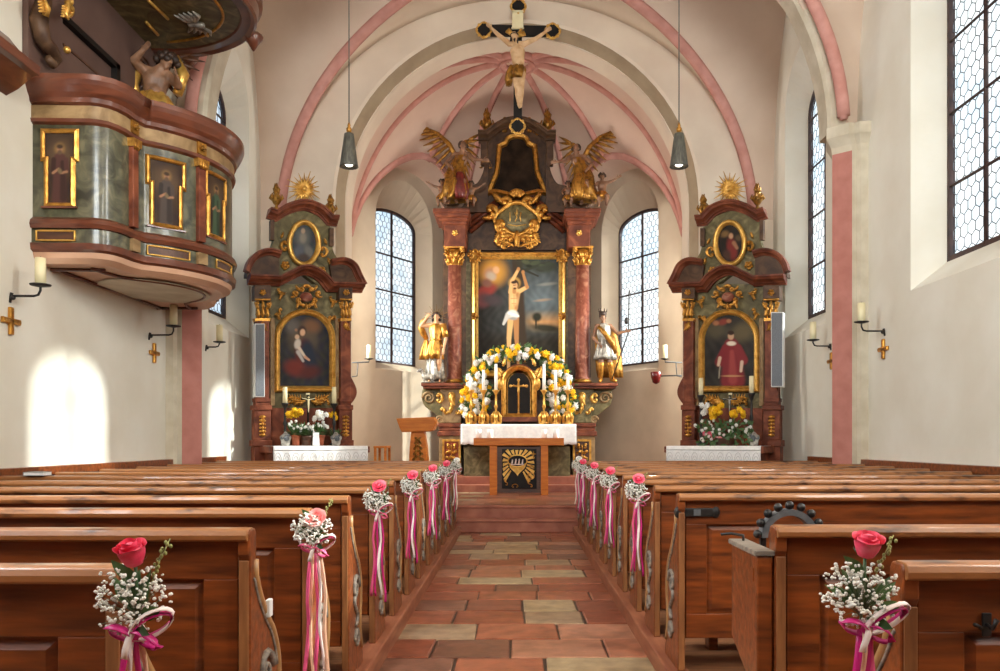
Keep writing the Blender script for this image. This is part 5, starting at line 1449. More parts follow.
# wooden ambo -----------------------------------------------------------
q = plane((0, 15.0), 0, 0); o = q(415, 470, 0); o.z = .405
am = thing('ambo', 'orange wooden reading desk with a gilded lattice stem beside the high altar', 'lectern', o)
mb = MB(); mb.ext([(396.5, 418.5), (434, 417), (436.5, 423), (433, 430), (428, 431.5), (402, 432), (400, 428)], lambda u, v, t: q(u, v, 0)+V(0, t, 0), -.05, .42); mb.build('desk', M['orange_wood'], am, bev=.008)
mb = MB(); mb.ext([(411, 431), (424, 431), (426.5, 448), (429, 485), (407.5, 485), (409.5, 448)], lambda u, v, t: q(u, v, 0)+V(0, t, 0), .02, .3); stn = mb.build('stem', M['orange_wood'], am, bev=.008)
mb = MB(); qf = lambda x, y, w: q(x, y, 0)+V(0, .015-w, 0)
for k in range(5):
    y = 440+k*5.5; hw = 3.2+k*.7
    for e in (-1, 1): curl(mb, qf, 418+e*hw*.5, y, 4.2, e*.8, 's', .012, .01, e, 10); mb.tube([qf(418-e*hw, y-2.5, .01), qf(418+e*hw, y+2.5, .01)], .012, 4)
mb.build('gilded_lattice', M['gold_dull'], stn)
# ------------------------------------------------------------------ carved figures
def hand(mb, wrist, d, side, S, curl_=.3):
    """d: pointing direction, side: thumb side"""
    d = Vector(d).normalized(); side = Vector(side); side = (side-d*side.dot(d)).normalized(); nn = d.cross(side)
    w = Vector(wrist); r = .0062*S; pe = w+d*.048*S
    for k in (-1, 0, 1): mb.cap(w+d*.008*S+side*k*.008*S, pe+side*k*.014*S, .011*S, .0095*S, 8)
    for k, ln in enumerate((.036, .044, .046, .040)):
        a = pe+side*(.020-.0125*k)*S*1.0; b = a+(d+side*(.10-.07*k)).normalized()*ln*.55*S; c = b+(d*cos(curl_)+nn*sin(curl_)).normalized()*ln*.5*S
        mb.cap(a, b, r*1.05, r, 6); mb.cap(b, c, r, r*.8, 6)
    a = w+d*.014*S+side*.016*S; b = a+(d*.55+side*.8).normalized()*.026*S; mb.cap(a, b, r*1.25, r*1.05, 6); mb.cap(b, b+(d*.9+side*.3).normalized()*.022*S, r*1.05, r*.8, 6)
def head(mb, c, S, face=(0, -1, 0), up=(0, 0, 1)):
    f = Vector(face).normalized(); u = Vector(up); u = (u-f*u.dot(f)).normalized(); s = f.cross(u); c = Vector(c)
    R3 = Matrix((s, -f, u)).transposed()
    q = lambda a, b, z: c+s*a*S+f*b*S+u*z*S
    mb.blob(q(0, -.006, .012), (.042*S, .052*S, .05*S), R3, 12, 8); mb.blob(q(0, .012, -.022), (.034*S, .036*S, .044*S), R3, 12, 8)
    mb.cap(q(0, .050, .006), q(0, .060, -.016), .007*S, .010*S, 6)          # nose
    mb.cap(q(-.022, .044, .012), q(.022, .044, .012), .007*S, .007*S, 6)      # brow
    mb.cap(q(-.012, .046, -.038), q(.012, .046, -.038), .006*S, .006*S, 6)    # lips
    mb.blob(q(0, .042, -.056), .012*S, None, 6, 4)
    for e in (-1, 1):
        mb.blob(q(e*.018, .040, .002), (.008*S,)*3, None, 6, 4); mb.blob(q(e*.043, -.004, -.006), (.007*S, .012*S, .018*S), R3, 6, 4)
def human(J, S, chest_w=1.0, hands=(True, True), face=(0, -1, 0), feet=True, fat=1.0):
    """J: joints as vectors. head neck chest waist pelvis, l/r + sho elb wri hip kne ank toe"""
    mb = MB(); g = {k: Vector(v) for k, v in J.items()}
    head(mb, g['head'], S, face, g['head']-g['neck'])
    mb.cap(g['neck']-(g['head']-g['neck'])*.2, g['head']-(g['head']-g['neck'])*.25, .030*S*fat, .027*S*fat, 10)
    cs = (g['lsho']-g['rsho'])
    mb.cap(g['rsho'], g['lsho'], .036*S*fat, .036*S*fat, 10)
    mb.cap(g['chest']-cs*.18, g['waist']-cs*.14, .058*S*fat, .045*S*fat, 12); mb.cap(g['chest']+cs*.18, g['waist']+cs*.14, .058*S*fat, .045*S*fat, 12)
    mb.cap(g['neck'], g['chest'], .04*S*fat, .06*S*fat, 10)
    hv = g['lhip']-g['rhip']
    mb.cap(g['waist'], g['pelvis'], .062*S*fat, .07*S*fat, 12); mb.cap(g['rhip'], g['lhip'], .058*S*fat, .058*S*fat, 10)
    for e in 'lr':
        mb.cap(g[e+'sho'], g[e+'elb'], .034*S*fat, .026*S*fat, 10); mb.cap(g[e+'elb'], g[e+'wri'], .027*S*fat, .017*S*fat, 10)
        if hands[0 if e == 'l' else 1]:
            d = g[e+'wri']-g[e+'elb']; hand(mb, g[e+'wri'], d, (0, -.3, 1) if abs(d.normalized().z) < .8 else ((-1, 0, 0) if e == 'l' else (1, 0, 0)), S)
        mb.cap(g[e+'hip'], g[e+'kne'], .057*S*fat, .038*S*fat, 12); mb.cap(g[e+'kne'], g[e+'kne']*.6+g[e+'ank']*.4, .036*S*fat, .038*S*fat, 10); mb.cap(g[e+'kne']*.6+g[e+'ank']*.4, g[e+'ank'], .037*S*fat, .022*S*fat, 10)
        mb.cap(g[e+'ank'], g[e+'toe'], .024*S*fat, .017*S*fat, 8)
    return mb
def stand(S, face=0, lean=0.0, arms=None, legs=None):
    """default standing joints, x to the photo's right, viewer at -y"""
    J = dict(head=(lean, 0, .935), neck=(lean*.8, .005, .855), chest=(lean*.6, 0, .76), waist=(lean*.2, 0, .62), pelvis=(0, 0, .53),
        lsho=(lean*.7+.095, 0, .815), rsho=(lean*.7-.095, 0, .815), lelb=(.15, 0, .64), relb=(-.15, 0, .64), lwri=(.15, -.07, .50), rwri=(-.15, -.07, .50),
        lhip=(.05, 0, .50), rhip=(-.05, 0, .50), lkne=(.06, -.03, .28), rkne=(-.05, -.01, .28), lank=(.06, 0, .05), rank=(-.06, .01, .05), ltoe=(.075, -.09, .02), rtoe=(-.08, -.08, .02))
    J.update(arms or {}); J.update(legs or {})
    return {k: Vector(v)*S for k, v in J.items()}
def robe(mb, rings, n=9, seg=54, ph=0.0, th=True):
    """rings: (centre, rx, ry, fold depth)"""
    R_ = []
    for i, (c, rx, ry, am) in enumerate(rings):
        row = []
        for k in range(seg):
            a = 2*pi*k/seg; f = 1+am*(sin(n*a+ph+i*.25)+.5*sin((n*2+1)*a+i*.4+ph*2))
            row.append(Vector(c)+V(rx*f*cos(a), ry*f*sin(a), 0))
        R_.append(row)
    c0 = sum(R_[0], V(0, 0, 0))/seg; R_.insert(0, [c0+(p-c0)*.72+V(0, 0, .02) for p in R_[0]])
    c1 = sum(R_[-1], V(0, 0, 0))/seg; R_.append([c1+(p-c1)*.86+V(0, 0, .006) for p in R_[-1]])
    return mb.loft(R_, True, True, True)
def wing(mb, root, tip, S, droop=(0, 0, -1), n=9, seed=1):
    """feathers hang from the wing arm"""
    root = Vector(root); tip = Vector(tip); dr = Vector(droop).normalized(); ax = tip-root
    arm = [root, root+ax*.35+dr*-.08*S, root+ax*.7+dr*-.07*S, tip]
    mb.tube(arm, [.035*S, .04*S, .03*S, .012*S], 8)
    nn = ax.cross(dr).normalized()
    for row, (cnt, l0, l1, off) in enumerate(((n, .34, .30, 0), (n, .20, .20, .012))):
        for k in range(cnt):
            t = (k+.5)/cnt; p = root+ax*t+dr*-.06*S*sin(pi*t)+nn*off*S*(1 if row else 0)
            d = (dr*(1-.55*t)+ax.normalized()*(.15+.75*t)).normalized(); ln = (l0*(1-t)+l1*t)*S
            mb.tube([p, p+d*ln*.5, p+d*ln], [.022*S, .030*S, .006*S], 6, flat=.35, up=nn)
def place(mb, o, rz=0.0):
    M4 = Matrix.Translation(Vector(o)) @ Matrix.Rotation(rz, 4, 'Z'); mb.v = [M4 @ p for p in mb.v]; return mb
def halo_rays(mb, c, r0, r1, n=13):
    c = Vector(c)
    for k in range(n):
        a = -.2+(pi+.4)*k/(n-1); ln = r1*(1 if k % 2 == 0 else .7)
        mb.tube([c+V(r0*cos(a), .02, r0*sin(a)), c+V(ln*cos(a), .02, ln*sin(a))], [.006, .003], 4)
# saint on the ledge towards the pulpit ------------------------------------------------
w = .58; q = hp(w); o = q(435, 382.8, w); S = 1.50
T = thing('saint_statue', 'gilded robed saint statue with ray halo and one arm raised, lamb at its feet', 'statue', o)
J = stand(S, lean=.02, arms=dict(relb=(-.20, -.03, .80), rwri=(-.12, -.06, .90), lelb=(.155, -.02, .63), lwri=(.13, -.06, .47)), legs=dict(lkne=(.06, -.06, .27), lank=(.07, -.02, .05)))
place(human(J, S), o).build('body', M['flesh'], T, remesh=.011)
mb = MB(); robe(mb, [((.012*S, .0, .83*S), .06*S, .045*S, .03), ((.012*S, 0, .80*S), .098*S, .06*S, .05), ((.015*S, 0, .72*S), .095*S, .075*S, .07), ((.012*S, 0, .64*S), .076*S, .07*S, .07), ((.01*S, 0, .60*S), .074*S, .068*S, .06), ((0, 0, .52*S), .098*S, .085*S, .11), ((-.005*S, -.005, .42*S), .105*S, .095*S, .17), ((-.01*S, -.01, .33*S), .112*S, .105*S, .22)], 7)
mb.tube([V(.012+.08*cos(a), .074*sin(a), .605)*S for a in [2*pi*k/20 for k in range(20)]], .012*S, 6, True)
mb.tube([J['lsho']+V(.0, -.01, .02), (J['lsho']+J['lelb'])/2, J['lelb']+V(0, 0, .02)], [.05*S, .052*S, .05*S], 8)
place(mb, o).build('gilded_tunic', M['gold'], T)
mb = MB(); robe(mb, [((0, 0, .34*S), .10*S, .085*S, .12), ((0, 0, .2*S), .11*S, .09*S, .16), ((0, 0, .08*S), .12*S, .10*S, .18), ((0, 0, .03*S), .10*S, .08*S, .2)], 8, ph=1)
place(mb, o).build('white_underrobe', M['silver'], T)
mb = MB()
mb.tube([V(-.11, .0, .93)*S, V(-.17, .0, .86)*S, V(-.20, .01, .78)*S, V(-.17, .04, .70)*S, V(-.12, .06, .62)*S], [.02*S, .045*S, .05*S, .05*S, .03*S], 8)
robe(mb, [((-.13*S, .04, .60*S), .03*S, .035*S, .1), ((-.14*S, .03, .50*S), .05*S, .045*S, .16), ((-.155*S, .02, .40*S), .055*S, .045*S, .22), ((-.165*S, .02, .33*S), .06*S, .045*S, .26)], 5)
place(mb, o).build('gilded_cloak', M['gold'], T)
mb = MB(); hc = J['head']
mb.blob(hc+V(0, .014, .025)*S, (.052*S, .056*S, .05*S), None, 12, 8)
for k in range(9): a = pi*k/8; mb.blob(hc+V(.05*cos(a), .02, .01-.05*(k % 2))*S, .024*S, None, 8, 6)
place(mb, o).build('hair', M['hair'], T)
mb = MB(); halo_rays(mb, hc, .10, .27); place(mb, o).build('ray_halo', M['gold_dull'], T)
# lamb
L0 = q(427.5, 382.8, .66)
T = thing('lamb_statue', 'small silvered lamb figure lying at the feet of the gilded saint', 'statue', L0)
mb = MB(); k = .30
mb.cap((-.16*k, 0, .42*k), (.38*k, 0, .44*k), .24*k, .22*k, 12); mb.cap((-.25*k, 0, .5*k), (-.42*k, -.05*k, .85*k), .14*k, .11*k, 10); mb.cap((-.42*k, -.05*k, .88*k), (-.66*k, -.12*k, .76*k), .13*k, .07*k, 10)
for e in (-1, 1):
    mb.cap((-.36*k, -.05*k+e*.1*k, .92*k), (-.30*k, -.05*k+e*.24*k, .82*k), .04*k, .02*k, 6)
    mb.cap((-.15*k, e*.13*k, .35*k), (-.22*k, e*.15*k, .18*k), .08*k, .05*k, 8); mb.cap((-.22*k, e*.15*k, .18*k), (-.2*k, e*.15*k, .04*k), .05*k, .045*k, 8)
    mb.cap((.38*k, e*.14*k, .38*k), (.30*k, e*.16*k, .22*k), .11*k, .06*k, 8); mb.cap((.30*k, e*.16*k, .22*k), (.44*k, e*.16*k, .16*k), .055*k, .05*k, 8); mb.cap((.44*k, e*.16*k, .16*k), (.40*k, e*.16*k, .04*k), .05*k, .04*k, 8)
mb.cap((.58*k, 0, .5*k), (.70*k, 0, .3*k), .05*k, .04*k, 6)
mb.box((-.4*k, -.25*k, 0), (.6*k, .25*k, .05*k))
place(mb, L0).build('lamb_body', M['silver'], T, remesh=.008)
# saint with lance -----------------------------------------------------------------------
o = q(605, 382.8, w); S = 1.48
T = thing('saint_statue', 'silver and gold armoured saint statue holding a long lance, beside the window side column', 'statue', o)
J = stand(S, lean=-.03, arms=dict(lelb=(.17, -.05, .70), lwri=(.27, -.10, .72), relb=(-.17, -.01, .64), rwri=(-.10, -.09, .55)), legs=dict(lkne=(.07, -.05, .28), lank=(.10, .0, .05), ltoe=(.14, -.08, .02), rkne=(-.06, -.04, .28), rank=(-.06, .02, .05)))
place(human(J, S), o).build('body', M['dim_flesh'], T, remesh=.011)
mb = MB(); robe(mb, [((-.02*S, 0, .84*S), .06*S, .05*S, .05), ((-.02*S, 0, .81*S), .10*S, .065*S, .05), ((-.02*S, 0, .72*S), .105*S, .08*S, .06), ((-.01*S, 0, .60*S), .08*S, .072*S, .07), ((0, 0, .50*S), .11*S, .09*S, .12), ((0, 0, .38*S), .14*S, .11*S, .16), ((0, 0, .33*S), .145*S, .11*S, .18)], 8)
place(mb, o).build('silver_tunic', M['silver'], T)
mb = MB(); robe(mb, [((.0*S, .05*S, .83*S), .11*S, .04*S, .08), ((.02*S, .06*S, .66*S), .15*S, .05*S, .12), ((.05*S, .07*S, .45*S), .16*S, .05*S, .16), ((.07*S, .08*S, .2*S), .16*S, .05*S, .2), ((.08*S, .08*S, .08*S), .15*S, .045*S, .2)], 6)
mb.tube([V(-.10, -.07, .80)*S, V(.0, -.10, .68)*S, V(.10, -.08, .56)*S, V(.14, -.03, .42)*S], [.03*S, .035*S, .045*S, .03*S], 8)
place(mb, o).build('gilded_cloak', M['gold_dull'], T)
mb = MB()
for e in 'lr': mb.cap(J[e+'kne']-V(0, 0, .03), J[e+'ank'], .047*S, .034*S, 10); mb.cap(J[e+'ank'], J[e+'toe'], .034*S, .026*S, 8)
place(mb, o).build('gilded_boots', M['gold'], T)
mb = MB(); hc = J['head']; mb.blob(hc+V(0, .014, .025)*S, (.054*S, .058*S, .05*S), None, 12, 8); mb.lathe([(.05*S, .03*S), (.056*S, .05*S), (.05*S, .085*S), (.02*S, .09*S)], hc, 12)
for k in range(6): mb.tube([hc+V(.052*cos(k), .052*sin(k), .08)*S, hc+V(.06*cos(k), .06*sin(k), .13)*S], [.010*S, .004*S], 5)
place(mb, o).build('crown', M['hair'], T)
hnd = J['lwri']+V(.04, -.01, .0)*S
mb = MB(); a = q(628, 296, w)-o; b = q(611, 381, w)-o; mb.tube([V(a.x, hnd.y, a.z), V(hnd.x+.02, hnd.y, hnd.z), V(b.x, hnd.y, b.z+.02)], .014, 6); mb.blob(V(a.x-.05, hnd.y, a.z-.55), (.05, .05, .075), None, 8, 6); mb.tube([V(a.x, hnd.y, a.z-.02), V(a.x+.02, hnd.y, a.z+.12)], [.03, .004], 6)
place(mb, o).build('lance', M['black'], T)
# angels on the cornice blocks -------------------------------------------------------------
def angel(o, S, m, lab, drape2):
    """m = -1: towards the pulpit, wing up to the outside"""
    T = thing('angel_statue', lab, 'statue', o)
    X = lambda x, y, z: (m*x, y, z)
    J = dict(head=X(-.06, -.06, .80), neck=X(-.05, -.03, .73), chest=X(-.03, -.01, .65), waist=X(.02, 0, .52), pelvis=X(.05, .02, .43), lhip=(.05+m*.05, .02, .41), rhip=(-.05+m*.05, .02, .41))
    J['lsho'] = (m*-.04+.09, -.01, .70); J['rsho'] = (m*-.04-.09, -.01, .70)
    inn = 'l' if m < 0 else 'r'; out = 'r' if m < 0 else 'l'
    J[inn+'elb'] = X(-.20, -.06, .62); J[inn+'wri'] = X(-.32, -.10, .60); J[out+'elb'] = X(.16, -.06, .58); J[out+'wri'] = X(.10, -.14, .50)
    J['lkne'] = (.07+m*.0, -.16, .30); J['rkne'] = (-.06+m*.0, -.14, .28); J['lank'] = (.06+m*.10, -.06, .08); J['rank'] = (-.06+m*.08, -.05, .06); J['ltoe'] = (.08+m*.1, -.13, .03); J['rtoe'] = (-.08+m*.08, -.12, .02)
    J = {k: Vector(v)*S for k, v in J.items()}
    place(human(J, S, face=X(-.6, -1, -.2)), o).build('body', M['dim_flesh'], T, remesh=.012)
    mb = MB(); robe(mb, [(V(*X(-.03, 0, .68))*S, .09*S, .07*S, .05), (V(*X(.01, 0, .56))*S, .09*S, .08*S, .08), (V(*X(.05, 0, .44))*S, .125*S, .11*S, .12), (V(*X(.03, -.06, .30))*S, .15*S, .15*S, .15), (V(*X(.04, -.05, .16))*S, .17*S, .13*S, .2), (V(*X(.07, -.04, .08))*S, .18*S, .12*S, .22)], 7)
    place(mb, o).build('gilded_robe', M['gold_dull'], T)
    mb = MB(); robe(mb, [(V(*X(-.02, -.13, .42))*S, .05*S, .04*S, .1), (V(*X(-.02, -.15, .3))*S, .08*S, .05*S, .15), (V(*X(-.03, -.15, .16))*S, .09*S, .06*S, .2), (V(*X(-.03, -.14, .08))*S, .07*S, .05*S, .2)], 5)
    place(mb, o).build('red_drape', M[drape2], T)
    mb = MB(); wing(mb, V(*X(.02, .08, .66))*S, V(*X(.44, .12, 1.10))*S, S*.85, X(.45, 0, -1), 10); place(mb, o).build('raised_wing', M['gold_dull'], T)
    mb = MB(); wing(mb, V(*X(-.02, .09, .66))*S, V(*X(-.12, .16, .96))*S, S*.8, X(-.3, .2, -1), 7); place(mb, o).build('folded_wing', M['gold_dull'], T)
    mb = MB(); hc = J['head']; mb.blob(hc+V(*X(.02, .02, .02))*S, (.052*S,)*3, None, 10, 8)
    for k in range(7): a = pi*k/6; mb.blob(hc+V(.048*cos(a), .03, .0+.03*sin(a))*S, .022*S, None, 7, 5)
    place(mb, o).build('hair', M['hair'], T)
    return T, J
zl = hp(.3)(517, 208, .3).z
o = hp(.48)(459, 208, .48)
TA, JA = angel(o, 1.62, -1, 'carved gilded angel with raised wing holding scales, on the altar top towards the pulpit', 'red_cloth')
mb = MB(); h = JA['lwri']+V(.06, -.02, .0); mb.tube([h+V(0, 0, .02), h+V(0, 0, -.05)], .006, 5); mb.tube([h+V(-.10, 0, -.05), h+V(.10, 0, -.05)], .007, 5)
for e in (-1, 1):
    for dx in (-.03, .03): mb.tube([h+V(e*.10, 0, -.05), h+V(e*.10+dx, 0, -.17)], .002, 4)
    mb.lathe([(.002, -.19), (.03, -.18), (.04, -.17)], h+V(e*.10, 0, 0), 10)
place(mb, o).build('scales', M['gold_dull'], TA)
o = hp(.48)(580, 208, .48)
TB2, JB = angel(o, 1.55, 1, 'carved gilded angel with raised wing on the altar top towards the window side', 'gold')
def putto(o, S, m, lab, arm_out, name='putto_statue', matn='dim_flesh', seat=True):
    T = thing(name, lab, 'statue', o)
    X = lambda x, y, z: (m*x, y, z)
    J = dict(head=(0, -.03, .86), neck=(0, 0, .74), chest=(0, 0, .64), waist=(0, 0, .50), pelvis=(0, .02, .38), lhip=(.07, 0, .34), rhip=(-.07, 0, .34), lsho=(.11, 0, .70), rsho=(-.11, 0, .70),
             lelb=(.22, -.06, .58), relb=(-.22, -.06, .58), lwri=(.20, -.16, .50), rwri=(-.2, -.16, .5), lkne=(.12, -.20, .30), rkne=(-.12, -.18, .26), lank=(.10, -.16, .07), rank=(-.1, -.14, .05), ltoe=(.11, -.24, .04), rtoe=(-.12, -.22, .03))
    e = 'l' if m > 0 else 'r'
    if arm_out: J[e+'elb'] = X(.27, -.04, .74); J[e+'wri'] = X(.40, -.06, .82)
    J = {k: Vector(v)*S for k, v in J.items()}
    place(human(J, S*1.55, fat=1.0, face=X(.3, -1, 0)), o).build('body', M[matn], T, remesh=.011)
    mb = MB(); robe(mb, [(V(0, 0, .46)*S, .12*S, .11*S, .1), (V(0, -.04, .36)*S, .17*S, .15*S, .16), (V(0, -.06, .26)*S, .16*S, .14*S, .2)], 6); place(mb, o).build('gilded_cloth', M['gold'], T)
    mb = MB(); hc = J['head']
    for k in range(14):
        a = k*2.4; z = .03+.075*(k/14); r = .085*sqrt(1-(k/15)**2); mb.blob(hc+V(r*cos(a), .03+r*sin(a)*.8, z)*S, .036*S, None, 7, 5)
    place(mb, o).build('curly_hair', M['hair'], T)
    return T, J
for i, (x, y, S_, m, lab, ao) in enumerate(((442, 208, .66, -1, 'small putto seated at the outer edge below the angel with scales', True), (471, 207, .62, 1, 'small putto standing at the inner side of the angel with scales', True),
      (602, 208, .80, 1, 'putto with outstretched arm at the outer edge below the window side angel', True), (568, 208, .62, -1, 'small putto at the inner side of the window side angel', False))):
    o = hp(.55)(x, y, .55); o.z = hp(.62)(x, 208, .62).z; putto(o, S_*.98, m, lab, ao)
mb = MB(); o = hp(.5)(578, 196, .5); mb.blob(o, .12, None, 16, 12)
for k in range(2): mb.tube([o+V(.122*cos(a*pi/12), .122*sin(a*pi/12)*(1 if k == 0 else 0), .122*sin(a*pi/12)*(0 if k == 0 else 1)) for a in range(24)], .010, 5, True)
tag(mb.build('dark_globe', M['black']), 'dark globe between the window side angel and its putti', 'globe')
# crucifix hanging in the chancel arch --------------------------------------------------------
d = 14.2; q = plane((0, d), 0, 0); o = q(517.5, 134, 0)
T = thing('hanging_crucifix', 'black cross with gilded ends and a carved white figure hanging in the chancel arch', 'crucifix', o)
def trefoil(mb, x, y, R): mb.ext([(x+(R*(1+.10*cos(4*t)))*cos(t), y+(R*(1+.10*cos(4*t)))*sin(t)) for t in [2*pi*k/28 for k in range(28)]], lambda u, v, t: q(u, v, t), -.02, .05)
mb = MB(); mb.ext([(514, 12), (522, 12), (522, 126), (513.5, 126)], lambda u, v, t: q(u, v, t), -.03, .04); mb.ext([(486, 25.5), (549, 27), (549, 36.5), (486, 36)], lambda u, v, t: q(u, v, t), -.028, .042)
for x, y in ((518.3, 7.5), (484, 31), (552.5, 32), (517.5, 127)): trefoil(mb, x, y, 6)
mb.build('cross', M['blackwood'], T)
for x, y in ((518.3, 7.5), (484, 31), (552.5, 32), (517.5, 127)):
    mb = MB(); mb.tube([q(x+(6.8*(1+.10*cos(4*t)))*cos(t), y+(6.8*(1+.10*cos(4*t)))*sin(t), .03) for t in [2*pi*k/36 for k in range(36)]], .022, 6, True)
    for k in range(8): a = k*pi/4; mb.blob(q(x+7*cos(a), y+7*sin(a), .035), .03, None, 6, 4)
    mb.build('gilded_end', M['gold_bright'], T)
mb = MB(); mb.ext([(512.5, 13), (523, 13), (523.5, 30), (512, 30)], lambda u, v, t: q(u, v, t), .04, .055); mb.tube([q(512, 13, .06), q(523.5, 13, .06)], .018, 6); mb.tube([q(511.5, 30, .06), q(524, 30, .06)], .018, 6); mb.build('title_scroll', M['wax'], T)
mb = MB()
for a in (-2.5, -2.2, -.9, -.55, -.3): mb.tube([q(515+3*cos(a), 40+3*sin(a), .10), q(515+11*cos(a), 40+10*sin(a), .10)], [.02, .028], 5)
mb.build('gilded_rays', M['gold_bright'], T)
J = dict(head=(514.5, 42, .19), neck=(516, 47.5, .14), chest=(517.5, 55, .13), waist=(518.3, 67, .13), pelvis=(518, 75, .13), lsho=(523.5, 47.8, .12), rsho=(509.5, 47, .12), lelb=(536.5, 41.5, .11), relb=(499.5, 39, .11), lwri=(545.5, 34, .08), rwri=(491.5, 30.5, .08),
   lhip=(520.8, 77.5, .13), rhip=(515.3, 77.5, .13), lkne=(521, 92, .18), rkne=(517.5, 92, .18), lank=(520.5, 106.5, .11), rank=(519, 107.5, .13), ltoe=(520.8, 110.5, .17), rtoe=(519.5, 111.5, .19))
J = {k: q(*v) for k, v in J.items()}
human(J, 1.36, hands=(True, True), face=(-.25, -1, -.5), fat=1.08).build('figure_body', M['pale_flesh'], T, remesh=.009)
mb = MB(); c = J['pelvis']; robe(mb, [(c+V(0, 0, .09), .115, .095, .06), (c+V(0, -.005, .03), .13, .11, .10), (c+V(-.01, -.01, -.06), .125, .11, .14), (c+V(-.02, -.01, -.14), .115, .11, .16)], 6)
robe(mb, [(c+V(-.12, -.03, .08), .03, .03, .1), (c+V(-.15, -.03, -.02), .05, .04, .15), (c+V(-.16, -.03, -.14), .06, .04, .2), (c+V(-.16, -.03, -.26), .04, .03, .2)], 5)
mb.build('gilded_loincloth', M['gold_dull'], T)
mb = MB(); hc = J['head']; mb.blob(hc+V(.01, .02, .02), (.06, .062, .062), None, 10, 8)
for k in range(5): mb.cap(hc+V(.05, .01, -.01*k), hc+V(.055, -.01, -.07-.01*k), .02, .012, 6); mb.cap(hc+V(-.05, .01, 0), hc+V(-.05-.005*k, -.0, -.07), .02, .012, 6)
mb.tube([hc+V(.062*cos(a), .062*sin(a), .035) for a in [2*pi*k/16 for k in range(16)]], .012, 5, True); mb.cap(hc+V(0, -.04, -.06), hc+V(0, -.05, -.10), .022, .010, 6)
mb.build('hair', M['hair'], T)
zt = vault_n(0, d)[0]; mb = MB(); pt = q(518, 1, 0); mb.tube([pt, V(pt.x, pt.y, zt)], .008, 6); mb.build('hanging_cable', M['black'], T)
# ------------------------------------------------------------------ pulpit
def pulpit_plan():
    c = (-4.35, 9.2); R_ = 1.09; p = [(-4.56, 7.72), (-4.02, 7.74), (-3.96, 7.76), (-3.90, 7.80), (-3.86, 7.87), (-3.83, 7.97), (-3.82, 8.12)]
    a0 = -58
    for k in range(61):
        a = radians(a0+116*k/60); p.append((c[0]+R_*cos(a), c[1]+R_*sin(a)))
    q = [(x, 18.4-y) for x, y in p[:7]][::-1]
    return p+q
PP = pulpit_plan()
def off(pts, o):
    out = []
    for i, (x, y) in enumerate(pts):
        a = pts[max(0, i-1)]; b = pts[min(len(pts)-1, i+1)]; tx, ty = b[0]-a[0], b[1]-a[1]; L = hypot(tx, ty); nx, ny = ty/L, -tx/L
        if i == 0 or i == len(pts)-1: nx = 0; ny = -1 if i == 0 else 1
        out.append((x+nx*o, y+ny*o))
    return out
PU = thing('pulpit', 'marbled wooden pulpit with painted panels bulging from the wall', 'pulpit', (-4.0, 9.2, 3.05))
def levels(mb, pts, lv, caps=(True, True)):
    rings = []
    for z, o in lv:
        pp = off(pts, o); rings.append([V(x, y, z) for x, y in pp]+[V(-4.56, pp[-1][1], z), V(-4.56, pp[0][1], z)])
    for i in range(len(rings)-1): mb.loft([rings[i], rings[i+1]], True, False, True)
    n = len(rings[0]); mb.add(rings[0], [tuple(range(n))]); mb.add(rings[-1], [tuple(range(n))])
mb = MB(); levels(mb, PP, [(3.46, 0), (4.46, 0)]); mb.build('body', M['pulpit_green'], PU)
mb = MB(); levels(mb, PP, [(3.22, .0), (3.24, .035), (3.30, .045), (3.30, .015), (3.44, .01), (3.44, .04), (3.48, .055), (3.52, .04), (3.55, .0)]); mb.build('base_moulding', M['pulpit_red'], PU)
mb = MB(); levels(mb, PP, [(3.305, .02), (3.435, .018)]); mb.build('base_frieze', M['pulpit_green'], PU)
mb = MB(); levels(mb, PP, [(4.42, .0), (4.44, .03), (4.47, .04), (4.47, .02), (4.60, .02), (4.62, .05), (4.66, .06), (4.70, .09), (4.76, .12), (4.80, .135), (4.85, .135), (4.85, -.05)]); mb.build('rim_cornice', M['pulpit_red'], PU)
mb = MB(); levels(mb, PP, [(4.475, .026), (4.595, .026)]); mb.build('upper_frieze', M['tan_marble'], PU)
mb = MB()
lv = [(3.22, .0), (3.17, -.02), (3.13, -.10)]; levels(mb, PP, lv); us = mb.build('underside', M['pulpit_pale'], PU)
mb = MB(); pp = off(PP, -.3); rings = [V(x, y, 3.115) for x, y in pp]+[V(-4.5, pp[-1][1], 3.115), V(-4.5, pp[0][1], 3.115)]
mb.tube(rings, .018, 6, True); mb.build('underside_moulding', M['pulpit_red'], us)
mb = MB(); mb.add([V(-4.05+.72*cos(t)*.75, 9.2+.75*sin(t), 3.112) for t in [2*pi*k/32 for k in range(32)]]+[V(-4.05+.72*cos(t)*.75, 9.2+.75*sin(t), 3.118) for t in [2*pi*k/32 for k in range(32)]], [tuple(range(32)), tuple(range(32, 64))]); mb.build('underside_panel', M['grey_cream'], us)
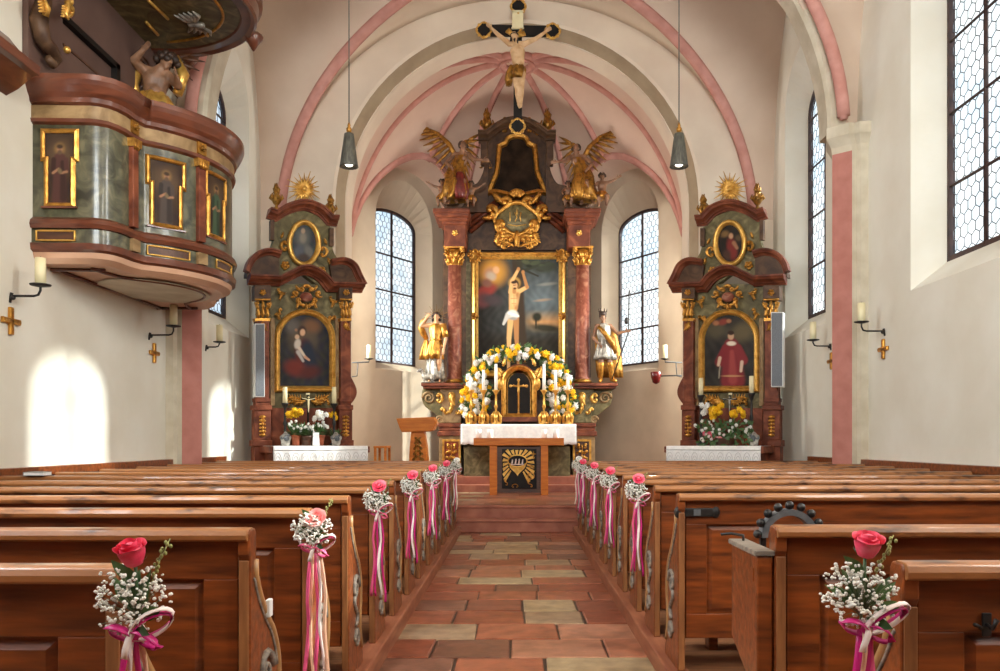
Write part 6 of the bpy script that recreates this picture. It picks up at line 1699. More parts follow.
# frame on the plan: u = arc length, z, t outward
cum = [0]
for i in range(1, len(PP)): cum.append(cum[-1]+hypot(PP[i][0]-PP[i-1][0], PP[i][1]-PP[i-1][1]))
def pul(u, z, t):
    u = max(0, min(cum[-1]-1e-6, u)); i = max(k for k in range(len(cum)) if cum[k] <= u); i = min(i, len(PP)-2)
    f = (u-cum[i])/(cum[i+1]-cum[i]); a, b = PP[i], PP[i+1]
    def nr(j):
        A = PP[max(0, j-1)]; B = PP[min(len(PP)-1, j+1)]; L = hypot(B[0]-A[0], B[1]-A[1]); return V((B[1]-A[1])/L, -(B[0]-A[0])/L, 0) if j else V(0, -1, 0)
    n_ = nr(i)*(1-f)+nr(i+1)*f; n_.normalize()
    return V(a[0]+(b[0]-a[0])*f, a[1]+(b[1]-a[1])*f, z)+n_*t
def ufor(x, y=170):   # arc length where the plan meets a sight line of photo column x
    best = min(range(400), key=lambda k: abs(pul(cum[-1]*.62*k/400, 4, 0).x*F/pul(cum[-1]*.62*k/400, 4, 0).y+CX-x)); return cum[-1]*.62*best/400
def sainted(hx, hy, rc, s):
    dk = tuple(int(c*.7) for c in rc); sk = (150, 108, 80)
    return [('g', lambda x, y: (58+9*ns(x*30, y*30), 42+7*ns(x*30, y*30), 32)), ('e', hx, hy-.1*s, .20*s, .24*s, 0, (84, 64, 46), .6), ('e', hx, hy, .075*s, .085*s, 0, (128, 98, 58), .5),
      ('c', hx, hy-.14*s, hx-.01*s, hy-.78*s, .085*s, .105*s, rc, .2), ('c', hx+.04*s, hy-.2*s, hx+.05*s, hy-.74*s, .03*s, .05*s, dk, .5), ('c', hx-.09*s, hy-.16*s, hx-.10*s, hy-.34*s, .035*s, .035*s, dk, .35), ('c', hx+.09*s, hy-.16*s, hx+.10*s, hy-.32*s, .035*s, .035*s, rc, .35),
      ('c', hx-.10*s, hy-.36*s, hx-.02*s, hy-.30*s, .02*s, .016*s, sk, .4), ('c', hx+.10*s, hy-.34*s, hx+.02*s, hy-.36*s, .02*s, .016*s, sk, .4), ('e', hx+.0*s, hy-.33*s, .03*s, .045*s, .4, (110, 92, 66), .4),
      ('e', hx, hy, .042*s, .056*s, 0, sk, .3), ('e', hx, hy+.035*s, .048*s, .034*s, 0, (58, 42, 32), .4), ('e', hx, hy-.05*s, .034*s, .036*s, 0, (90, 68, 52), .5),
      ('e', hx-.05*s, hy-.90*s, .03*s, .016*s, 0, sk, .4), ('e', hx+.05*s, hy-.90*s, .03*s, .016*s, 0, sk, .4)]
def panel(u0, u1, z0, z1, seed, robe_c):
    uc = (u0+u1)/2; hw = (u1-u0)/2; sh = z0+(z1-z0)*.62; nb = hw*.80
    path = [(uc-hw, z1), (uc+hw, z1), (uc+hw, sh), (uc+nb, sh), (uc+nb, z0), (uc-nb, z0), (uc-nb, sh), (uc-hw, sh)]
    dense = []
    for i in range(len(path)):
        a, b = path[i], path[(i+1) % len(path)]
        m = 5 if abs(b[0]-a[0]) > hw else 1
        for k in range(m): dense.append((a[0]+(b[0]-a[0])*k/m, a[1]+(b[1]-a[1])*k/m))
    mb = MB(); nn = pul(uc, 4, 1)-pul(uc, 4, 0); rings = []
    m = len(dense)
    for i in range(m):
        p = dense[i]; a = dense[i-1]; b = dense[(i+1) % m]
        t1 = Vector((p[0]-a[0], p[1]-a[1])).normalized(); t2 = Vector((b[0]-p[0], b[1]-p[1])).normalized()
        o1 = Vector((-t1.y, t1.x)); o2 = Vector((-t2.y, t2.x)); o = (o1+o2); o = o/max(.5, o.length*o.normalized().dot(o1)) if o.length > 1e-6 else o1
        rings.append([pul(p[0]+o.x*a_, p[1]+o.y*a_, b_) for a_, b_ in ((-.022, .0), (-.022, .02), (-.008, .032), (.008, .026), (.022, .012), (.022, .0))])
    mb.loft(rings+[rings[0]], True, False, False); fr_ = mb.build('panel_frame', M['gold'], PU)
    mb = MB(); ys = sorted(set([z0+(z1-z0)*k/70 for k in range(71)]+[sh-.0005, sh+.0005]))
    mb.spans(lambda x, y, w: pul(x, y, .006), ys, lambda y: uc-(hw if y > sh else nb), lambda y: uc+(hw if y > sh else nb), 36, painter(sainted(uc, z0+(z1-z0)*.76, robe_c, (z1-z0)*.9)))
    mb.build('panel_painting', M['painted'], fr_)
    mb = MB(); mb.ext([(uc-hw*1.05, z0-.03), (uc+hw*1.05, z0-.03), (uc+hw*1.05, z0-.012), (uc-hw*1.05, z0-.012)], pul, 0, .03); mb.build('panel_sill', M['pulpit_red'], fr_)
u1 = ufor(43), ufor(77); panel(u1[0], u1[1], 3.66, 4.36, 1, (78, 48, 42))
u2 = ufor(147.5), ufor(184); panel(u2[0], u2[1], 3.64, 4.32, 2, (74, 62, 56))
u3 = ufor(210), ufor(221); uu = ufor(215); panel(uu-.16, uu+.20, 3.66, 4.34, 3, (66, 84, 62))
for x in (131, 199.5):
    u = ufor(x); mb = MB(); mb.ext([(u-.045, 3.55), (u+.045, 3.55), (u+.045, 4.42), (u-.045, 4.42)], pul, -.01, .05); pz = mb.build('pilaster', M['red_marble'], PU, bev=.006)
    mb = MB(); mb.ext([(u-.065, 4.34), (u+.065, 4.34), (u+.07, 4.42), (u-.07, 4.42)], pul, 0, .07)
    for k in range(3): acanthus(mb, pul, u-.03+.03*k, 4.32, .10, pi/2, .012, .055)
    mb.build('gilded_capital', M['gold'], pz)
    mb = MB(); mb.ext([(u-.055, 4.475), (u+.055, 4.475), (u+.055, 4.60), (u-.055, 4.60)], pul, 0, .045); rosette(mb, pul, u, 4.535, .045, .05, 4, .01); mb.build('frieze_rosette', M['gold_dull'], pz)
    mb = MB(); mb.ext([(u-.06, 3.31), (u+.06, 3.31), (u+.06, 3.43), (u-.06, 3.43)], pul, 0, .06); mb.build('base_block', M['tan_marble'], pz)
for ua, ub in ((ufor(38), ufor(76)), (ufor(147), ufor(188)), (ufor(214), ufor(214)+.36)):
    mb = MB(); z0, z1 = 3.325, 3.415
    n = 8; 
    pth = [(ua+(ub-ua)*k/n, z1) for k in range(n+1)]+[(ub-(ub-ua)*k/n, z0) for k in range(n+1)]
    mb.tube([pul(u, z, .028) for u, z in pth], .011, 5, True); g = mb.build('base_panel_frame', M['gold_bright'], PU)
    mb = MB(); rows = [[pul(ua+(ub-ua)*k/n, z, .024) for k in range(n+1)] for z in (z0, z1)]; mb.loft(rows, False, False, False); mb.build('base_panel', M['dark_wood'], g)
# back panel with a door between pulpit and canopy, canopy ----------------------------------------------
BPn = thing('pulpit_panelling', 'plum brown panelled back with a small door above the pulpit', 'pulpit back panel', (-4.54, 9.0, 4.85))
mb = MB()
for (y0, y1, z0, z1) in ((7.55, 8.12, 4.86, 6.3), (9.22, 10.25, 4.86, 6.3), (8.12, 9.22, 5.68, 6.3)): mb.box((-4.555, y0, z0), (-4.50, y1, z1))
mb.build('back_boards', M['plum'], BPn)
mb = MB(); mb.box((-4.556, 8.12, 4.86), (-4.545, 9.22, 5.68)); dr = mb.build('door', M['plum'], BPn)
mb = MB(); mb.box((-4.546, 8.2, 5.40), (-4.535, 9.0, 5.42)); mb.box((-4.546, 8.98, 4.9), (-4.535, 9.0, 5.42)); mb.build('door_moulding', M['dark_wood'], dr)
mb = MB(); mb.box((-4.555, 8.1, 5.62), (-4.48, 9.26, 5.68)); mb.box((-4.555, 9.18, 4.86), (-4.48, 9.26, 5.68)); mb.build('door_frame', M['blackwood'], BPn)
CN = thing('pulpit_canopy', 'curved wooden sounding board with gilded strips above the pulpit', 'pulpit canopy', (-4.0, 9.1, 6.2))
def canopy_plan(R_, cx=-4.38, cy=9.1): return [(-4.56, cy-R_*.98)]+[(cx+R_*cos(radians(a)), cy+R_*sin(radians(a))*(1 if a < 0 else .82)) for a in range(-84, 85, 7)]+[(-4.56, cy+R_*.80)]
cpn = canopy_plan(1.42)
mb = MB(); levels(mb, cpn, [(6.27, -.16), (6.25, -.14), (6.25, -.04), (6.22, .0), (6.24, .03), (6.36, .05), (6.40, .09), (6.5, .10), (6.52, .06), (6.6, .0), (6.8, -.35)]); mb.build('rim', M['pulpit_red'], CN)
mb = MB(); rg = off(cpn, -.15); mb.add([V(x, y, 6.268) for x, y in rg], [tuple(range(len(rg)))]); mb.build('underside_panel', M['green_marble'], CN)
mb = MB(); rg = off(cpn, -.34); mb.tube([V(x, y, 6.262) for x, y in rg[1:-1]], .018, 6); mb.build('gilded_moulding', M['gold'], CN)
for (x0, y0, x1, y1) in ((148, 0, 168, 19), (146, 22, 158, 35), (200, 27, 208, 36)):
    f = lambda x, y: P(x, y, (6.25-H)*F/(CY-y)); mb = MB(); mb.tube([f(x0, y0), f(x1, y1)], .018, 6); mb.build('gilded_strip', M['gold_bright'], CN)
mb = MB(); o = V(-3.75, 9.45, 6.25); rr = random.Random(3)
mb.cap(o, o+V(.12, 0, -.02), .05, .035, 8)
for e in (-1, 1):
    for k in range(5): mb.tube([o+V(.03, 0, 0), o+V(-.05+.05*k, e*(.1+.02*k), -.01), o+V(-.12+.06*k, e*(.2+.02*k), -.005)], [.02, .025, .008], 6)
mb.build('carved_dove', M['silver'], CN)
for a in (35, 80):
    r = radians(a); x, y = -4.38+1.5*cos(r), 9.1+1.5*sin(r)*.82; mb = MB(); mb.lathe([(.10, 6.30), (.12, 6.26), (.06, 6.18), (.01, 6.10)], (x, y, 0), 8); mb.build('corner_drop', M['pulpit_red'], CN)
# side scroll and moulded shelf beside the canopy
SCR = thing('carved_scroll_bracket', 'dark carved scroll with gilded leaves hanging at the canopy corner above the pulpit', 'bracket', (-4.5, 7.75, 5.0))
mb = MB(); fw = lambda x, y, w: V(-4.54+w, (-4.54)*F/(x-CX), H+(CY-y)*((-4.54)*F/(x-CX))/F)
mb.tube([fw(36, 0, .08), fw(28, 22, .10), fw(30, 40, .12), fw(38, 52, .14), fw(44, 60, .12), fw(40, 64, .12), fw(35, 58, .12)], [.07, .085, .075, .065, .055, .045, .035], 10); mb.build('scroll', M['brown_marble'], SCR)
mb = MB(); acanthus(mb, fw, 24, 16, 22, -pi/2-.3, .03, .2); mb.build('gilded_leaf', M['gold_bright'], SCR); mb = MB(); acanthus(mb, fw, 52, 2, 18, pi/2+.3, .03, .15); curl(mb, fw, 52, 8, 12, .8, 's', .03, .16); mb.build('gilded_leaf', M['gold_bright'], SCR)
mb = MB(); mb.blob(fw(42, 50, .24), .035, None, 8, 6); mb.build('gilded_knob', M['gold_bright'], SCR)
mb = MB(); ys = (6.5, 7.32)
pr = [(4.56, 4.52), (4.45, 4.58), (4.32, 4.69), (4.26, 4.70), (4.25, 4.78), (4.33, 4.82), (4.42, 4.90), (4.50, 5.0), (4.53, 5.04), (4.56, 5.04)]
mb.loft([[V(-x, y+(.18*(1-(x-4.24)/.32) if k == 0 else -.18*(1-(x-4.24)/.32))*0, z) for x, z in pr] for k, y in enumerate(ys)], True, True, False)
tag(mb.build('moulded_shelf', M['pulpit_red'], bev=.006), 'short red brown moulded shelf on the white wall beside the canopy scroll', 'shelf')
# cherub clinging to the back panel
o = V(-4.34, 9.76, 5.03)
def cherub(o):
    T = thing('cherub_statue', 'carved cherub with gilded drapery between the pulpit rim and the canopy', 'statue', o)
    S = 1.15; J = dict(head=(.14, -.06, .80), neck=(.08, -.03, .71), chest=(.04, 0, .62), waist=(.02, 0, .48), pelvis=(.02, .02, .36), lhip=(.09, 0, .33), rhip=(-.05, 0, .33), lsho=(.15, -.01, .67), rsho=(-.07, -.01, .69),
             lelb=(.25, -.08, .56), relb=(-.17, -.10, .74), lwri=(.24, -.18, .60), rwri=(-.08, -.18, .82), lkne=(.12, -.18, .26), rkne=(-.05, -.16, .24), lank=(.12, -.14, .05), rank=(-.03, -.10, .04), ltoe=(.14, -.22, .03), rtoe=(-.03, -.19, .02))
    J = {k: Vector(v)*S for k, v in J.items()}
    place(human(J, S*1.35, fat=1.25, face=(.5, -1, -.3)), o, .35).build('body', M['dim_flesh'], T, remesh=.014)
    mb = MB(); robe(mb, [(V(.02, 0, .47)*S, .12*S, .10*S, .1), (V(.02, -.03, .36)*S, .17*S, .14*S, .16), (V(.02, -.05, .24)*S, .15*S, .13*S, .2), (V(.06, -.05, .10)*S, .13*S, .10*S, .24), (V(.10, -.05, -.04)*S, .09*S, .07*S, .26)], 6)
    mb.tube([V(-.12, .04, .75)*S, V(-.20, .02, .55)*S, V(-.14, .0, .35)*S], [.05*S, .07*S, .05*S], 8); mb.tube([V(.22, .03, .9)*S, V(.30, .02, .72)*S, V(.24, .0, .5)*S], [.04*S, .06*S, .05*S], 8)
    place(mb, o, .35).build('gilded_drapery', M['gold_bright'], T)
    mb = MB()
    for e in (-1, 1): wing(mb, V(.04+.04*e, .08, .66)*S, V(.04+.32*e, .10, .98)*S, S*.75, (e*.4, 0, -1), 6)
    place(mb, o, .35).build('dark_wings', M['dark_wood'], T)
    mb = MB(); hc = J['head']
    for k in range(16): a = k*2.4; z = .0+.085*(k/16); r = .10*sqrt(max(0, 1-(k/17)**2)); mb.blob(hc+V(r*cos(a), .03+r*sin(a)*.8, z)*S, .042*S, None, 7, 5)
    place(mb, o, .35).build('curly_hair', M['hair'], T)
cherub(o)
# ------------------------------------------------------------------ wall candle brackets, wall crosses
def sconce(sgn, x, ytop, ydish, y_arm, d, lab, h=None, reach=.28):
    """x: photo column of the candle"""
    X = (x-CX)*d/F; zt = H+(CY-ytop)*d/F; zd = H+(CY-ydish)*d/F; za = H+(CY-y_arm)*d/F; wx = sgn*XW
    T = thing('candle_bracket', lab, 'candle bracket', (wx, d, za))
    mb = MB(); mb.tube([V(wx-sgn*.01, d, za), V(X+sgn*.06, d, za), V(X+sgn*.02, d, za+.01), V(X, d, za+.05), V(X, d, zd-.01)], .011, 8); mb.tube([V(wx-sgn*.0, d, za-.06), V(wx-sgn*.02, d, za+.03)], .014, 6); mb.blob(V(wx-sgn*.03, d, za-.015), .022, None, 8, 6); mb.build('arm', M['black'], T)
    mb = MB(); mb.lathe([(.02, -.02), (.085, -.006), (.09, .006), (.08, .004), (.01, 0)], (X, d, zd), 18); mb.build('drip_dish', M['black'], T)
    mb = MB(); r = .046; mb.lathe([(r, .002), (r*1.01, (zt-zd)*.5), (r*.97, zt-zd), (r*.5, zt-zd-.006), (.001, zt-zd-.006)], (X, d, zd), 18); c = mb.build('candle', M['wax'], T)
    mb = MB(); mb.tube([V(X, d, zt-.006), V(X+.002, d, zt+.015)], .003, 4); mb.build('wick', M['black'], c)
sconce(-1, 40.5, 258, 285, 296, 7.37, 'cream candle on a black wall bracket below the near end of the pulpit')
sconce(-1, 173.5, 305, 326, 335, 10.15, 'cream candle on a black wall bracket just before the pulpit side pier')
sconce(-1, 219.5, 325, 342, 347, 12.0, 'cream candle on a black bracket behind the pulpit side pier, before the side altar')
sconce(1, 861.5, 303, 322, 331, 10.16, 'cream candle on a black wall bracket between the pier and the big window')
sconce(1, 813, 322, 340, 346, 11.9, 'cream candle on a black bracket between the window side altar and the pier')
def wall_cross(sgn, x, y, d, lab):
    z = H+(CY-y)*d/F; wx = sgn*(XW-.004); T = thing('wall_cross', lab, 'cross', (wx, d, z))
    mb = MB()
    for hy, hz in ((.062, .026), (.026, .125)):
        mb.box((wx, d-hy*1.0-(.07 if hy > hz else 0), z-hz), (wx-sgn*.03, d+hy+(.07 if hy > hz else 0), z+hz))
    mb.build('cross_body', M['gold'], T, bev=.008)
    mb = MB(); mb.box((wx-sgn*.028, d-.012, z-.11), (wx-sgn*.036, d+.012, z+.11)); mb.box((wx-sgn*.028, d-.12, z-.012), (wx-sgn*.036, d+.12, z+.012)); mb.build('cross_inlay', M['gold_dull'], T)
wall_cross(-1, 9, 321, 7.36, 'gilded consecration cross under the candle bracket at the photo edge, below the pulpit')
wall_cross(-1, 152.5, 353, 10.27, 'gilded consecration cross under the bracket before the pulpit side pier')
wall_cross(1, 885.5, 349, 10.17, 'gilded consecration cross under the bracket between pier and big window')
wall_cross(1, 833, 361, 11.85, 'gilded consecration cross half hidden behind the window side pier')
# apse brackets with candles, sanctuary lamp
for sg, lab in ((-1, 'candle on a thin black bracket beside the apse window on the pulpit side'), (1, 'candle on a thin bracket beside the apse window on the window side')):
    d = 16.6; x = 369 if sg < 0 else 1034-369; q = lambda a, b: P(a if sg < 0 else 1034-a, b, d)
    wx = sg*3.495
    T = thing('apse_candle_bracket', lab, 'candle bracket', (wx, d, q(369, 380).z))
    o = q(369, 359); mb = MB(); mb.tube([V(wx, d, q(0, 363).z), V(o.x, d, q(0, 362).z), V(o.x, d, o.z)], .014, 6); mb.tube([V(wx, d, q(0, 378).z), V(q(357, 0).x, d, q(0, 376).z), V(q(358, 0).x, d, q(0, 363).z)], .012, 6); mb.lathe([(.02, -.02), (.09, 0), (.09, .01)], o, 14); mb.build('arm', M['black'], T)
    mb = MB(); mb.lathe([(.045, .01), (.045, q(0, 345).z-o.z), (.002, q(0, 345).z-o.z)], o, 14); mb.build('candle', M['wax'], T)
d = 16.4; q = lambda a, b: P(a, b, d); wx = 3.495
T = thing('sanctuary_lamp', 'small dark red lamp on a thin wall arm under the window side apse candle', 'lamp', (wx, d, q(0, 377).z))
mb = MB(); mb.tube([V(wx, d, q(0, 375).z), q(660, 376)], .014, 6); mb.tube([V(wx, d, q(0, 367).z), q(682, 368), q(682, 376)], .010, 6); mb.build('arm', M['black'], T)
mb = MB(); mb.lathe([(.02, -.12), (.07, -.09), (.10, .02), (.11, .11), (.10, .12), (.02, .10)], q(656, 378), 14); mb.build('red_cup', M['red_glass'], T)
# pendant lamps
for x, lab in ((349, 'dark conical pendant lamp on a long cord, on the pulpit side of the nave'), (679, 'dark conical pendant lamp on a long cord, on the window side of the nave')):
    d = 9.6; o = P(x, 167, d); zt = P(x, 134, d).z; T = thing('pendant_lamp', lab, 'lamp', V(o.x, d, o.z))
    mb = MB(); h = zt-o.z; n = 32; rings = []
    for r, z in ((.105, 0), (.10, .02), (.055, h), (.03, h+.012)):
        rings.append([V(o.x+r*(1+(.05 if k % 2 else -.03)*(z < h))*cos(2*pi*k/n), d+r*(1+(.05 if k % 2 else -.03)*(z < h))*sin(2*pi*k/n), o.z+z) for k in range(n)])
    inner = [[V(o.x+r*cos(2*pi*k/n), d+r*sin(2*pi*k/n), o.z+z) for k in range(n)] for r, z in ((.09, .0), (.06, h*.7))]
    mb.loft(inner[::-1]+rings, True, True, True); mb.build('shade', M['pendant'], T)
    mb = MB(); mb.blob((o.x, d, o.z+.05), (.055, .055, .045), None, 14, 8); mb.build('bulb', emis('lamp_bulb', (255, 244, 226), 6), T)
    mb = MB(); mb.lathe([(.012, h+.01), (.03, h+.03), (.035, h+.06), (.014, h+.085), (.02, h+.10), (.006, h+.14)], (o.x, d, o.z), 12); mb.build('brass_cap', M['gold_dull'], T)
    zv = vault_n(o.x, d)[0]; mb = MB(); mb.tube([V(o.x, d, o.z+h+.12), V(o.x, d, zv)], .007, 6); mb.build('cord', M['pendant'], T)
    l = bpy.data.lights.new('pendant_light', 'SPOT'); l.energy = 40; l.spot_size = radians(80); l.shadow_soft_size = .05; l.color = (1, .9, .78)
    lo = bpy.data.objects.new('pendant_light', l); COL.objects.link(lo); lo.location = (o.x, d, o.z-.01)
# column loudspeakers on the side altars
for mir, PLx, lab in ((False, PLL, 'slim grey column loudspeaker on the side altar towards the pulpit'), (True, PLR, 'slim grey column loudspeaker on the window side altar')):
    q = PLx(.36); a, b = (254.8, 264.8); yt, yb = (323.5, 397) if not mir else (312, 387)
    if mir: a, b = 1034-783, 1034-771
    T = thing('column_speaker', lab, 'loudspeaker', q((a+b)/2, yb, .3))
    mb = MB(); mb.ext([(a, yt), (b, yt), (b, yb), (a, yb)], lambda u, v, t: q(u, v, t), .24, .36); mb.build('cabinet', M['white_trim'], T, bev=.008)
    mb = MB(); mb.ext([(a+.8, yt+1), (b-.8, yt+1), (b-.8, yb-1), (a+.8, yb-1)], lambda u, v, t: q(u, v, t), .355, .368); mb.build('grille', M['speaker_grey'], T)
    mb = MB(); mb.ext([(a+4, yt+10), (b-4, yt+10), (b-4, yt+13), (a+4, yt+13)], lambda u, v, t: q(u, v, t), .15, .25); mb.build('wall_mount', M['grey_metal'], T)
# ------------------------------------------------------------------ things on the side altars
def on_mensa(PLx, x, w):
    p = PLx(w)(x, 440, w); return V(p.x, p.y, TOPZ+.012)
def zy(PLx, x, y, w): return PLx(w)(x, y, w).z
for mir, PLx, nm in ((False, PLL, 'on the pulpit side'), (True, PLR, 'on the window side')):
    for x, yt, yb, which in ((285, 387, 403, 'outer'), (334, 387, 403.5, 'inner')):
        w = .46; o = on_mensa(PLx, x, w)
        yt2, yb2 = (yt, yb) if not mir else (378 if which == 'inner' else 376, 395 if which == 'inner' else 393)
        if mir: x = {'outer': 1034-751.5, 'inner': 1034-701}[which]; o = on_mensa(PLx, x, w)
        hs = zy(PLx, x, yb2, w)-o.z; hc = zy(PLx, x, yt2, w)-zy(PLx, x, yb2, w)
        candlestick('mensa_candlestick', 'thick cream candle in a dark stick, %s end of side altar %s' % (which, nm), o, hs, hc, .038, 'black', 'wax', 'candlestick', 'candlesticks on the side altars', 1.1)
    x = 308 if not mir else 1034-730; w = .36; o = on_mensa(PLx, x, w); zc = zy(PLx, x, 392, w)
    T = thing('altar_crucifix', 'small dark standing crucifix in the middle of the side altar %s' % nm, 'crucifix', o)
    mb = MB(); mb.lathe([(.08, 0), (.085, .03), (.03, .08), (.012, .14)], o, 12); mb.box(o+V(-.014, -.01, .1), (o.x+.014, o.y+.01, zc)); zz = zc-.12; e1 = PLx(0).n.cross(V(0, 0, 1)); mb.tube([V(o.x, o.y, zz)-e1*.12, V(o.x, o.y, zz)+e1*.12], .014, 4); mb.build('cross', M['blackwood'], T)
    mb = MB(); n_ = PLx(0).n; c = V(o.x, o.y, zz)+n_*.025
    mb.cap(c+V(0, 0, -.02), c+V(0, 0, -.10), .018, .016, 8); mb.cap(c+V(0, 0, -.10), c+V(0, 0, -.21), .015, .008, 8); mb.blob(c+V(0, 0, .028), .018, None, 8, 6)
    for e in (-1, 1): mb.cap(c+V(0, 0, -.01), c+e1*e*.11+V(0, 0, .015), .010, .007, 6)
    mb.build('corpus', M['wax'] if not mir else M['silver'], T, remesh=.006)
    mb = MB(); mb.box((o.x-.03, o.y-.018, zc-.05), (o.x+.03, o.y-.012, zc-.015)); mb.build('title_plate', M['wax'], T)
def pot(PLx, x, w, r, h, m, lab, blooms, leafm='leaf', spread=.13, nl=46, seed=1, zoff=.0):
    rr = random.Random(seed); o = on_mensa(PLx, x, w); T = thing('flower_pot', lab, 'potted flowers', o)
    mb = MB(); mb.lathe([(r*.72, 0), (r*.9, h*.7), (r*.92, h*.8), (r*1.05, h*.8), (r*1.05, h), (r*.9, h), (r*.85, h*.9), (.001, h*.9)], o, 16); mb.build('pot', M[m], T)
    lf = MB()
    for k in range(nl):
        a = rr.uniform(0, 2*pi); el = rr.uniform(.1, 1.4); b = o+V(0, 0, h*.9)+V(cos(a), sin(a), 0)*r*.4; L = spread*rr.uniform(.8, 1.4)
        leaf_into(lf, b, b+V(cos(a)*cos(el), sin(a)*cos(el), sin(el))*L, .05, (cos(a), sin(a), .5))
    for k in range(8): a = k*.785; lf.tube([o+V(0, 0, h*.85), o+V(cos(a)*spread*.5, sin(a)*spread*.5, h+spread*.7)], .006, 4)
    lf.build('leaves', M[leafm], T)
    for kind, n, rad, zc, R_ in blooms:
        for k in range(n):
            a = rr.uniform(0, 2*pi); s_ = sqrt(rr.random()); p = o+V(cos(a)*s_*rad, sin(a)*s_*rad*.7-.02, h+zc+rr.uniform(-.04, .05)+(1-s_*s_)*rad*.5)
            flower(kind, p, R_*rr.uniform(.85, 1.15), T, rr.uniform(0, 6), rr.uniform(-.8, 0))
pot(PLL, 296, .62, .075, .17, 'terracotta', 'terracotta pot of yellow chrysanthemums on the side altar towards the pulpit', [('yellow_petal', 13, .15, .30, .05), ('white_petal', 16, .17, .10, .028)], seed=5, spread=.2)
pot(PLL, 306.5, .64, .10, .16, 'dark_wood', 'brown planter of small white flowers in the middle of the pulpit side altar', [('white_petal', 22, .14, .08, .026)], seed=6)
pot(PLL, 320, .62, .08, .17, 'terracotta', 'terracotta pot of white flowers on the side altar towards the pulpit', [('white_petal', 12, .12, .28, .05), ('white_petal', 16, .16, .10, .028)], seed=7, spread=.19)
pot(PLL, 334, .40, .06, .15, 'terracotta', 'small yellow chrysanthemum pot behind the candle on the pulpit side altar', [('yellow_petal', 7, .09, .30, .05)], seed=8, nl=24, spread=.15)
# one broad arrangement on the window side altar
rr = random.Random(12); o = on_mensa(PLR, 1034-725, .58); T = thing('flower_arrangement', 'broad arrangement of yellow, white and pink flowers on the window side altar', 'flower arrangement', o)
mb = MB(); mb.lathe([(.14, 0), (.17, .10), (.18, .12), (.15, .12), (.001, .09)], o, 18); mb.build('bowl', M['dark_wood'], T)
lf = MB()
for k in range(150):
    x, y = rr.uniform(699, 751), rr.uniform(422, 446); w = rr.uniform(.5, .75); b = PLR(w)(1034-x, y, w); a = rr.uniform(0, 2*pi); leaf_into(lf, b, b+V(cos(a)*.10, rr.uniform(-.06, .02), sin(a)*.10), .04)
for k in range(14): b = PLR(.6)(1034-rr.uniform(702, 748), rr.uniform(418, 440), .6); lf.tube([o+V(0, 0, .1), (o+b)/2+V(0, 0, .06), b], .007, 4)
lf.build('foliage', M['leaf'], T)
for kind, n, xa, xb, ya, yb, R_ in (('yellow_petal', 7, 706, 716, 408, 418, .055), ('yellow_petal', 7, 714, 722, 405, 414, .055), ('yellow_petal', 8, 731, 744, 408, 417, .055), ('white_petal', 8, 699, 707, 404, 414, .05), ('white_petal', 26, 695, 752, 419, 434, .03), ('pink_petal', 4, 705, 712, 430, 437, .05), ('blush_petal', 6, 710, 722, 434, 440, .035), ('white_ribbon', 10, 700, 735, 434, 441, .03)):
    for k in range(n):
        w = rr.uniform(.6, .78); flower(kind, PLR(w)(1034-rr.uniform(xa, xb), rr.uniform(ya, yb), w), R_*rr.uniform(.85, 1.1), T, rr.uniform(0, 6), rr.uniform(-.5, .1))
pot(PLR, 1034-749, .5, .07, .15, 'terracotta', 'small pot of pale flowers behind the arrangement on the window side altar', [('white_petal', 9, .10, .06, .028)], seed=9, nl=24)
def board(PLx, x, w, lab):
    o = on_mensa(PLx, x, w); T = thing('reliquary_board', lab, 'reliquary', o); q = PLx(w)
    pts = [(x+(5.2*(1+.12*cos(5*t)))*sin(t), 437.5-6.6*cos(t)*(1+.1*cos(5*t))) for t in [2*pi*k/40 for k in range(40)]]
    z0 = o.z
    f = lambda u, v, t: (lambda p: V(p.x, p.y, z0+.10+.02*(437.5-v)*.82))(q(u, 440, w)+q.n*t)
    mb = MB(); mb.ext(pts, f, -.012, .012); mb.build('board', M['silver'], T)
    mb = MB()
    for dx in (-2, 2): curl(mb, lambda u, v, t: f(u, v, t-w), x+dx, 436, 5, dx*.5, 's', .012, w+.015, 1, 10)
    mb.blob(f(x, 436.5, .012), (.04, .02, .05), None, 8, 6); mb.build('silver_scrolls', M['grey_metal'], T)
board(PLL, 285.5, .66, 'small silvered scroll board at the outer end of the pulpit side altar'); board(PLL, 336, .66, 'small silvered scroll board at the inner end of the pulpit side altar'); board(PLR, 1034-754, .66, 'small silvered scroll board on the window side altar by the flowers')
o = on_mensa(PLL, 316, .74); q = PLL(.74); T = thing('white_card', 'white folded card standing before the flower pots on the pulpit side altar', 'card', o)
e1 = (q(318, 440, .74)-q(314, 440, .74)).normalized(); mb = MB()
for sg in (-1, 1): mb.add([o-e1*.05+q.n*.03*sg, o+e1*.05+q.n*.03*sg, o+e1*.05+V(0, 0, .21), o-e1*.05+V(0, 0, .21), o-e1*.05+q.n*(.03*sg-.004), o+e1*.05+q.n*(.03*sg-.004), o+e1*.05+V(0, -.004, .205), o-e1*.05+V(0, -.004, .205)], [(0,1,2,3),(4,5,6,7),(0,1,5,4),(1,2,6,5),(2,3,7,6),(3,0,4,7)])
mb.build('card', M['linen'], T)
# small wooden credence table beside the pulpit side altar
q = plane((0, 13.9), 0, 0); a = q(374, 446, 0); b = q(387, 446, 0); T = thing('credence_table', 'small bright orange wood table beside the pulpit side altar cloth', 'table', V((a.x+b.x)/2, 14.0, .405))
mb = MB(); mb.box((a.x, 13.85, a.z-.035), (b.x, 14.35, a.z)); mb.build('table_top', M['orange_wood'], T, bev=.004)
for x in (a.x+.025, b.x-.025):
    for y in (13.88, 14.32): mb = MB(); mb.box((x-.02, y-.02, .405), (x+.02, y+.02, a.z-.03)); mb.build('leg', M['orange_wood'], T)
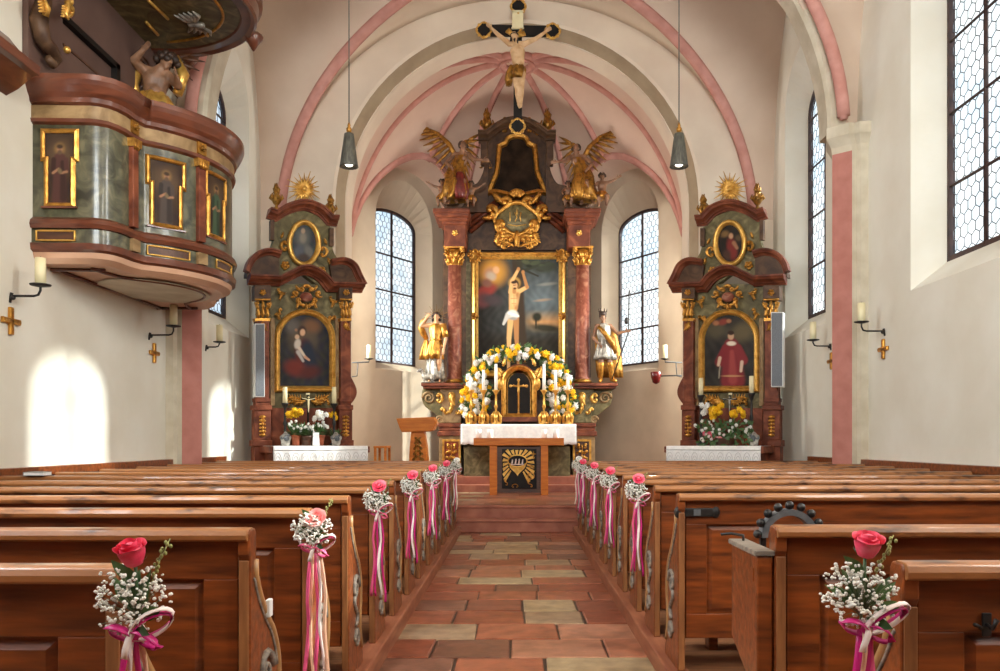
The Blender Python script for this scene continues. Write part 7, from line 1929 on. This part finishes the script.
# ------------------------------------------------------------------ light, sky, camera
def area(name, loc, target, sx, sy, power, col=(1, 1, 1)):
    l = bpy.data.lights.new(name, 'AREA'); l.shape = 'RECTANGLE'; l.size = sx; l.size_y = sy; l.energy = power; l.color = col
    o = bpy.data.objects.new(name, l); COL.objects.link(o); o.location = loc
    o.rotation_euler = (Vector(target)-Vector(loc)).to_track_quat('-Z', 'Y').to_euler(); return o
sun = bpy.data.lights.new('sun', 'SUN'); sun.energy = 9.0; sun.angle = radians(1.3); sun.color = (1.0, .95, .86)
so = bpy.data.objects.new('sun', sun); COL.objects.link(so); so.location = (30, 9, 20)
so.rotation_euler = Vector((-cos(radians(27.5)), -.018, -sin(radians(27.5)))).to_track_quat('-Z', 'Y').to_euler()
area('west_fill', (0, YB-.7, 6.3), (0, 12, 4.4), 5.2, 4.4, 2300, (1, .96, .91))  # added fill lamp behind the camera, lights the altar end
for s in (-1, 1):
    area('side_fill', (s*(XW+.7), 4.1, 5.3), (-s*1, 5.2, 3.0), 1.3, 3.6, 450 if s < 0 else 380, (.95, .98, 1) if s < 0 else (1, .96, .9))  # added fill lamps outside the unseen nave windows, brighten the walls
    area('rear_fill', (s*(XW+.7), -.4, 5.3), (-s*2, 2.5, 1.5), 1.3, 3.6, 300 if s < 0 else 330, (.97, .98, 1) if s < 0 else (1, .95, .87))  # added fill lamps, brighten the near pew backs
    area('choir_fill', (s*(AHW+.4), 16.15, 4.8), (0, 18.0, 4.0), 1.1, 3.6, 620, (1, .93, .83))  # added fill lamps for the altar, out of view behind the jambs
w = bpy.data.worlds.new('sky'); SC.world = w; w.use_nodes = True
nt = w.node_tree; bg = nt.nodes['Background']
tc = nt.nodes.new('ShaderNodeTexCoord'); sp = nt.nodes.new('ShaderNodeSeparateXYZ'); nt.links.new(tc.outputs['Generated'], sp.inputs[0])
mr = nt.nodes.new('ShaderNodeMapRange'); mr.inputs['From Min'].default_value = -.8; mr.inputs['From Max'].default_value = .1
nt.links.new(sp.outputs['X'], mr.inputs['Value'])
no = nt.nodes.new('ShaderNodeTexNoise'); no.inputs['Scale'].default_value = 9; no.inputs['Detail'].default_value = 6; nt.links.new(tc.outputs['Generated'], no.inputs['Vector'])
rp = nt.nodes.new('ShaderNodeValToRGB'); rp.color_ramp.elements[0].position = .36; rp.color_ramp.elements[0].color = (.74, .86, .96, 1)
rp.color_ramp.elements[1].position = .56; rp.color_ramp.elements[1].color = (1, .99, .97, 1); nt.links.new(no.outputs['Fac'], rp.inputs['Fac'])
mx = nt.nodes.new('ShaderNodeMix'); mx.data_type = 'RGBA'; mx.inputs[6].default_value = (.16, .24, .36, 1)
nt.links.new(mr.outputs[0], mx.inputs[0]); nt.links.new(rp.outputs[0], mx.inputs[7]); nt.links.new(mx.outputs[2], bg.inputs['Color'])
bg.inputs['Strength'].default_value = 1.9
cam = bpy.data.cameras.new('camera'); co = bpy.data.objects.new('camera', cam); COL.objects.link(co)
co.location = (0, 0, H); co.rotation_euler = (pi/2, 0, 0); cam.sensor_width = 36; cam.lens = 36*F/1000
cam.shift_x = -(CX-500)/1000; cam.shift_y = (CY-335.5)/1000; cam.clip_start = .05; cam.clip_end = 200
SC.camera = co
SC.view_settings.view_transform = 'Standard'; SC.view_settings.look = 'None'; SC.view_settings.exposure = 0.34; SC.view_settings.gamma = 1.0
SC.view_settings.use_curve_mapping = False
SC.cycles.use_denoising = True
SC.cycles.max_bounces = 10; SC.cycles.diffuse_bounces = 6; SC.cycles.transparent_max_bounces = 12
SC.cycles.sample_clamp_indirect = 8
